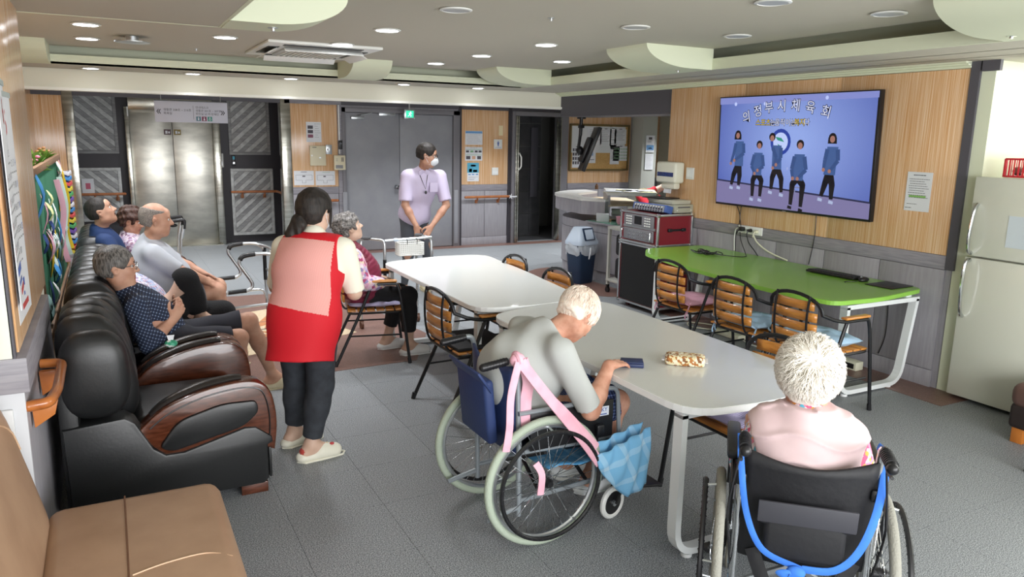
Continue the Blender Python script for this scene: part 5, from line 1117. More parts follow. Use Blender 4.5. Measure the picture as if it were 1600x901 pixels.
for k, (x, y, lb) in enumerate(((5.75, 7.45, 'loose papers behind the pink bowl'), (5.8, 7.2, 'papers at the right of the glass desk'), (5.66, 7.0, 'pale green paper at the near end of the glass desk'))):
    tag(O('desk_papers', MB().box((0, 0, .003), (.3, .22, .005), (0, 0, .4*k)).box((.03, .02, .009), (.28, .2, .004), (0, 0, .4*k-.2)), mat('pale_green_paper', C('#b6cfc3'), .7) if k == 2 else m_paper, loc=(x, y, .758)), lb, 'papers')
tag(O('small_bottle', MB().lathe([(0, 0), (.022, 0), (.022, .05), (.01, .06), (.01, .075), (0, .075)], (0, 0, 0)), mat('brown_bottle', C('#6e4a26'), .3), loc=(5.84, 8.55, 1.11)), 'small brown bottle at the left of the counter shelf', 'bottle')
# ------------------------------------------------------------------ bin
t = thing('swing_bin', 'navy waste bin with pale blue swing lid and tied white bag', 'bin', (5.17, 7.85, 0), math.radians(12))
m_navy = mat('navy_plastic', C('#1d3450'), .4); m_pb = mat('pale_blue_plastic', C('#c3d1e2'), .35)
def sq(h, a, b_): return [(-a, -b_, h), (a, -b_, h), (a, b_, h), (-a, b_, h)]
b = MB(); L = [round_path(sq(z, a, a*.85), .05, 4, True) for z, a in ((0, .12), (.02, .128), (.50, .16), (.50, .15), (.05, .12))]; n = len(L[0]); b.add([p for l in L for p in l], [(j*n+i, j*n+(i+1) % n, (j+1)*n+(i+1) % n, (j+1)*n+i) for j in range(4) for i in range(n)]+[tuple(range(n))[::-1]]); O('bucket', b, m_navy, t)
b = MB(); L = [round_path(sq(z, a, a*.85), .05, 4, True) for z, a in ((.49, .172), (.53, .172), (.54, .165), (.70, .10), (.705, .09))]; b.add([p for l in L for p in l], [(j*n+i, j*n+(i+1) % n, (j+1)*n+(i+1) % n, (j+1)*n+i) for j in range(4) for i in range(n)]+[tuple(4*n+i for i in range(n))]); O('lid', b, m_pb, t)
b = MB(); b.box((0.0, -.118, .625), (.18, .014, .16), (-.36, 0, 0), .01); q = O('swing_frame', b, m_navy, t); b = MB(); b.box((0, -.127, .62), (.135, .012, .125), (-.36, 0, 0), .01); O('swing_flap', b, m_pb, q)
def bagf(u, v):
    a = u*2*PI; k = 1+.05*math.sin(a*9+v*6)+.03*math.sin(a*17); z = .37+.14*v+.015*math.sin(a*5); r = (.165+.012*math.sin(v*PI))*k; return V(r*math.copysign(abs(math.cos(a))**.5, math.cos(a)), r*.86*math.copysign(abs(math.sin(a))**.5, math.sin(a)), z)
b = MB(); b.grid(bagf, 60, 7, True); O('bag', b, mat('thin_white_bag', C('#cfd6de'), .3, alpha=.75), t)
b = MB(); b.tube(smooth_path([(0, -.155, .45), (-.02, -.175, .40), (-.035, -.17, .32)], 4), [.03, .03, .03, .03, .028, .026, .024, .02, .015], 8, flat=(1, .5)); O('bag_knot', b, mat('thin_white_bag2', C('#dfe4ea'), .35), t)
# ------------------------------------------------------------------ cart and equipment cases
t = thing('metal_cart', 'light grey metal cart on black castors beside the counter', 'cart', (5.26, 6.95, 0))
m_cart = mat('cart_grey', C('#b3b3ab'), .45)
for x in (-.13, .16):
    for y in (-.25, .25):
        b = MB(); b.bb(x-.016, x+.016, y-.016, y+.016, .10, .77); O('post', b, m_cart, t)
        b = MB(); b.cyl((x-.012, y, .035), (x+.012, y, .035), .035, n=16); b.box((x, y, .075), (.03, .03, .05)); O('caster', b, m_black, t)
for z in (.14, .755): b = MB(); b.bb(-.15, .18, -.27, .27, z, z+.03, .004); O('shelf', b, m_cart, t)
for z, lb in ((.175, 'lower black bag on the metal cart'), (.45, 'upper black bag on the metal cart')):
    t2 = thing('black_bag', lb, 'bag', (5.27, 6.92, z), 0, 'black bags on the cart'); b = MB(); b.box((0, 0, .13), (.24, .40, .25), None, .04, 3); O('bag_body', b, mat('black_nylon', C('#17171a'), .6, bump=.2, scale=30), t2); b = MB(); b.box((-.121, -.02, .15), (.004, .10, .035)); O('bag_label', b, mat('buff_paper', C('#d8d3a8'), .8) if z > .3 else m_paper, t2)
def flight_case(name, label, loc, sx, sy, sz, front, parent_rot=0):
    t = thing(name, label, 'equipment case', loc); e = .022
    b = MB(); b.bb(-sx/2+.006, sx/2-.006, -sy/2+.006, sy/2-.006, .006, sz-.006); O('case_body', b, mat('dark_red_laminate', C('#7d1a26'), .45), t)
    for x in (-1, 1):
        for y in (-1, 1): b = MB(); b.bb(x*sx/2-e/2, x*sx/2+e/2, y*sy/2-e/2, y*sy/2+e/2, 0, sz, .003); O('edge_strip', b, m_alu, t)
    for z in (e/2, sz-e/2):
        for x in (-1, 1): b = MB(); b.bb(x*sx/2-e/2, x*sx/2+e/2, -sy/2, sy/2, z-e/2, z+e/2, .003); O('edge_strip', b, m_alu, t)
        for y in (-1, 1): b = MB(); b.bb(-sx/2, sx/2, y*sy/2-e/2, y*sy/2+e/2, z-e/2, z+e/2, .003); O('edge_strip', b, m_alu, t)
        for x in (-1, 1):
            for y in (-1, 1): b = MB(); b.ell((x*sx/2, y*sy/2, z), .02, 8, 6, e1=.5, e2=.5); O('corner_cap', b, m_chrome, t)
    return t
fc = flight_case('equipment_case', 'tall black-fronted lower equipment case at the end of the green table', (5.10, 6.33, .05), .44, .62, .655, 'b')
b = MB(); b.bb(-.226, -.218, -.28, .28, .03, .63); O('front_mesh', b, mat('black_grille', C('#101012'), .8), fc)
for y in (-.22, .22):
    for x in (-.15, .15): b = MB(); b.cyl((x-.012, y, -.025), (x+.012, y, -.025), .025, n=12); O('caster', b, mat('red_caster', C('#5a1b1b'), .5), fc)
fu = flight_case('equipment_case', 'red upper equipment case holding two grey rack units', (5.10, 6.33, .71), .44, .62, .335, 'b')
b = MB(); b.bb(-.224, -.214, -.27, .27, .16, .185); O('rack_divider', b, m_alu, fu)
b = MB(); b.box((0.02, -.318, .17), (.22, .016, .022), None, .006); b.box((.11, -.32, .17), (.05, .02, .034), None, .005); b.box((-.07, -.32, .17), (.05, .02, .034), None, .005); O('side_handle', b, m_black, fu)
m_unit = mat('rack_unit_grey', C('#85858a'), .4, .3)
for z, kind in ((.245, 'lcd'), (.095, 'amp')):
    b = MB(); b.bb(-.236, -.215, -.25, .25, z-.06, z+.06, .006); q = O('rack_unit', b, m_unit, fu)
    if kind == 'lcd':
        b = MB(); b.bb(-.24, -.236, -.06, .06, z-.04, z+.045); O('display', b, m_black, q)
        for s in (-1, 1):
            for i in range(3):
                for j in range(4): b = MB(); b.bb(-.242, -.236, s*(.12+.035*i)-.011, s*(.12+.035*i)+.011, z-.045+.026*j-.006, z-.045+.026*j+.006); O('button', b, m_white, q)
    else:
        for i in range(12):
            for j in range(3): b = MB(); b.cyl((-.236, -.2+.032*i, z-.035+.033*j), (-.243, -.2+.032*i, z-.035+.033*j), .006, n=8); O('knob', b, m_alu, q)
        for s in (-1, 1): b = MB(); b.tube(round_path([(-.236, s*.24, z-.05), (-.265, s*.24, z-.05), (-.265, s*.24, z+.05), (-.236, s*.24, z+.05)], .015, 3), .006, 6); O('rack_handle', b, m_chrome, q)
t = thing('audio_mixer', 'blue-edged rack mixer lying on the red case', 'mixer', (5.02, 6.30, 1.048), math.radians(4)); b = MB(); b.box((0, 0, .04), (.10, .50, .075), (0, .25, 0), .004); O('mixer_body', b, mat('mixer_blue', C('#4a66a8'), .4), t)
b = MB(); b.box((-.052, 0, .045), (.004, .46, .066), (0, .25, 0)); q = O('mixer_front', b, mat('mixer_grey', C('#8f939e'), .5), t)
for i in range(11):
    for j in range(3): b = MB(); b.cyl((-.052, -.2+.04*i, .022+.022*j), (-.064, -.2+.04*i, .022+.022*j), .007, n=8); O('knob', b, m_black if j < 2 else m_white, q)
t = thing('disc_player', 'beige disc player beside the mixer on the red case', 'player', (5.22, 6.24, 1.048)); b = MB(); b.box((0, 0, .045), (.25, .40, .085), None, .006); O('player_body', b, mat('beige_metal', C('#a9a898'), .45), t); b = MB(); b.box((.0, -.202, .06), (.16, .004, .012)); O('disc_slot', b, m_dkgrey, t)
for x in (-.09, .09): b = MB(); b.cyl((x, -.2, .03), (x, -.208, .03), .006, n=8); O('player_button', b, m_white, t)
tag(O('turntable_lid', MB().box((0, 0, .02), (.25, .38, .04), None, .006), mat('beige_light', C('#b7b6a6'), .5), loc=(5.21, 6.26, 1.137)), 'beige flat unit stacked on the disc player', 'player')
tag(O('black_folder', MB().box((0, 0, .006), (.22, .33, .010), (0, 0, .2), .003), m_black, loc=(5.17, 6.36, 1.179)), 'thin black folder on top of the beige units', 'folder')

# ------------------------------------------------------------------ left wall: calendars, planter, craft board
def calendar(label, y, x, z, h_, tilt, seed):
    t = thing('wall_calendar', label, 'calendar', (x, y, z), PI/2+tilt, 'wall calendars on the pillar'); b = MB(); b.box((0, 0, -h_/2), (.40, .003, h_)); O('page', b, m_paper, t)
    b = MB(); b.box((0, -.003, -.01), (.40, .006, .02)); O('binding', b, mat('calendar_binding', C('#b7c0bd'), .5), t)
    rr = random.Random(seed); b = MB(); b2 = MB()
    tx('month_numeral', '6', .14, 0, -.12, t, mat('calendar_red', C('#c04a48'), .8), -.0025, 'CENTER', .01)
    for r in range(5):
        for c_ in range(7):
            n = r*7+c_-2
            if n < 1 or n > 30: continue
            tx('date_numeral', str(n), .038, -.165+.055*c_, -.27-.085*r, t, mat('calendar_red', C('#c04a48'), .8) if c_ == 0 else (mat('calendar_blue', C('#4a66b0'), .8) if c_ == 6 else m_ink), -.0025, 'CENTER')
            b.box((-.165+.055*c_, -.0025, -.305-.085*r), (.03, .001, .006))
    O('print_lines', b, m_slatw, t, kind='stuff')
    bb = MB(); bb.box((-.05, -.0025, -h_+.13), (.2, .001, .03)); bb.box((-.05, -.0025, -h_+.085), (.16, .001, .014)); O('calendar_banner', bb, mat('calendar_blue', C('#4a66b0'), .8), t, kind='stuff')
    bb = MB(); bb.box((.02, -.0025, -h_+.045), (.18, .001, .022)); O('calendar_banner', bb, mat('calendar_red', C('#c04a48'), .8), t)
calendar('large white date calendar on the pillar side, front one', 3.36, -.325, 1.97, .82, math.radians(3), 1)
calendar('second calendar hanging half behind the front one', 3.47, -.332, 1.93, .86, math.radians(-1), 2)
b = MB(); b.box((0, 0, .0), (.05, .03, .16), None, .004); t = thing('wall_fixture', 'small yellow-edged box fixed high on the window pillar, top left', 'wall fixture', (-.27, 3.09, 2.09)); O('fixture_body', b, mat('yellow_wood', C('#c9ab5e'), .5), t); b = MB(); b.box((.012, -.017, 0), (.012, .003, .12)); O('dark_strip', b, m_dkgrey, t); t.location = (-.335, 3.08, 2.10)
# wooden planter cabinet
t = thing('planter_cabinet', 'light wooden planter cabinet running behind the sofas', 'cabinet', (-.60, 6.4, 0)); m_pine = mat('light_pine', C('#c49258'), .5, kind='noise', col2=C('#dcb078'), scale=7, stretch=(8, 8, .6)); m_pine2 = mat('light_pine_long', C('#c49a68'), .5, kind='noise', col2=C('#dcb98a'), scale=7, stretch=(6, .4, 6))
b = MB(); b.bb(-.14, .12, -1.75, 2.5, 0, 1.30, .004); O('carcass', b, m_pine, t)
b = MB(); b.bb(.09, .15, -1.8, 2.55, 1.30, 1.42, .006); O('front_rail', b, m_pine2, t); b = MB(); b.bb(-.17, -.11, -1.8, 2.55, 1.30, 1.42, .006); O('back_rail', b, m_pine2, t)
for y in (-1.78, -.4, 1.0, 2.5): b = MB(); b.bb(.12, .15, y, y+.05, 0, 1.3, .004); O('stile', b, m_pine, t)
tag(O('seedling_tray', MB().bb(-.09, .13, -1.2, 2.5, 0, .096, .004), mat('tray_grey', C('#8f8f88'), .7), loc=(-.62, 6.2, 1.302)), 'grey tray sunk in the planter top', 'tray')
def pot_plant(label, loc, pot, r, h, leafm, n, L, seed, flowers=None):
    t = thing('potted_plant', label, 'plant', loc, 0, 'plants on the wooden planter'); rr = random.Random(seed); b = MB(); b.lathe([(0, 0), (r*.7, 0), (r, h), (r*1.08, h), (r*1.08, h+.012), (r*.9, h+.012), (r*.85, h*.6), (0, h*.6)], (0, 0, 0)); O('pot', b, pot, t)
    b = MB()
    for k in range(n):
        a = rr.uniform(0, 2*PI); el = rr.uniform(.25, 1.3); d = V(math.cos(a)*math.cos(el), math.sin(a)*math.cos(el), math.sin(el)); l = L*rr.uniform(.6, 1.1); p0 = V(0, 0, h); p1 = p0+d*l; s = d.cross(V(0, 0, 1)).normalized(); w_ = .018+.012*rr.random()
        b.add([p0, p0+d*l*.6+s*w_+V(0, 0, .006), p1+V(0, 0, -.02), p0+d*l*.6-s*w_+V(0, 0, .006), p0+d*l*.6+V(0, 0, -.006)], [(0, 1, 4), (1, 2, 4), (2, 3, 4), (3, 0, 4)])
    O('foliage', b, leafm, t, kind='stuff')
    if flowers:
        b = MB()
        for k in range(5): a = rr.uniform(0, 2*PI); b.ell((.05*math.cos(a), .05*math.sin(a), h+L*rr.uniform(.5, .9)), (.018, .018, .012), 8, 5)
        O('flowers', b, flowers, t, kind='stuff')
lf = mat('leaf_green', C('#6f9a3c'), .5, kind='noise', col2=C('#a9c66a'), scale=20); lf2 = mat('leaf_dark_green', C('#4f7d35'), .5, kind='noise', col2=C('#88ad55'), scale=20)
pot_plant('leafy plant in a purple pot at the far end of the planter', (-.54, 8.6, 1.40), mat('purple_pot', C('#4c2f5e'), .4), .06, .09, lf, 60, .14, 1, mat('peach_flower', C('#dca070'), .6))
pot_plant('plant with red-brown pot beside the purple one', (-.60, 7.9, 1.40), mat('terracotta', C('#9c5638'), .7), .055, .07, lf, 60, .16, 2)
pot_plant('trailing green plant in the middle of the planter', (-.52, 7.3, 1.40), mat('white_pot', C('#d8d5ca'), .5), .05, .06, lf2, 70, .17, 3)
pot_plant('pink-flowering plant towards the near end of the planter', (-.50, 6.6, 1.40), mat('terracotta', C('#9c5638'), .7), .05, .06, lf2, 50, .15, 4, mat('pink_flower', C('#d77a94'), .6))
pot_plant('yellow-tipped plant at the near end of the planter', (-.50, 5.95, 1.40), mat('yellow_pot', C('#d9b53a'), .5), .045, .07, lf, 40, .15, 5)
# green craft board leaning on the planter front
t = thing('craft_board', 'green felt board with paper decorations in a brown frame above the sofas', 'notice board', (-.43, 7.0, 1.0)); Lb, Hb = 1.55, .50
b = MB(); b.bb(0, .012, -Lb, Lb, -Hb, Hb); O('felt', b, mat('green_felt', C('#2c7a58'), .95), t)
for a in ((0, .03, -Lb-.05, Lb+.05, Hb, Hb+.05), (0, .03, -Lb-.05, Lb+.05, -Hb-.05, -Hb), (0, .03, -Lb-.05, -Lb, -Hb, Hb), (0, .03, Lb, Lb+.05, -Hb, Hb)): b = MB(); b.bb(*a, .004); O('frame_bar', b, mat('brown_frame', C('#8a6a50'), .6), t)
rr = random.Random(9); cols = ['#e4c22c', '#24407e', '#dfe7e6', '#3f8fd0', '#cfe0d8', '#e0a8b8', '#d9dfa0', '#9fc9c4', '#ffffff']
for k in range(46):
    y = rr.uniform(-Lb+.1, Lb-.1); z = rr.uniform(-Hb+.08, Hb-.08); w_, h_ = rr.uniform(.08, .18), rr.uniform(.12, .30)
    b = MB(); b.tube(smooth_path([(.016, y, z-h_/2), (.03+.03*rr.random(), y+.02*rr.random(), z), (.02, y+.03*rr.uniform(-1, 1), z+h_/2)], 3), [w_*.15, w_*.4, w_*.5, w_*.5, w_*.4, w_*.3, w_*.1], 6, flat=(.12, 1), up=(1, 0, 0)); O('paper_leaf', b, mat('craft'+cols[k % 9], C(cols[k % 9]), .8), t)
t = thing('paper_garland', 'ruffled garland of rainbow-striped paper hanging at the far end of the craft board', 'garland', (-.38, 8.75, 1.0)); rr = random.Random(3)
for k in range(16):
    z = .36-.052*k; b = MB(); cc = ['#e8e8f0', '#4a8fd0', '#e05a5a', '#e6d24a', '#5ab06a', '#7a5ab0'][k % 6]
    b.tube([(.0+.05*math.cos(a*.9), .11*math.sin(a*.9), z+.012*math.sin(a*3)) for a in range(8)], .018, 6, closed=True, flat=(1, .35)); O('paper_ring', b, mat('garland'+cc, C(cc), .8), t)
for k in range(4):
    tag(O('craft_streamer', MB().tube(smooth_path([(0, 0, .35), (.03, .02, .1), (.0, .03, -.15), (.03, .0, -.35)], 4), .025, 6, flat=(1, .2)), mat('craft'+cols[[1, 0, 4, 5][k]], C(cols[[1, 0, 4, 5][k]]), .8), loc=(-.39, 8.68-.14*k*3, 1.02)), ['dark blue', 'yellow', 'pale teal', 'pink'][k]+' paper streamer hanging on the craft board', 'streamer')
notice('white paper with pink mark low on the plank panel left of the lift', 'b', (-.28, 12.94, .95), .16, .22, [], blocks=[(.3, .7, .3, .7, mat('print_pink2', C('#c86a80'), .8))], seed=20)
# ------------------------------------------------------------------ wheelchairs
def big_wheel(t, x, tyre, rimm, handm, bumps, side, cy=0.0, R=.302):
    """wheel in the plane x = const; side = +1/-1 is the outer side"""
    O('tyre', MB().ring((x, cy, R), (1, 0, 0), R-.018, .018, 56, 10, flat=(1, 1)), tyre, t)
    O('rim', MB().ring((x, cy, R), (1, 0, 0), R-.042, .012, 48, 8, flat=(1.0, 1)), rimm, t)
    hr = O('hand_rim', MB().ring((x+side*.055, cy, R), (1, 0, 0), R-.055, .009 if not bumps else .010, 56, 8), handm, t)
    if bumps:
        b = MB()
        for k in range(54): a = 2*PI*k/54; b.ell((x+side*.055, cy+(R-.055)*math.cos(a), R+(R-.055)*math.sin(a)), (.012, .009, .009), 6, 4)
        O('grip_bumps', b, handm, hr, kind='stuff')
    for k in range(5): a = 2*PI*k/5+.3; b = MB(); b.cyl((x, cy+(R-.045)*math.cos(a), R+(R-.045)*math.sin(a)), (x+side*.055, cy+(R-.055)*math.cos(a), R+(R-.055)*math.sin(a)), .005, n=6); O('rim_bracket', b, rimm, hr)
    b = MB(); b.cyl((x-.03, cy, R), (x+.03, cy, R), .022, n=16); b.cyl((x+side*.03, cy, R), (x+side*.045, cy, R), .02, .014, n=16); hub = O('hub', b, m_black, t)
    for k in range(32):
        a0 = 2*PI*k/32; off_ = (.55 if k % 2 else -.55); xs = x+(.022 if k % 4 < 2 else -.022)
        b = MB(); b.cyl((xs, cy+.022*math.cos(a0+off_*2), R+.022*math.sin(a0+off_*2)), (x, cy+(R-.05)*math.cos(a0), R+(R-.05)*math.sin(a0)), .0016, n=4, caps=False); O('spoke', b, m_chrome, hub)
def caster(t, x, y, r, turn=0.0, tyre=None):
    R_ = Matrix.Rotation(turn, 3, 'Z')
    def q(v): return V(x, y, 0)+R_ @ Vector(v)
    ax = R_ @ V(1, 0, 0); b = MB(); b.ring(q((0, 0, r)), ax, r-.014, .014, 30, 8); tw = O('caster_tyre', b, tyre or m_white, t)
    b = MB(); b.cyl(q((-.008, 0, r)), q((.008, 0, r)), r-.022, n=24); O('caster_disc', b, m_black, tw); b = MB(); b.cyl(q((-.02, 0, r)), q((.02, 0, r)), .014, n=12); O('caster_hub', b, m_alu, tw)
    b = MB()
    for s in (-1, 1): b.tube([q((s*.022, 0, r)), q((s*.024, .03, r+.06)), q((s*.018, .04, r+.115))], .009, 6, flat=(.6, 1.5))
    b.box(q((0, .04, r+.12)), (.055, .05, .02), R_, .006); b.cyl(q((0, .04, r+.12)), q((0, .04, r+.2)), .016, n=10); O('fork', b, m_black, t)
def sling(x0, x1, pa, pb, sag, n=10, m=8):
    """cloth panel hung between two posts; pa bottom point (y, z), pb top point"""
    def fn(u, v): x = x0+(x1-x0)*u; s = math.sin(PI*u); return V(x, pa[0]+(pb[0]-pa[0])*v-s*sag, pa[1]+(pb[1]-pa[1])*v-(.035*s if v > .9 else 0))
    return MB().grid(fn, n, m)
m_tyA = mat('sage_grey_tyre', C('#aebaa8'), .7, bump=.3, scale=160); m_tyB = mat('grey_tyre', C('#8d8c82'), .75, bump=.4, scale=160)
m_fa = mat('silver_painted_tube', C('#a3abb1'), .35, .5); m_navyc = mat('navy_nylon', C('#2c3f70'), .6, bump=.12, scale=50); m_blkc = mat('black_nylon2', C('#121216'), .6, bump=.12, scale=40)
t = thing('wheelchair', 'navy-backed wheelchair of the old man in the grey shirt, sage grey tyres', 'wheelchair', (1.61, 2.94, 0), FACE(0))
for s in (-1, 1):
    big_wheel(t, s*.275, m_tyA, m_alu, m_black, True, s)
    caster(t, s*.22, .41, .082, .25*s)
    b = MB(); b.tube(round_path([(s*.215, -.10, .13), (s*.215, -.105, .46), (s*.215, -.12, .80), (s*.215, -.135, .862), (s*.215, -.20, .858)], .05, 5), .0125, 10); O('back_post', b, m_fa, t)
    b = MB(); b.tube([(s*.215, -.17, .859), (s*.215, -.285, .845)], [.017, .018], 12); b.ell((s*.215, -.285, .845), .018, 10, 6)
    for k in range(7): b.ring((s*.215, -.185-.014*k, .857-.0017*k), (0, 1, .1), .017, .003, 12, 4)
    O('push_handle', b, m_black, t)
    b = MB(); b.tube(round_path([(s*.215, -.11, .43), (s*.215, .50, .415), (s*.19, .57, .30), (s*.17, .64, .10)], .06, 5), .0115, 8); b.tube([(s*.215, -.10, .20), (s*.215, .40, .225)], .0115, 8); b.tube([(s*.215, .34, .21), (s*.215, .36, .42)], .0115, 8); b.tube([(s*.215, .38, .24), (s*.19, .585, .26)], .0095, 8); b.tube([(s*.215, -.105, .17), (s*.215, -.26, .14)], .0115, 8); O('side_frame', b, m_fa, t)
    b = MB(); b.tube(round_path([(s*.235, -.12, .62), (s*.235, .20, .62), (s*.235, .30, .67), (s*.235, .40, .67), (s*.235, .42, .42)], .05, 4), .0105, 8); O('arm_hoop', b, m_fa, t)
    b = MB(); b.box((s*.232, .16, .525), (.010, .44, .18), None, .003); sp_ = O('skirt_guard', b, m_black, t)
    if s > 0:
        b = MB(); b.box((s*.239, .295, .565), (.003, .115, .045), None, .001); lb = O('name_plate', b, mat('plate_white', C('#dfe6f0'), .5), sp_)
        b = MB(); text_mb(b, 'MIKISKY', .026, (s*.2412, .295, .572), (0, 1, 0), (1, 0, 0), bold=.01); b.box((s*.2412, .295, .551), (.0008, .09, .005)); O('plate_lettering', b, mat('plate_blue', C('#4a63a8'), .6), lb)
    b = MB(); b.box((s*.13, .66, .10), (.13, .16, .012), (-.15, 0, 0), .004); O('footplate', b, m_black, t)
    b = MB(); b.tube([(s*.245, .26, .36), (s*.255, .30, .50)], .008, 6); q = O('brake_lever', b, m_black, t); b = MB(); b.box((s*.253, .295, .485), (.03, .04, .05), None, .008); O('lever_knob', b, m_black, q)
b = MB(); b.tube([(-.2, .02, .20), (.2, .04, .40)], .010, 6); b.tube([(.2, .02, .20), (-.2, .04, .40)], .010, 6); b.tube([(-.2, .28, .20), (.2, .26, .40)], .010, 6); b.tube([(.2, .28, .20), (-.2, .26, .40)], .010, 6); O('cross_brace', b, m_black, t)
O('back_upholstery', sling(-.212, .212, (-.105, .42), (-.13, .83), .03), m_navyc, t, mod=.012)
b = MB(); b.box((-.02, -.20, .60), (.30, .05, .30), (.10, 0, 0), .018, 3); q = O('back_pocket', b, m_navyc, t); b = MB(); b.box((-.02, -.235, .745), (.32, .012, .12), (.62, 0, 0), .004); O('pocket_flap', b, m_navyc, q)
O('seat_sling', MB().grid(lambda u, v: V(-.21+.42*u, -.1+.48*v, .44-.025*math.sin(PI*u)), 10, 6), m_black, t, mod=.012)
b = MB(); b.grid(lambda u, v: V(-.20+.42*u, .05+.34*v, .325-.02*math.sin(PI*u)+.01*math.sin(v*9)), 12, 8); O('under_seat_bag', b, plaid('blue_check_cloth_b', C('#559dcf'), C('#78b4dc'), C('#98c8e8'), 12, axes=(0, 1)), t, mod=.006)
def ribbon(b, pts, w_, up=(0, 0, 1), n=6, tw=.25):
    P = smooth_path(pts, n); b.tube(P, w_/2, 8, flat=(1, tw), up=up)
# pink sash and blue cloth tied on it
m_sash = mat('pink_sash_cloth', C('#e6a9bb'), .9, kind='noise', col2=C('#efbccb'), scale=14, rot=(0, .8, 0)); 
t = thing('tied_pink_cloth', 'pink cloth sash knotted on the near push handle of the navy wheelchair', 'cloth', (1.47, 2.69, .87)); o = Vector(t.location)
def wp(b, pts, w_, tw=.3, up=(0, -1, .3)): P = smooth_path([Vector(p)-o for p in pts], 6); b.tube(P, w_/2, 8, flat=(tw, 1), up=up)
b = MB(); b.ell((0, -.0, 0), (.035, .03, .032), 14, 10); b.ring((0, 0, 0), (1, 0, .2), .028, .014, 16, 8); O('knot', b, m_sash, t)
b = MB(); wp(b, [(1.47, 2.66, .87), (1.55, 2.64, .76), (1.66, 2.62, .62), (1.78, 2.615, .47), (1.86, 2.61, .36)], .052); O('strap', b, m_sash, t)
b = MB(); wp(b, [(1.48, 2.67, .87), (1.57, 2.65, .74), (1.70, 2.63, .60), (1.84, 2.61, .44)], .04); O('strap', b, m_sash, t)
b = MB(); wp(b, [(1.46, 2.66, .87), (1.41, 2.63, .74), (1.40, 2.62, .60), (1.385, 2.62, .50)], .036); O('sash_tail', b, m_sash, t)
b = MB(); wp(b, [(1.50, 2.70, .86), (1.54, 2.72, .76), (1.53, 2.72, .66), (1.535, 2.715, .56)], .06); O('sash_tail', b, m_sash, t)
b = MB(); wp(b, [(1.52, 2.60, .43), (1.54, 2.58, .38), (1.535, 2.58, .29)], .034); O('sash_tail', b, m_sash, t)
m_bcl = plaid('blue_check_cloth', C('#7dbbe4'), C('#9ccbeb'), C('#bcdcf2'), 9, (0, .4, 0))
t = thing('blue_check_cloth', 'blue checked cloth slung from the pink sash to the wheelchair front', 'cloth', (1.98, 2.60, .36)); o = Vector(t.location)
def clf(u, v):
    x = 1.84+.29*u; ztop = .40+.09*u; zbot = .35-.05*math.sin(PI*u)-.14*min(1, u*1.6); z = ztop+(zbot-ztop)*v; y = 2.60-.03*math.sin(v*PI)*math.sin(u*PI)+.010*math.sin(u*22+v*5); return V(x, y, z)-o
b = MB(); b.grid(clf, 30, 14); O('outer_fold', b, m_bcl, t, mod=.004)
def clf2(u, v):
    x = 1.86+.26*u; ztop = .43+.07*u; zbot = .40-.10*math.sin(PI*u); z = ztop+(zbot-ztop)*v; y = 2.655+.012*math.sin(u*18+v*3); return V(x, y, z)-o
b = MB(); b.grid(clf2, 26, 10); O('inner_fold', b, m_bcl, t, mod=.004)
# second wheelchair
hb = math.degrees(math.atan2(.72, .69))
t = thing('wheelchair', 'black-backed wheelchair of the white-haired woman, black ridged hand rims', 'wheelchair', (2.10, 1.71, 0), FACE(hb))
for s in (-1, 1):
    big_wheel(t, s*.275, m_tyB, m_alu, m_black, True, s)
    caster(t, s*.21, .41, .08, .1*s, m_tyB)
    b = MB(); b.tube(round_path([(s*.215, -.09, .10), (s*.215, -.11, .44), (s*.215, -.13, .76), (s*.215, -.15, .83), (s*.215, -.20, .83)], .04, 5), .014, 10); O('back_post', b, m_chrome, t)
    b = MB(); b.tube([(s*.215, -.185, .83), (s*.215, -.305, .825)], .0185, 12); b.ell((s*.215, -.305, .825), .0185, 10, 6)
    for k in range(8): b.ring((s*.215, -.2-.013*k, .83), (0, 1, 0), .0185, .0026, 12, 4)
    O('push_handle', b, m_black, t)
    b = MB(); b.tube(round_path([(s*.222, -.16, .80), (s*.225, -.20, .77), (s*.225, -.27, .78)], .02, 3), .006, 6); q = O('brake_lever', b, m_black, t); b = MB(); b.box((s*.215, -.135, .66), (.04, .045, .045), None, .01); O('lever_clamp', b, m_black, q)
    b = MB(); b.tube(smooth_path([(s*.225, -.19, .77), (s*.25, -.16, .55), (s*.235, -.13, .38), (s*.225, -.1, .3)], 5), .004, 5); O('brake_cable', b, m_black, t)
    b = MB(); b.tube(round_path([(s*.215, -.10, .42), (s*.215, .48, .41), (s*.18, .56, .30), (s*.17, .63, .10)], .06, 5), .012, 8); b.tube([(s*.215, -.10, .17), (s*.215, .40, .21)], .012, 8); b.tube([(s*.215, .34, .2), (s*.215, .36, .42)], .012, 8); b.tube([(s*.215, -.10, .15), (s*.215, -.26, .14)], .012, 8); O('side_frame', b, m_chrome, t)
    b = MB(); b.box((s*.238, .13, .69), (.05, .32, .035), None, .012); O('arm_pad', b, m_black, t)
    b = MB(); b.tube(round_path([(s*.238, -.11, .62), (s*.238, -.02, .66), (s*.238, .30, .66), (s*.238, .34, .42)], .04, 4), .010, 8); b.box((s*.236, .12, .54), (.008, .36, .20)); O('arm_frame', b, m_black, t)
    b = MB(); b.box((s*.13, .66, .10), (.13, .16, .012), (-.15, 0, 0), .004); O('footplate', b, m_black, t)
b = MB(); b.tube([(-.2, .0, .18), (.2, .02, .38)], .012, 4); b.tube([(.2, .0, .18), (-.2, .02, .38)], .012, 4); b.tube([(-.2, .26, .18), (.2, .24, .38)], .012, 4); b.tube([(.2, .26, .18), (-.2, .24, .38)], .012, 4); O('cross_brace', b, m_alu, t)
O('back_upholstery', sling(-.212, .212, (-.10, .36), (-.145, .775), .045, 14), m_blkc, t, mod=.012)
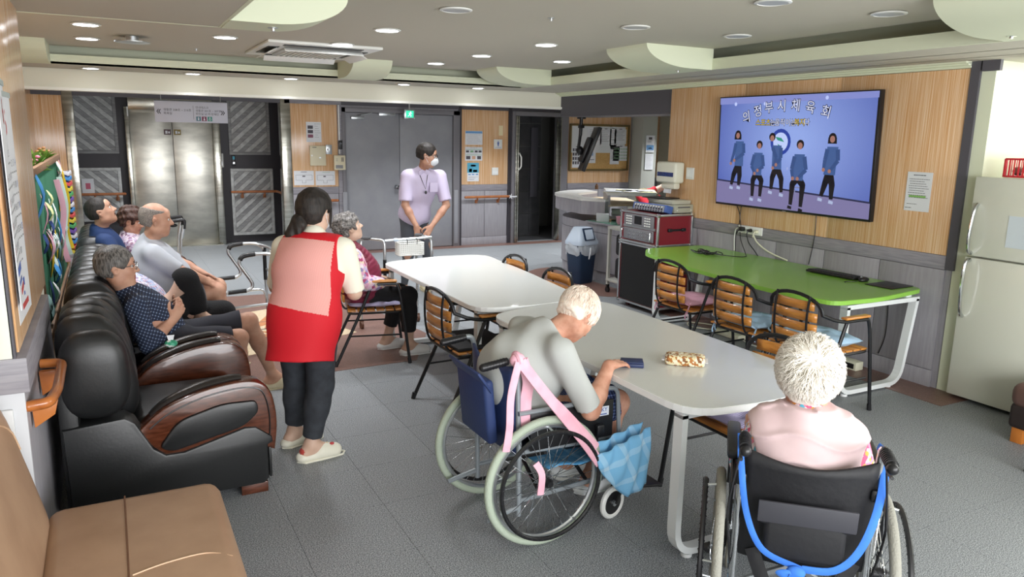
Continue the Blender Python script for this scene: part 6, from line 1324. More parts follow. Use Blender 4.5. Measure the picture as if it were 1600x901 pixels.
b = MB(); b.box((0, -.195, .56), (.29, .03, .05), (.3, 0, 0), .008); b.box((0, -.185, .49), (.26, .04, .17), None, .02, 3); q = O('back_pocket', b, m_blkc, t); b = MB(); b.box((0, -.213, .585), (.31, .010, .08), (.12, 0, 0), .003); O('pocket_flap', b, mat('dark_grey_nylon', C('#3a3a40'), .55), q)
O('seat_sling', MB().grid(lambda u, v: V(-.21+.42*u, -.1+.46*v, .43-.025*math.sin(PI*u)), 10, 6), m_blkc, t, mod=.012)
b = MB(); P = smooth_path([(-.16, -.13, .40), (-.08, -.17, .22), (-.02, -.18, .14), (.06, -.18, .16), (.17, -.13, .40)], 6); b.tube(P, .026, 8, flat=(.2, 1), up=(0, 1, 0)); O('hanging_belt', b, m_blkc, t)
RB = Matrix.Rotation(FACE(hb), 3, 'Z'); oB = V(2.10, 1.71, 0)
m_bs = mat('blue_strap_cloth', C('#2f6cc8'), .8, kind='noise', col2=C('#3a78d2'), scale=14)
t = thing('blue_strap', 'bright blue cloth strap knotted round the back of the black wheelchair', 'strap', (2.10, 1.71, 0), FACE(hb))
b = MB(); P = smooth_path([(-.225, -.09, .80), (-.218, -.165, .72), (-.19, -.195, .56), (-.13, -.205, .44), (-.02, -.215, .40), (0.0, -.215, .395)], 6); b.tube(P, .0115, 8, flat=(.3, 1), up=(0, 1, 0)); O('strap', b, m_bs, t)
b = MB(); P = smooth_path([(0.0, -.215, .395), (.10, -.21, .405), (.17, -.20, .48), (.215, -.175, .62), (.235, -.12, .78), (.22, -.06, .80)], 6); b.tube(P, .014, 8, flat=(.3, 1), up=(0, 1, 0)); O('strap', b, m_bs, t)
b = MB(); b.ell((-.02, -.225, .385), (.032, .018, .024), 12, 8); b.box((-.035, -.235, .34), (.03, .006, .09), (.2, .2, 0)); b.box((.0, -.235, .33), (.026, .006, .10), (.2, -.3, 0)); b.ell((-.05, -.235, .38), (.035, .008, .016), 10, 6); O('knot', b, m_bs, t)

# ------------------------------------------------------------------ walkers
t = thing('walking_frame', 'silver two-level walking frame with black grips and white basket, before the sofas', 'walking frame', (.95, 6.55, 0)); o = V(.95, 6.55, 0)
far = [(.68, .0), (.67, .31), (.69, .46), (.75, .53), (.84, .535), (.92, .54), (.96, .59), (.90, .70), (.865, .77), (.90, .82), (1.0, .835), (1.11, .825), (1.17, .77)]
for y, xs in ((6.87, 0.0), (6.24, .0)):
    P = smooth_path([V(p[0]+xs, y, p[1])-o for p in far], 5); b = MB(); b.tube(P, .0135, 10); sf = O('side_frame', b, m_alu, t)
    b = MB(); b.tube([V(.77, y, .533)-o, V(.91, y, .54)-o], .0175, 10); O('lower_grip', b, m_black, sf)
    b = MB(); b.tube(smooth_path([V(.872, y, .79)-o, V(.90, y, .82)-o, V(.99, y, .834)-o], 4), .019, 10); O('upper_grip', b, m_black, sf)
    b = MB(); b.tube(round_path([V(.685, y, .25)-o, V(.71, y, .40)-o, V(1.15, y, .42)-o, V(1.18, y, .30)-o], .06, 4), .0115, 8); O('lower_rail', b, m_alu, sf)
    b = MB(); b.tube([V(1.17, y, .79)-o, V(1.17, y, .50)-o], .0165, 8); O('joint_sleeve', b, m_black, sf)
    b = MB(); b.tube([V(1.17, y, .52)-o, V(1.18, y, .02)-o], .012, 8); O('front_leg', b, m_alu, sf)
    for x in (.68, 1.18): b = MB(); b.cyl(V(x, y, 0)-o, V(x, y, .04)-o, .018, n=10); O('rubber_foot', b, m_black, sf)
b = MB(); b.tube([V(1.15, 6.24, .80)-o, V(1.19, 6.40, .80)-o, V(1.19, 6.72, .81)-o, V(1.13, 6.87, .82)-o], .0125, 8); b.tube([V(1.18, 6.26, .60)-o, V(1.18, 6.85, .60)-o], .010, 8); O('cross_bar', b, m_alu, t)
def basket(t, c, sx, sy, sz):
    b = MB(); x, y, z = c; n = 8
    for zz in (0, sz): b.tube(round_path([(x-sx/2, y-sy/2, z+zz), (x+sx/2, y-sy/2, z+zz), (x+sx/2, y+sy/2, z+zz), (x-sx/2, y+sy/2, z+zz)], .02, 3, True), .006, 6, closed=True)
    for k in range(1, 6):
        zz = sz*k/6
        b.tube(round_path([(x-sx/2, y-sy/2, z+zz), (x+sx/2, y-sy/2, z+zz), (x+sx/2, y+sy/2, z+zz), (x-sx/2, y+sy/2, z+zz)], .02, 3, True), .0065, 4, closed=True)
    for k in range(12):
        u = -sx/2+.01+(sx-.02)*k/11; v = -sy/2+.01+(sy-.02)*k/11
        for s in (-1, 1): b.box((x+u, y+s*sy/2, z+sz/2), (.008, .003, sz)); b.box((x+s*sx/2, y+v, z+sz/2), (.003, .008, sz))
    b.box((x, y, z), (sx, sy, .004)); q = O('basket', b, m_white, t)
    b = MB()
    for s in (-1, 1): b.tube([(x+s*sx*.2, y-sy/2, z+sz-.01), (x+s*sx*.2, y-sy/2-.01, z+sz+.03), (x+s*sx*.2, y-sy/2+.02, z+sz+.04)], .004, 5)
    O('basket_hook', b, m_black, q)
basket(t, (.30, .0, .66), .12, .34, .14)
t = thing('walking_frame', 'silver folding walking frame with white basket and brown wheels, in front of the standing man', 'walking frame', (2.40, 6.66, 0)); o = V(2.40, 6.66, 0)
for (fx, fy), (rx, ry), gx in (((2.19, 6.60), (1.99, 6.70), 2.02), ((2.66, 6.62), (2.57, 6.76), 2.56)):
    b = MB(); b.tube(round_path([V(fx, fy, .50)-o, V(fx, fy, .84)-o, V(gx, fy+.16, .85)-o, V(rx, ry+.02, .60)-o], .05, 5), .0135, 10); sf = O('side_frame', b, m_alu, t)
    b = MB(); b.tube([V(fx*.45+gx*.55, fy+.09, .853)-o, V(gx*.98+fx*.02, fy+.16, .848)-o], .019, 10); O('grip', b, mat('grey_rubber', C('#55565a'), .6), sf)
    b = MB(); b.tube([V(fx, fy, .66)-o, V(fx, fy, .44)-o], .0165, 8); O('joint_sleeve', b, m_black, sf)
    b = MB(); b.tube([V(fx, fy, .46)-o, V(fx, fy-.03, .03)-o], .0115, 8); b.tube([V(rx, ry+.02, .62)-o, V(rx, ry, .08)-o], .0115, 8); lg = O('leg_tube', b, m_alu, sf)
    b = MB()
    for k in range(7): b.cyl(V(rx, ry-.0115, .14+.035*k)-o, V(rx, ry-.013, .14+.035*k)-o, .003, n=6)
    O('adjust_holes', b, m_black, lg, kind='stuff')
    b = MB(); b.cyl(V(rx-.012, ry, .038)-o, V(rx+.012, ry, .038)-o, .038, n=18); b.box(V(rx, ry, .06)-o, (.036, .03, .05), None, .004); O('wheel', b, mat('brown_rubber', C('#5a3a2a'), .6), sf)
b = MB(); b.tube([V(2.19, 6.60, .835)-o, V(2.66, 6.62, .845)-o], .0125, 8); b.tube([V(2.19, 6.60, .60)-o, V(2.66, 6.62, .60)-o], .0105, 8); O('cross_bar', b, m_alu, t)
b = MB(); b.ell(V(2.30, 6.60, .838)-o, (.03, .02, .018), 10, 6); O('fold_button', b, mat('pale_blue_plastic', C('#c3d1e2'), .35), t)
basket(t, (.03, -.07, .70), .24, .13, .11)
# shopping walker near the lift
t = thing('shopping_walker', 'brown checked shopping walker with black curved handle, before the lift', 'walker', (.50, 8.9, 0)); m_chk = plaid('brown_check', C('#d8cdb6'), C('#7a5a44'), C('#2e2422'), 26)
for s in (-1, 1):
    b = MB(); b.tube([(.10, s*.16, .06), (.14, s*.16, .72)], .012, 8); b.tube([(.14, s*.16, .66), (.17, s*.16, .80)], .02, 8); O('post', b, m_alu, t)
    b = MB(); b.tube(round_path([(.17, s*.16, .76), (.18, s*.16, .86), (.02, s*.16, .84)], .03, 4), .02, 8); b.ell((.07, s*.16, .80), (.04, .015, .02), 8, 6); O('handle', b, m_black, t)
    for x in (.10, -.2): b = MB(); b.cyl((x, s*.16-.012, .06), (x, s*.16+.012, .06), .06, n=16); O('wheel', b, m_black, t)
b = MB(); b.box((-.03, 0, .33), (.26, .30, .26), None, .03, 3); O('bag', b, m_chk, t); b = MB(); b.box((-.03, 0, .475), (.29, .33, .03), (0, .15, 0), .012); O('seat', b, m_chk, t); b = MB(); b.box((-.17, 0, .60), (.04, .28, .22), (0, .12, 0), .015); O('back_pad', b, m_chk, t)
# ------------------------------------------------------------------ people
def nz(v): v = np.array(v, float); return v/np.linalg.norm(v)
A = lambda *a: np.array(a, float)
m_skin = mat('skin_light', C('#c9a58f'), .55, kind='noise', col2=C('#d3b19d'), scale=14); m_skin_r = mat('skin_ruddy', C('#b4836b'), .55, kind='noise', col2=C('#c49880'), scale=14); m_skin_o = mat('skin_old_tanned', C('#bb836a'), .6, kind='noise', col2=C('#cf9d85'), scale=25)
m_lip = mat('lips', C('#a8625a'), .5); m_eye = mat('eye_white', C('#d9d4ce'), .3); m_iris = mat('iris_dark', C('#241a16'), .2); m_mouth = mat('mouth_dark', C('#4a1f1c'), .6); m_brow = mat('eyebrow_dark', C('#2e2622'), .8)
def hframe(f, tilt=0.0):
    """rotation rows: right, forward, up for a head looking along f, tilted sideways"""
    f = nz(f); r = np.cross(f, [0, 0, 1.]); r = nz(r); u = np.cross(r, f); c, s = math.cos(tilt), math.sin(tilt)
    return np.array([r*c+u*s, f, u*c-r*s])
def head_prims(S_, c, R, s, jaw=1.0, nose=1.0, open_mouth=False, round_=1.0):
    P = lambda x, y, z: c+s*(R[0]*x+R[1]*y+R[2]*z); M = R.T
    E = lambda x, y, z, rx, ry, rz, k=.02, op='u': S_.ell(P(x, y, z), (rx*s, ry*s, rz*s), M, k*s, op)
    E(0, -.014, .036, .073*round_, .092, .082, .02); E(0, .016, -.02, .063*round_, .070, .085, .03); E(0, .022, -.062, .054*round_*jaw, .056, .05, .03)
    E(0, .052, -.096, .026*jaw, .024, .02, .025)
    for x in (-1, 1):
        E(x*.036, .050, -.024, .026, .026, .026, .02); E(x*.050*jaw, .0, -.07, .020, .032, .026, .03)
        E(x*.030, .079, .024, .021, .010, .008, .012)
    E(0, .070, .045, .045, .018, .03, .02)
    for x in (-1, 1): E(x*.030, .092, .006, .017, .016, .011, .008, 's')
    S_.cap(P(0, .082, .008), P(0, .103*nose, -.026), .0085*s, .0125*s, .010*s); 
    for x in (-1, 1): E(x*.012, .094, -.030, .009, .010, .008, .006)
    S_.cap(P(-.018, .081, -.056), P(.018, .081, -.056), .0065*s, .0065*s, .006*s); S_.cap(P(-.015, .079, -.066), P(.015, .079, -.066), .0075*s, .0075*s, .006*s)
    if open_mouth: E(0, .088, -.064, .019, .022, .014, .006, 's')
    for x in (-1, 1):
        E(x*.074*round_, -.004, -.008, .009, .018, .030, .008); E(x*.083*round_, -.010, .004, .006, .019, .024, .006); E(x*.081*round_, .000, -.006, .008, .009, .013, .004, 's')
def hand_prims(S_, w, d, up, side, s=1.0, curl=.35, spread=.18, thumb=True):
    """w wrist, d pointing direction, up = back of the hand, side = +1 thumb towards cross(d, up)"""
    d = nz(d); up = nz(np.array(up, float)-d*np.dot(up, d)); x = np.cross(d, up)*side; q = lambda a, b, c: w+s*(x*a+d*b+up*c)
    S_.cap(q(0, -.01, 0), q(0, .03, 0), .022*s, .026*s, .02*s, flat=.75, ax=up)
    S_.cap(q(.014, .03, 0), q(.018, .075, .002), .020*s, .017*s, .015*s, flat=.62, ax=up); S_.cap(q(-.014, .03, 0), q(-.018, .070, 0), .020*s, .016*s, .015*s, flat=.62, ax=up)
    for i, (a, L, r) in enumerate(((.029, .070, .0085), (.010, .078, .009), (-.010, .073, .0087), (-.028, .057, .0078))):
        an = a*spread*30*.05; p = q(a, .082-.006*(i == 3), .002); ang = curl*.6; dd = lambda an_: nz(d*math.cos(an_)-up*math.sin(an_)+x*(a*spread*8))
        p1 = p+s*L*.45*dd(ang); p2 = p1+s*L*.32*dd(ang+curl); p3 = p2+s*L*.25*dd(ang+curl*1.9)
        S_.cap(p-d*.01*s, p1, r*s*1.05, r*s, .006*s); S_.cap(p1, p2, r*s, r*s*.92, .004*s); S_.cap(p2, p3, r*s*.92, r*s*.78, .004*s)
    if thumb:
        p = q(.022, .012, -.004); p1 = p+s*.038*nz(x*.75+d*.65-up*.15); p2 = p1+s*.032*nz(x*.35+d*.9-up*.25); p3 = p2+s*.022*nz(x*.15+d*.95-up*.3)
        S_.cap(p, p1, .014*s, .0115*s, .012*s); S_.cap(p1, p2, .0115*s, .010*s, .005*s); S_.cap(p2, p3, .010*s, .008*s, .004*s)
def torso_prims(S_, J, g=0.0, w=1.0, belly=0.0, only=None):
    pe, nk = J['pelvis'], J['neck']; up = nz(nk-pe); sr, sl = J['shR'], J['shL']; x = nz(sr-sl); f = nz(np.cross(up, x)); x = np.cross(f, up); R = np.array([x, f, up]).T; L = np.linalg.norm(nk-pe)

    mid = J.get('spine'); bend = mid if mid is not None else pe+up*L*.5-f*.015
    S_.ell(pe+up*.02, (.155*w+g, .115*w+g, .11+g), R, .06); S_.ell(bend, (.155*w+g, .105*w+g+belly*.5, max(.16, L*.38)+g), R, .10)
    if belly: S_.ell(bend-up*.05+f*(.05+belly*.4), (.13*w+g, .09+belly*.5+g, .12+g), R, .06)
    ch = nk-up*.15; S_.ell(ch, (.155*w+g, .105*w+g, .145+g), R, .08)
    S_.cap(sr+(sl-sr)*.12-up*.01, sl+(sr-sl)*.12-up*.01, .056+g, .056+g, .06, flat=.9, ax=f)
    return x, f, up
def arm_prims(S_, J, side, g=0.0, t0=0.0, t1=2.0, fat=1.0):
    sh, el, wr = J['sh'+side], J['el'+side], J['wr'+side]
    a = min(t1, 1.0); S_.cap(sh, sh+(el-sh)*a, .049*fat+g, (.049+(.039-.049)*a)*fat+g, .035)
    if t1 > 1: a = t1-1; S_.cap(el, el+(wr-el)*a*.35, .039*fat+g, .040*fat+g, .02); S_.cap(el+(wr-el)*min(a, .35), el+(wr-el)*a, .040*fat+g, (.040-.015*a)*fat+g, .02)
def leg_prims(S_, J, side, g=0.0, t1=2.0, fat=1.0, foot=True):
    hp, kn, an = J['hip'+side], J['kn'+side], J['an'+side]; a = min(t1, 1.0)
    S_.cap(hp, hp+(kn-hp)*a, .080*fat+g, (.080+(.056-.080)*a)*fat+g, .05)
    if t1 > 1:
        a = t1-1; d = an-kn; S_.cap(kn, kn+d*min(a, .4), .052*fat+g, .050*fat+g, .03)
        if a > .3: S_.cap(kn+d*.3, kn+d*a, .051*fat+g, (.051-.018*(a-.3)/.7)*fat+g, .03)
def cloth_noise(seed, amp=.004, fr=34, direction=(0, 0, 1)):
    rr = random.Random(seed); W = [(rr.uniform(-1, 1)*fr, rr.uniform(-1, 1)*fr, rr.uniform(-.5, .5)*fr, rr.uniform(0, 6)) for _ in range(5)]
    def fn(X, Y, Z):
        v = 0
        for a, b_, c_, p in W: v = v+np.sin(a*X+b_*Y+c_*Z+p+1.3*np.sin(9*Z+p)+.9*np.sin(11*X+8*Y))
        return v*amp*.6
    return fn
def hair_strands(name, c, R, s, rad, whorl, n, L, r0, m, parent, region, seed=1, drop=.5, lift=.004, curlf=0.0):
    """tapered locks that grow away from the whorl along the scalp"""
    rr = random.Random(seed); b = MB(); rad = np.array(rad)*s; wh = nz(whorl); made = 0; tries = 0
    while made < n and tries < n*12:
        tries += 1; d = nz([rr.gauss(0, 1), rr.gauss(0, 1), rr.gauss(0, 1)])
        if not region(d): continue
        tg = d-wh*np.dot(d, wh); tg = -(wh-d*np.dot(wh, d)); tg = nz(tg+1e-6)+np.array([rr.gauss(0, .25), rr.gauss(0, .25), -drop]); l = L*rr.uniform(.6, 1.25)*s; P = []; q = d.copy(); st = 5
        for k in range(st):
            lp = q*(1)*rad*(1+(lift*k+rr.uniform(0, .002))/.08); P.append(Vector(c+R.T @ lp-np.array(parent.location)))
            t_ = tg-q*np.dot(tg, q); q = nz(q+nz(t_)*l/st/.085+np.array([rr.gauss(0, curlf), rr.gauss(0, curlf), rr.gauss(0, curlf)]))
        b.tube(P, [r0*s*f_ for f_ in (.6, 1, 1, .7, .15)], 4, caps=False); made += 1
    return O(name, b, m, parent, kind='stuff')
def person(label, J, look, s=1.0, skin=m_skin, res=.008, tilt=0.0, belly=0.0, w=1.0, fat=1.0, top=None, bottom=None, hair=None, shoes=None, hands=True, hcurl=.4, jaw=1.0, nose=1.0, open_mouth=False, sleeve=.8, legt=2.0, hem=.06, neckcut=.055, group=None, handdir=None, mask=False, glasses=None, rnd=1.0, arm_in='LR', seed=0, browm=None, legw=1.0, topg=.014, legg=.014, cr=None):
    J = {k: np.array(v, float) for k, v in J.items()}; R = hframe(look, tilt); c = J['head']
    base = ((J['anL']+J['anR'])/2 if 'anL' in J else J['pelvis']); t = thing('person', label, 'person', (float(J['pelvis'][0]), float(J['pelvis'][1]), 0), 0, group)
    S_ = Soft(); x, f, up = torso_prims(S_, J, 0, w, belly); head_prims(S_, c, R, s, jaw, nose, open_mouth, rnd)
    nb = J['neck']; S_.cap(nb-up*.03, c-R[2]*.045*s-R[1]*.012*s, .055*s, .050*s, .035)
    for q in 'LR': arm_prims(S_, J, q, 0, fat=fat)
    for q in 'LR':
        if 'kn'+q in J:
            leg_prims(S_, J, q, 0, fat=fat); an, to = J['an'+q], J['toe'+q]; d = to-an; hh = an+nz([-d[0], -d[1], 0])*.035+A(0, 0, -.04); S_.cap(an, hh, .036, .030, .02); S_.cap(hh, to-nz([d[0], d[1], 0])*.03, .032, .030, .02, flat=.9, ax=(0, 0, 1)); S_.cap(an, to, .034, .022, .03)
    for q in 'LR':
        el, wr = J['el'+q], J['wr'+q]; hd = (handdir or {}).get(q); d = nz(hd[0]) if hd else nz(wr-el); u_ = hd[1] if hd else (0, 0, 1)
        if hands: hand_prims(S_, wr, d, u_, (1 if q == 'L' else -1)*(hd[2] if hd and len(hd) > 2 else 1), .95*s if s > .8 else .9, hcurl)
    lipf = lambda C_: (lambda L: (np.abs(L[:, 0]) < .024*s) & (L[:, 1] > .076*s) & (L[:, 2] < -.050*s) & (L[:, 2] > -.073*s))((C_-c) @ R.T)
    pt = [(m_mouth if open_mouth else m_lip, lipf)]
    soft_obj('body', S_, res, skin, t, pt)
    # eyes and brows
    for sx in (-1, 1):
        p = c+s*(R[0]*sx*.030+R[1]*.0745+R[2]*.005)-np.array(t.location); b = MB(); b.ell(p, .0105*s, 12, 8); e = O('eye', b, m_eye, t)
        b = MB(); b.ell(p+R[1]*.0078*s, (.0055*s, .0055*s, .0055*s), 10, 6); O('iris', b, m_iris, e)
        b = MB(); b.tube([Vector(c+s*(R[0]*sx*a+R[1]*y+R[2]*z)-np.array(t.location)) for a, y, z in ((.014, .0905, .024), (.028, .0885, .030), (.044, .075, .026))], [.003*s, .0036*s, .002*s], 6); O('eyebrow', b, browm or m_brow, t)
    # garments
    if top:
        G = Soft(); torso_prims(G, J, topg, w, belly)
        for q in 'LR': arm_prims(G, J, q, topg+.002, t1=sleeve, fat=fat)
        G.cap(nb-up*.04, nb+up*.012, .062, .058, .05)
        # sleeve openings, hem and neckline
        for q in 'LR':
            sh, el, wr = J['sh'+q], J['el'+q], J['wr'+q]
            if sleeve <= 1: p = sh+(el-sh)*sleeve; G.cut(p+nz(el-sh)*.0, el-sh, .10)
            elif sleeve < 2: p = el+(wr-el)*(sleeve-1); G.cut(p, wr-el, .08)
        G.cut(J['pelvis']+up*(-.10+hem), -up); G.cut(nb+up*neckcut, c-nb if np.dot(nz(c-nb), up) > .5 else up+f*.4, .16)
        G.disp(cloth_noise(seed+1, top[1] if len(top) > 1 else .003))
        if len(top) > 2: top[2](G, J, x, f, up)
        g = soft_obj(top[3] if len(top) > 3 else 'shirt', G, res, top[0], t, cr)
    if bottom:
        G = Soft(); pe = J['pelvis']; G.ell(pe+up*.01, (.155*w+legg, .115*w+legg, .115+legg), np.array([x, f, up]).T, .06)
        for q in 'LR':
            leg_prims(G, J, q, legg, t1=legt, fat=fat*legw)
        for q in 'LR':
            hp, kn, an = J['hip'+q], J['kn'+q], J['an'+q]
            if legt <= 1: G.cut(hp+(kn-hp)*legt, kn-hp, .13)
            else: G.cut(kn+(an-kn)*(legt-1), an-kn, .12)
        G.cut(pe+up*.10, up, .3); G.disp(cloth_noise(seed+5, .003)); soft_obj('trousers' if legt > 1.3 else 'shorts', G, res, bottom, t)
    if shoes:
        for q in 'LR':
            an, to = J['an'+q], J['toe'+q]; d = nz([(to-an)[0], (to-an)[1], 0]); sd = np.cross(d, [0, 0, 1.]); z0 = (to[2] if shoes[2] is None else shoes[2])
            G = Soft(); hl = A(an[0], an[1], z0)-d*.05; tp = A(an[0], an[1], z0)+d*(np.linalg.norm((to-an)[:2])+.02)
            G.cap(hl+A(0, 0, .028), tp-d*.05+A(0, 0, .026), .040, .043, .02, flat=.75, ax=(0, 0, 1)); G.cap(hl+d*.11+A(0, 0, .052), tp-d*.035+A(0, 0, .036), .046, .042, .03, flat=.85, ax=(0, 0, 1))
            if shoes[1] == 'slip': G.ell(hl+d*.03+A(0, 0, .075), (.035, .035, .04), None, .01, 's')
            G.cut(hl+A(0, 0, .0), (0, 0, -1), .5); so = soft_obj('shoe', G, .006, shoes[0], t)
            b = MB(); P = [Vector(hl+d*l+sd*wd+A(0, 0, .006)-np.array(t.location)) for l, wd in ((-.03, 0), (0, .036), (.12, .040), (.22, .034), (.245, 0), (.22, -.034), (.12, -.040), (0, -.036))]; b.tube(P, .006, 6, closed=True); O('sole', b, shoes[0], so)
            if len(shoes) > 3:
                for k in range(6): b = MB(); b.ell(Vector(tp-d*(.03+.028*(k//2))+sd*.018*(1 if k % 2 else -1)+A(0, 0, .070-.006*(k//2 == 0))-np.array(t.location)), .005, 6, 4); O('shoe_hole', b, shoes[3], so)
    if hair: hair(t, c, R, s)
    if mask:
        G = Soft(); Pm = lambda a, y, z: c+s*(R[0]*a+R[1]*y+R[2]*z); G.ell(Pm(0, .056, -.048), (.058*s, .052*s, .052*s), R.T, .01); G.cap(Pm(0, .094, -.02), Pm(0, .104, -.048), .012*s, .013*s, .03); G.cut(Pm(0, .038, 0), -R[1]); G.cut(Pm(0, 0, -.018), R[2]*.8+R[1]*-.15); G.cut(Pm(0, 0, -.098), -R[2])
        mk = soft_obj('face_mask', G, .005, mat('mask_white', C('#e6ebf0'), .8), t)
        for sx in (-1, 1):
            for z in (-.02, -.085): b = MB(); b.tube([Vector(Pm(sx*.054, .045, z)-np.array(t.location)), Vector(Pm(sx*.074, .02, z*.6)-np.array(t.location)), Vector(Pm(sx*.086, -.014, .0)-np.array(t.location))], .0016, 5); O('ear_loop', b, m_paper, mk)
    if glasses:
        Pm = lambda a, y, z: Vector(c+s*(R[0]*a+R[1]*y+R[2]*z)-np.array(t.location)); b = MB()
        for sx in (-1, 1): b.tube(round_path([Pm(sx*.010, .103, .016), Pm(sx*.052, .098, .018), Pm(sx*.050, .098, -.014), Pm(sx*.014, .103, -.014)], .008, 4, True), .0022, 6, closed=True); b.tube([Pm(sx*.052, .098, .012), Pm(sx*.074, .06, .010), Pm(sx*.080, -.005, .012)], .002, 6)
        b.tube([Pm(-.010, .103, .006), Pm(0, .107, .010), Pm(.010, .103, .006)], .002, 6); O('glasses', b, glasses, t)
    return t, c, R
def hair_cap(m, thick=.012, front=.055, side_z=-.02, nape=-.05, noise=.002, fr=120, name='hair', grow=(1, 1, 1), temples=True, extra=None, res=.006):
    """cap of hair over the skull; front = forward limit of the fringe, side_z = lower edge before the ears, nape = lower edge behind"""
    def fn(t, c, R, s):
        P = lambda x, y, z: c+s*(R[0]*x+R[1]*y+R[2]*z); G = Soft(); M = R.T
        G.ell(P(0, -.016, .038), ((.074+thick)*s*grow[0], (.092+thick)*s*grow[1], (.083+thick)*s*grow[2]), M, .02)
        G.ell(P(0, -.045, -.01), ((.064+thick)*s*grow[0], (.052+thick)*s, (.075+thick*.5)*s), M, .03)
        G.ell(P(0, .105, -.045), (.095*s, .085*s, .098*s), M, .012, 's')
        if temples:
            for sx in (-1, 1): G.ell(P(sx*.088, .018, -.045), (.03*s, .045*s, .06*s), M, .010, 's')
        G.cut(P(0, -.02, nape), -R[2]-R[1]*.25); 
        if extra: extra(G, P, M, s)
        G.disp(lambda X, Y, Z: noise*(np.sin(fr*X+3*np.sin(30*Z))*np.sin(fr*.8*Y+2*np.sin(40*X))+.7*np.sin(fr*1.3*Z+2*np.sin(35*Y)))); soft_obj(name, G, res, m, t)
    return fn
m_bkh = mat('black_hair', C('#14110f'), .62, kind='noise', col2=C('#2c241f'), scale=90, stretch=(1, 1, .15), bump=.3)
m_gryh = mat('grey_black_hair', C('#2f2c2a'), .5, kind='noise', col2=C('#7a7672'), scale=120, stretch=(1, 1, .2), bump=.3)
m_brnh = mat('dark_brown_curls', C('#33201a'), .5, kind='noise', col2=C('#5b3a2f'), scale=100, bump=.4)
m_salt = mat('salt_pepper_curls', C('#2e2b2a'), .5, kind='noise', col2=C('#8d8884'), scale=70, bump=.4)
m_buzz = mat('grey_buzz_hair', C('#5a5450'), .7, kind='noise', col2=C('#9a9189'), scale=200, bump=.2)
m_wht = mat('white_hair', C('#e9e2d6'), .5, kind='noise', col2=C('#f7f3ea'), scale=60)
m_wht2 = mat('white_hair_warm', C('#ecd9c8'), .5, kind='noise', col2=C('#f6ece0'), scale=60)
up_ = (0, 0, 1)
# ---- woman in the red vest, standing with her back to the camera
m_redv = mat('red_vest_cloth', C('#cf1224'), .75); m_mesh = mat('pink_mesh_cloth', C('#df9a93'), .85, kind='stripe', col2=C('#e9aca4'), scale=70); m_crm = mat('cream_tshirt', C('#eeebda'), .85)
J = dict(pelvis=(.885, 4.06, .80), neck=(.965, 4.13, 1.235), head=(.995, 4.19, 1.368), shR=(1.105, 4.03, 1.175), shL=(.825, 4.23, 1.175), elR=(1.165, 4.05, .925), elL=(.80, 4.36, .93), wrR=(1.20, 4.31, .95), wrL=(1.02, 4.46, .86),
         hipR=(.955, 3.99, .78), hipL=(.83, 4.13, .78), knR=(.955, 4.04, .42), knL=(.865, 4.20, .43), anR=(.885, 4.0, .09), anL=(.845, 4.25, .09), toeR=(1.03, 4.02, .03), toeL=(.97, 4.30, .03))
def bun(t, c, R, s):
    hair_cap(m_bkh, .014, side_z=-.04, nape=-.085, noise=.0012, grow=(1.04, 1.05, 1.04))(t, c, R, s)
    P = lambda x, y, z: c+s*(R[0]*x+R[1]*y+R[2]*z); G = Soft(); G.ell(P(-.02, -.095, -.055), .036, None, .02); G.cap(P(-.03, -.10, -.06), P(-.055, -.12, -.13), .038, .030, .03); G.cap(P(-.055, -.12, -.13), P(-.075, -.10, -.185), .030, .008, .03); G.cap(P(-.0, -.11, -.08), P(-.01, -.125, -.15), .026, .010, .02)
    G.disp(lambda X, Y, Z: .0025*np.sin(140*X+3*np.sin(25*Z))*np.sin(60*Y+20*Z)); soft_obj('ponytail', G, .005, m_bkh, t)
    b = MB(); b.tube([Vector(P(.075, .045, z)-np.array(t.location)) for z in (.03, -.01, -.06, -.09)], [.006, .008, .007, .002], 6); O('loose_lock', b, m_bkh, t)
t, c, R = person('woman in a red vest with pink mesh back, black ponytail and mask, standing', J, (.80, .58, -.12), s=.98, res=.007, top=(m_crm, .002), sleeve=.95, hem=.0, bottom=(m_tr := mat('charcoal_trousers', C('#2b2e34'), .85, kind='noise', col2=C('#363a41'), scale=20)), legt=1.86, legw=1.08, shoes=(mat('white_clog', C('#e4e1d0'), .5), 'clog', 0.0, m_brow), hair=bun, mask=True, hcurl=.6, w=1.0, seed=1)
pe = A(*J['pelvis']); nk = A(*J['neck']); up = nz(nk-pe); xr = nz(A(*J['shR'])-A(*J['shL'])); fw = nz(np.cross(up, xr))
def vest(top):
    G = Soft(); JJ = {k: np.array(v, float) for k, v in J.items()}; torso_prims(G, JJ, .030, 1.0, 0); lowc = pe-up*.12; Rm = np.array([xr, fw, up]).T
    G.ell(pe-up*.02, (.185, .15, .22), Rm, .08); G.cap(pe+up*.02, pe-up*.30, .135, .165, .06, flat=1.22, ax=xr)
    G.cut(pe-up*.235+xr*.0, -up+xr*.10); G.cut(nk+up*.03, up, .2); G.ell(nk+fw*.04+up*.02, (.075, .09, .07), Rm, .01, 's')
    for q in (1, -1): sh = JJ['shR' if q > 0 else 'shL']; G.cut(sh-xr*q*.012, xr*q*1.0+up*.12, .135)
    G.disp(cloth_noise(11, .004, 16)); return G
vt = soft_obj('vest', vest(True), .005, m_redv, t, [(m_mesh, lambda C_: (((C_-pe)@up) > .05-.1*((C_-pe)@xr)) & (((C_-pe)@up) < .43) & (((C_-pe)@xr) > -.30) & (((C_-pe)@xr) < .172) & (((C_-pe)@fw) < .02))])
for k, (h, a) in enumerate(((.05, .2), (.02, .17))): b = MB(); b.cyl(Vector(pe+up*h+xr*.195-np.array(t.location)), Vector(pe+up*h+xr*.205-np.array(t.location)), .008, n=10); O('snap_button', b, m_redv, vt)
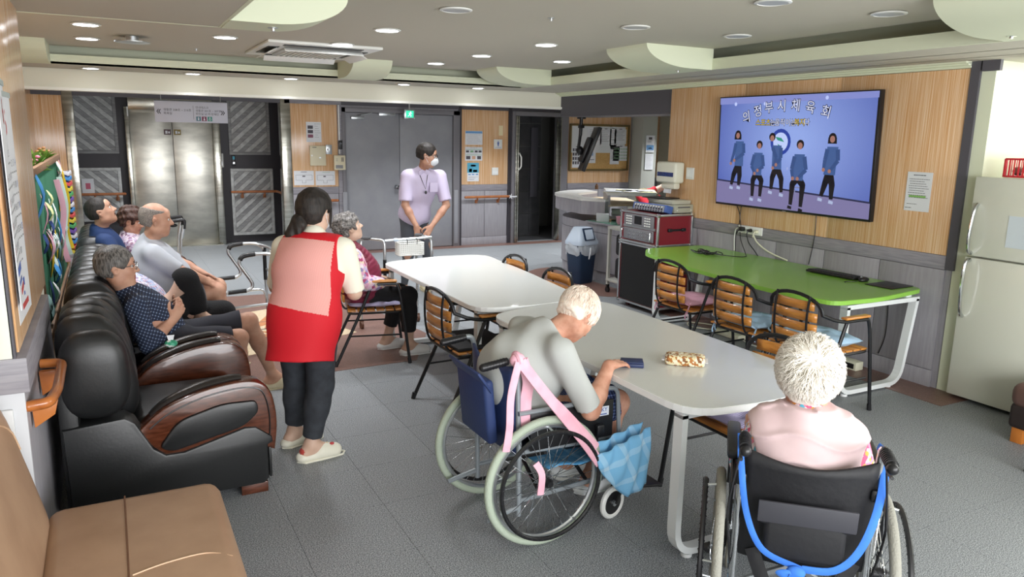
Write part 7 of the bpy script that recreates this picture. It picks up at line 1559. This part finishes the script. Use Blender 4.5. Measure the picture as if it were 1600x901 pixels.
# charms on the near clog
for k, cc in enumerate(('#c0484a', '#e3b93f', '#5a3a34')): b = MB(); b.ell(Vector(A(1.0-.03*k, 4.0+.012*k, .078)-np.array(t.location)), (.014, .012, .008), 8, 6); O('shoe_charm', b, mat('charm'+cc, C(cc), .5), t)
for dx, dy in ((-.065, 0), ): b = MB(); b.ell(Vector(A(.845, 3.995, .055)-np.array(t.location)), (.03, .034, .03), 12, 8); O('shoe_lining', b, mat('red_lining', C('#b9443c'), .7), t)

# ---- standing man, far
J = dict(pelvis=(2.97, 7.90, .90), neck=(3.01, 7.74, 1.415), head=(3.035, 7.66, 1.575), shR=(2.84, 7.76, 1.345), shL=(3.215, 7.74, 1.345), elR=(2.80, 7.72, 1.05), elL=(3.255, 7.66, 1.04), wrR=(2.88, 7.60, .83), wrL=(3.03, 7.55, .82),
         hipR=(2.90, 7.92, .88), hipL=(3.05, 7.92, .88), knR=(2.88, 7.86, .48), knL=(3.13, 7.90, .48), anR=(2.89, 8.04, .09), anL=(3.19, 8.18, .09), toeR=(2.87, 7.88, .03), toeL=(3.17, 8.02, .03))
def man_hair(t, c, R, s): hair_cap(m_bkh, .013, side_z=-.02, nape=-.05, noise=.001)(t, c, R, s)
m_ls = mat('pale_lilac_shirt', C('#c8bcd8'), .8, kind='stripe', col2=C('#d2c8e0'), scale=60)
t, c, R = person('man in pale lilac short-sleeved shirt, glasses and mask, standing before the double doors', J, (.84, -.52, -.12), s=1.06, skin=m_skin_r, res=.008, top=(m_ls, .003), sleeve=.85, hem=.01, bottom=mat('slate_trousers', C('#4f535b'), .8), legt=1.92, legw=1.0, shoes=(mat('beige_clog', C('#d3c9a6'), .55), 'clog', 0.0, m_brow), hair=man_hair, mask=True, glasses=m_black, handdir={'R': ((.12, -.05, -1), (0, -1, 0)), 'L': ((-.55, -.15, -.75), (0, -1, .2))}, hcurl=.25, w=1.0, seed=2, topg=.026, legg=.004)
b = MB(); o = np.array(t.location)
b.tube([Vector(A(*p)-o) for p in ((2.935, 7.70, 1.42), (2.95, 7.655, 1.36), (2.99, 7.60, 1.22), (3.03, 7.65, 1.36), (3.055, 7.70, 1.42))], .004, 5); O('lanyard', b, m_black, t)
b = MB(); b.ell(Vector(A(2.99, 7.595, 1.19)-o), (.014, .01, .02), 10, 6); O('whistle', b, m_black, t)
for sx in (-1, 1): b = MB(); b.box(Vector(A(2.995+sx*.035, 7.655, 1.40)-o), (.055, .012, .045), (.3, sx*.5, 0), .004); O('collar_point', b, m_ls, t)
b = MB(); b.box(Vector(A(3.09, 7.615, 1.24)-o), (.09, .006, .10), None, .002); O('chest_pocket', b, m_ls, t)

# ---- seated woman in the maroon vest
J = dict(pelvis=(1.74, 5.83, .53), neck=(1.60, 5.83, .925), head=(1.645, 5.83, 1.065), shR=(1.625, 5.675, .86), shL=(1.625, 5.985, .86), elR=(1.70, 5.60, .655), elL=(1.72, 6.06, .66), wrR=(1.90, 5.66, .635), wrL=(1.92, 5.98, .63),
         hipR=(1.76, 5.75, .52), hipL=(1.76, 5.92, .52), knR=(2.10, 5.73, .50), knL=(2.10, 5.95, .49), anR=(2.10, 5.72, .09), anL=(1.99, 5.97, .09), toeR=(2.25, 5.72, .03), toeL=(2.14, 5.98, .03))
def salt(t, c, R, s): hair_cap(m_salt, .020, side_z=-.01, nape=-.05, noise=.007, fr=75, grow=(1.02, 1.04, .98))(t, c, R, s)
m_mar = mat('maroon_quilt', C('#6d1730'), .45, kind='noise', col2=C('#7d2440'), scale=12); m_flor = multi('pink_patchwork', [C('#d9a2bd'), C('#e3d5dc'), C('#b9a8c9'), C('#a8456e'), C('#dcc9b0'), C('#e6bfd0'), C('#8f86b0')], 42)
t, c, R = person('old woman with curly salt-and-pepper hair and maroon quilted vest, sitting sideways', J, (.93, -.05, .36), s=.96, skin=m_skin, res=.007, top=(m_flor, .002), sleeve=1.78, hem=.05, bottom=mat('black_trousers', C('#131316'), .85), legt=1.72, legw=1.08, shoes=(mat('white_slip_on', C('#e5e8e8'), .45), 'slip', 0.0, mat('shoe_badge', C('#a8456e'), .5)), hair=salt, handdir={'R': ((.9, .1, -.25), (0, -.4, .9)), 'L': ((.9, -.1, -.2), (0, .3, .9))}, hcurl=.45, belly=.05, w=1.0, seed=3, browm=m_skin)
JJ = {k: np.array(v, float) for k, v in J.items()}; G = Soft(); torso_prims(G, JJ, .034, 1.0, .05); upv = nz(JJ['neck']-JJ['pelvis']); G.cap(JJ['neck']-upv*.05, JJ['neck']+upv*.03, .075, .066, .05); G.cut(JJ['pelvis']-upv*.07, -upv)
for q in 'RL': sg = -1 if q == 'R' else 1; G.cut(JJ['sh'+q]+A(0, -sg*.004, 0), (0, sg*1.0, .05), .14)
G.cut(JJ['neck']+upv*.035, upv, .15); G.disp(lambda X, Y, Z: -.006*np.abs(np.sin((Z*upv[2]+X*upv[0])*88))**.6+.002*np.sin(30*X)*np.sin(40*Y)); soft_obj('quilted_vest', G, .006, m_mar, t)

# ---- old man in checked shirt, reclining on the sofa
J = dict(pelvis=(.27, 5.03, .50), neck=(.045, 5.03, .835), spine=(.12, 5.03, .65), head=(.005, 5.02, .985), shR=(.085, 4.85, .775), shL=(.085, 5.21, .79), elR=(.13, 4.76, .555), elL=(.22, 5.30, .60), wrR=(.285, 4.90, .67), wrL=(.32, 5.12, .69),
         hipR=(.30, 4.95, .50), hipL=(.30, 5.12, .50), knR=(.66, 4.93, .50), knL=(.755, 5.14, .555), anR=(.63, 4.95, .12), anL=(.925, 5.32, .10), toeR=(.77, 4.95, .03), toeL=(1.07, 5.33, .03))
def grey_side(t, c, R, s): hair_cap(m_gryh, .014, side_z=-.015, nape=-.05, noise=.0012)(t, c, R, s)
m_pl = plaid('navy_white_check', C('#151e33'), C('#30405f'), C('#aab9cb'), 58, (0, math.radians(-25), 0), (0, 2))
t, c, R = person('old man in navy and white checked shirt and rimless glasses, reclining on the sofa', J, (.97, -.10, .06), s=1.04, skin=m_skin_r, res=.007, top=(m_pl, .004), sleeve=1.45, hem=-.03, bottom=mat('dark_shorts', C('#23242e'), .85), legt=.88, legw=1.1, shoes=(mat('beige_slipper', C('#c9bfa2'), .6), 'slip', 0.0), hair=grey_side, glasses=m_chrome, handdir={'R': ((.55, .5, .75), (.3, -.8, .2)), 'L': ((.3, -.75, .5), (.8, .1, .3))}, hcurl=1.0, w=1.02, belly=.03, seed=4, jaw=1.05)
# ---- person hidden behind him, floral sleeve, knee up
J = dict(pelvis=(.24, 5.60, .50), neck=(.06, 5.60, .80), head=(-.03, 5.60, .925), shR=(.10, 5.44, .745), shL=(.10, 5.76, .745), elR=(.17, 5.36, .58), elL=(.2, 5.84, .58), wrR=(.30, 5.52, .665), wrL=(.27, 5.68, .62),
         hipR=(.27, 5.53, .50), hipL=(.27, 5.68, .50), knR=(.405, 5.50, .79), knL=(.66, 5.72, .50), anR=(.50, 5.55, .52), anL=(.68, 5.72, .12), toeR=(.62, 5.56, .47), toeL=(.80, 5.72, .03))
m_flb = multi('pale_blue_floral', [C('#c5cbe0'), C('#8fa3cf'), C('#d9b9c6'), C('#e2e2ea'), C('#b6c3de'), C('#9a7f9e')], 75)
t, c, R = person('person in pale floral top and black knit trousers, knee up, behind the checked-shirt man', J, (.95, -.1, -.1), s=.90, skin=m_skin, res=.009, top=(m_flb, .003), sleeve=.95, hem=.02, bottom=mat('black_knit', C('#0f0f12'), .95, bump=.4, scale=120), legt=1.85, legw=1.25, hair=hair_cap(m_gryh, .010), handdir={'R': ((.5, .6, .1), (0, -.3, .9)), 'L': ((.6, -.6, .1), (0, .3, .9))}, hcurl=.7, seed=5)
# ---- heavy man in the pale grey T-shirt
J = dict(pelvis=(.26, 6.13, .56), neck=(.225, 6.13, 1.00), spine=(.25, 6.13, .76), head=(.285, 6.12, 1.145), shR=(.24, 5.94, .915), shL=(.24, 6.33, .915), elR=(.42, 5.90, .775), elL=(.44, 6.38, .77), wrR=(.575, 5.98, .70), wrL=(.60, 6.30, .69),
         hipR=(.30, 6.04, .54), hipL=(.30, 6.24, .54), knR=(.66, 6.02, .60), knL=(.70, 6.30, .58), anR=(.68, 6.0, .11), anL=(.72, 6.32, .11), toeR=(.82, 6.0, .03), toeL=(.86, 6.32, .03))
def bald(t, c, R, s):
    def ex(G, P, M, s): G.ell(P(0, .02, .125), (.085*s, .115*s, .07*s), M, .012, 's')
    hair_cap(m_buzz, .004, side_z=-.02, nape=-.05, noise=.0008, extra=ex)(t, c, R, s)
m_gts = mat('pale_grey_tshirt', C('#b3b7bf'), .85)
t, c, R = person('heavy bald old man in pale grey T-shirt and shorts, leaning forward on the sofa', J, (.98, -.06, -.02), s=1.06, skin=m_skin_r, res=.008, top=(m_gts, .006), sleeve=.90, hem=-.02, bottom=mat('grey_shorts', C('#6d6f77'), .85), legt=.78, legw=1.15, shoes=(mat('beige_slipper', C('#c9bfa2'), .6), 'slip', 0.0), hair=bald, handdir={'R': ((.75, .1, -.45), (.3, -.5, .7)), 'L': ((.75, -.1, -.45), (.3, .5, .7))}, hcurl=.3, w=1.18, belly=.10, fat=1.15, jaw=1.2, rnd=1.06, seed=6)
tag(O('grey_cushion', MB().box((0, 0, .15), (.12, .42, .30), None, .05, 3), mat('charcoal_cushion', C('#3a3b40'), .8), loc=(.05, 6.13, .46)), 'dark grey cushion behind the heavy bald man', 'cushion')
# ---- man in blue, head back
J = dict(pelvis=(.06, 7.02, .54), neck=(-.11, 7.0, .985), spine=(-.03, 7.02, .74), head=(-.075, 6.98, 1.135), shR=(-.07, 6.82, .905), shL=(-.07, 7.19, .905), elR=(.06, 6.74, .70), elL=(.05, 7.27, .68), wrR=(.20, 6.84, .72), wrL=(.26, 7.17, .62),
         hipR=(.10, 6.94, .52), hipL=(.10, 7.11, .52), knR=(.52, 6.92, .52), knL=(.52, 7.14, .52), anR=(.62, 6.92, .10), anL=(.62, 7.14, .10), toeR=(.77, 6.92, .03), toeL=(.77, 7.14, .03))
t, c, R = person('man in dark blue shirt with cropped black hair, head back and mouth open, farthest sofa', J, (.90, -.12, .42), s=1.0, skin=m_skin_r, res=.009, top=(mat('blue_shirt', C('#1d3562'), .8), .003), sleeve=.9, hem=0, bottom=mat('dark_trousers2', C('#26272e'), .85), legt=1.85, shoes=(mat('white_slip_on', C('#e5e8e8'), .45), 'clog', 0.0), hair=hair_cap(m_bkh, .006, side_z=-.02, nape=-.05, noise=.0008), open_mouth=True, hcurl=.4, handdir={'R': ((.9, .2, -.2), (0, -.3, .9)), 'L': ((.9, -.2, -.2), (0, .3, .9))}, seed=7)
# ---- woman with brown curls, floral blouse
J = dict(pelvis=(.20, 7.62, .52), neck=(.12, 7.60, .855), head=(.155, 7.58, .985), shR=(.13, 7.45, .79), shL=(.13, 7.76, .79), elR=(.18, 7.40, .58), elL=(.2, 7.82, .58), wrR=(.38, 7.47, .58), wrL=(.38, 7.74, .58),
         hipR=(.22, 7.55, .52), hipL=(.22, 7.70, .52), knR=(.60, 7.54, .51), knL=(.60, 7.72, .51), anR=(.66, 7.54, .10), anL=(.66, 7.72, .10), toeR=(.80, 7.54, .03), toeL=(.80, 7.72, .03))
m_flp2 = multi('lilac_floral_blouse', [C('#cdbdd2'), C('#a77f96'), C('#e3d9e6'), C('#8f6f8c'), C('#dccbd6'), C('#b9a5c4')], 55)
t, c, R = person('old woman with dark brown curls and lilac floral blouse, between the two men', J, (.86, -.42, -.22), s=.98, skin=m_skin_o, res=.009, top=(m_flp2, .003), sleeve=1.4, hem=0, bottom=mat('dark_trousers2', C('#26272e'), .85), legt=1.85, shoes=(mat('white_slip_on', C('#e5e8e8'), .45), 'clog', 0.0), hair=hair_cap(m_brnh, .026, side_z=-.02, nape=-.06, noise=.006, fr=80), hcurl=.5, seed=8)

# ---- white-haired man in the navy wheelchair, bent over the table
J = dict(pelvis=(1.66, 2.94, .53), spine=(1.585, 2.935, .74), neck=(1.735, 2.90, .925), head=(1.885, 2.875, .985), shR=(1.72, 2.735, .865), shL=(1.70, 3.09, .885), elR=(1.83, 2.655, .60), elL=(1.86, 3.19, .68), wrR=(1.985, 2.745, .765), wrL=(2.0, 3.10, .60),
         hipR=(1.72, 2.86, .52), hipL=(1.72, 3.02, .52), knR=(2.10, 2.83, .54), knL=(2.11, 3.05, .54), anR=(1.96, 2.83, .17), anL=(1.96, 3.05, .17), toeR=(2.10, 2.82, .115), toeL=(2.10, 3.05, .115))
def white_short(t, c, R, s):
    hair_cap(m_wht2, .009, side_z=-.035, nape=-.058, noise=.0015, fr=150)(t, c, R, s)
    hair_strands('hair_strands', c+R[1]*(-.016)*s+R[2]*.034*s, R, s, (.087, .106, .097), (0, -.35, .95), 1500, .060, .0016, m_wht2, t, lambda d: (d[2] > -.35 or d[1] < .0) and not (d[1] > .50 and d[2] < .35) and not (d[2] < -.75) and not (abs(d[0]) > .8 and d[2] < -.2 and d[1] > -.3), 3, .15, .001, .02)
m_lg = mat('light_grey_tshirt', C('#b5b8b5'), .85); m_navch = plaid('navy_check_shorts', C('#1f2a4e'), C('#5468a0'), C('#aab6d4'), 60)
t, c, R = person('white-haired old man in light grey T-shirt bent over the table in the navy wheelchair', J, (.62, .10, -.78), s=1.0, skin=m_skin_o, res=.006, tilt=.1, top=(m_lg, .008), sleeve=.93, hem=-.02, bottom=m_navch, legt=.95, legw=1.15, shoes=(mat('white_slip_on', C('#e5e8e8'), .45), 'slip', .105, m_brow), hair=white_short, handdir={'R': ((.80, .22, -.05), (0, -.12, 1)), 'L': ((.9, 0, -.2), (0, 0, 1))}, hcurl=.30, w=1.08, belly=.06, fat=1.08, seed=9, neckcut=.03)
# ---- white-haired woman in the black wheelchair
h = A(.692, .722, 0); rt = A(.722, -.692, 0); B0 = A(2.10, 1.71, 0)
def bp(f_, r_, z): return tuple(B0+h*f_+rt*r_+A(0, 0, z))
J = dict(pelvis=bp(.03, 0, .51), neck=bp(.035, 0, .845), head=bp(.075, -.005, .98), shR=bp(.03, .135, .775), shL=bp(.03, -.135, .785), elR=bp(.05, .205, .63), elL=bp(.07, -.195, .63), wrR=bp(.26, .20, .70), wrL=bp(.27, -.17, .69),
         hipR=bp(.08, .085, .50), hipL=bp(.08, -.085, .50), knR=bp(.45, .10, .49), knL=bp(.45, -.10, .49), anR=bp(.55, .10, .19), anL=bp(.55, -.10, .19), toeR=bp(.69, .11, .125), toeL=bp(.69, -.11, .125))
def white_fluff(t, c, R, s):
    hair_cap(m_wht, .022, side_z=-.04, nape=-.115, noise=.004, fr=70, grow=(1.03, 1.0, 1.03))(t, c, R, s)
    hair_strands('hair_strands', c+R[1]*(-.018)*s+R[2]*.032*s, R, s, (.096, .114, .106), (.0, -.80, .45), 2600, .075, .0016, m_wht, t, lambda d: (d[2] > -.93 and d[1] < .35) or d[2] > .25, 5, .10, .0050, .07)
m_pk_v = mat('pale_pink_quilt', C('#cdb3b5'), .7, kind='noise', col2=C('#d5bcbd'), scale=8); m_psy = multi('bright_floral_blouse', [C('#e0577c'), C('#f0e3e6'), C('#f2a24a'), C('#5ab0c9'), C('#e88aa5'), C('#e8d0d6')], 60)
t, c, R = person('white-haired old woman in pale pink padded vest, seen from behind in the black wheelchair', J, (.70, .70, -.10), s=1.0, skin=m_skin_o, res=.006, top=(m_psy, .002), sleeve=1.75, hem=0, bottom=mat('dark_trousers2', C('#26272e'), .85), legt=1.85, shoes=(mat('white_slip_on', C('#e5e8e8'), .45), 'clog', .105), hair=white_fluff, hcurl=.9, w=1.05, belly=.03, seed=10)
JJ = {k: np.array(v, float) for k, v in J.items()}; G = Soft(); torso_prims(G, JJ, .036, 1.0, .03)
for q in 'RL': G.ell(JJ['sh'+q]+A(0, 0, -.005), (.072, .072, .072), None, .05)
G.cap(JJ['neck']-A(0, 0, .04), JJ['neck']+A(0, 0, .03), .088, .076, .05); G.cut(JJ['neck']+A(0, 0, .045), (0, 0, 1), .15)
for q, sg in (('R', 1), ('L', -1)): G.cut(JJ['sh'+q]+rt*sg*.05+A(0, 0, 0), rt*sg*1.0+A(0, 0, -.35), .14)
G.disp(lambda X, Y, Z: -.008*np.exp(-((np.mod(Z+.02*np.sin(14*(X-Y)), .085)-.04)/.008)**2)+.003*np.sin(35*X+20*Z)*np.sin(28*Y)); soft_obj('padded_vest', G, .006, m_pk_v, t)
# ---- nurse behind the counter
J = dict(pelvis=(7.35, 9.65, .54), neck=(7.56, 9.48, 1.00), head=(7.80, 9.38, 1.13), shR=(7.26, 9.46, .95), shL=(7.60, 9.58, .95), elR=(7.24, 9.20, .78), elL=(7.74, 9.40, .78), wrR=(7.50, 9.05, .84), wrL=(7.75, 9.15, .84))
m_redk = mat('red_jumper', C('#c31d2c'), .85); m_vch = plaid('khaki_check_vest', C('#8f8260'), C('#5c5340'), C('#2f2b22'), 30)
t, c, R = person('person in red jumper and khaki checked vest working behind the counter', J, (.4, -.8, -.4), s=1.0, res=.010, top=(m_redk, .003), sleeve=1.8, hem=0, hair=hair_cap(m_bkh, .016), seed=11)
JJ = {k: np.array(v, float) for k, v in J.items()}; G = Soft(); torso_prims(G, JJ, .034, 1.0, 0)
for q in 'RL': sg = nz(JJ['shR']-JJ['shL'])*(1 if q == 'R' else -1); G.cut(JJ['sh'+q]+sg*.005, sg, .13)
G.cut(JJ['neck']+A(0, 0, .02), (0, 0, 1), .15); soft_obj('vest', G, .010, m_vch, t)
t = thing('office_chair', 'dark office chair under the person in the red jumper', 'chair', (7.35, 9.68, 0))
b = MB(); b.box((0, 0, .40), (.42, .42, .07), None, .03); O('seat', b, m_black, t); b = MB(); b.cyl((0, 0, .06), (0, 0, .37), .03); O('column', b, m_black, t)
for k in range(5): a = 2*PI*k/5; b = MB(); b.cyl((0, 0, .08), (.26*math.cos(a), .26*math.sin(a), .05), .018, n=8); b.ell((.26*math.cos(a), .26*math.sin(a), .028), .027, 8, 6); O('base_arm', b, m_black, t)
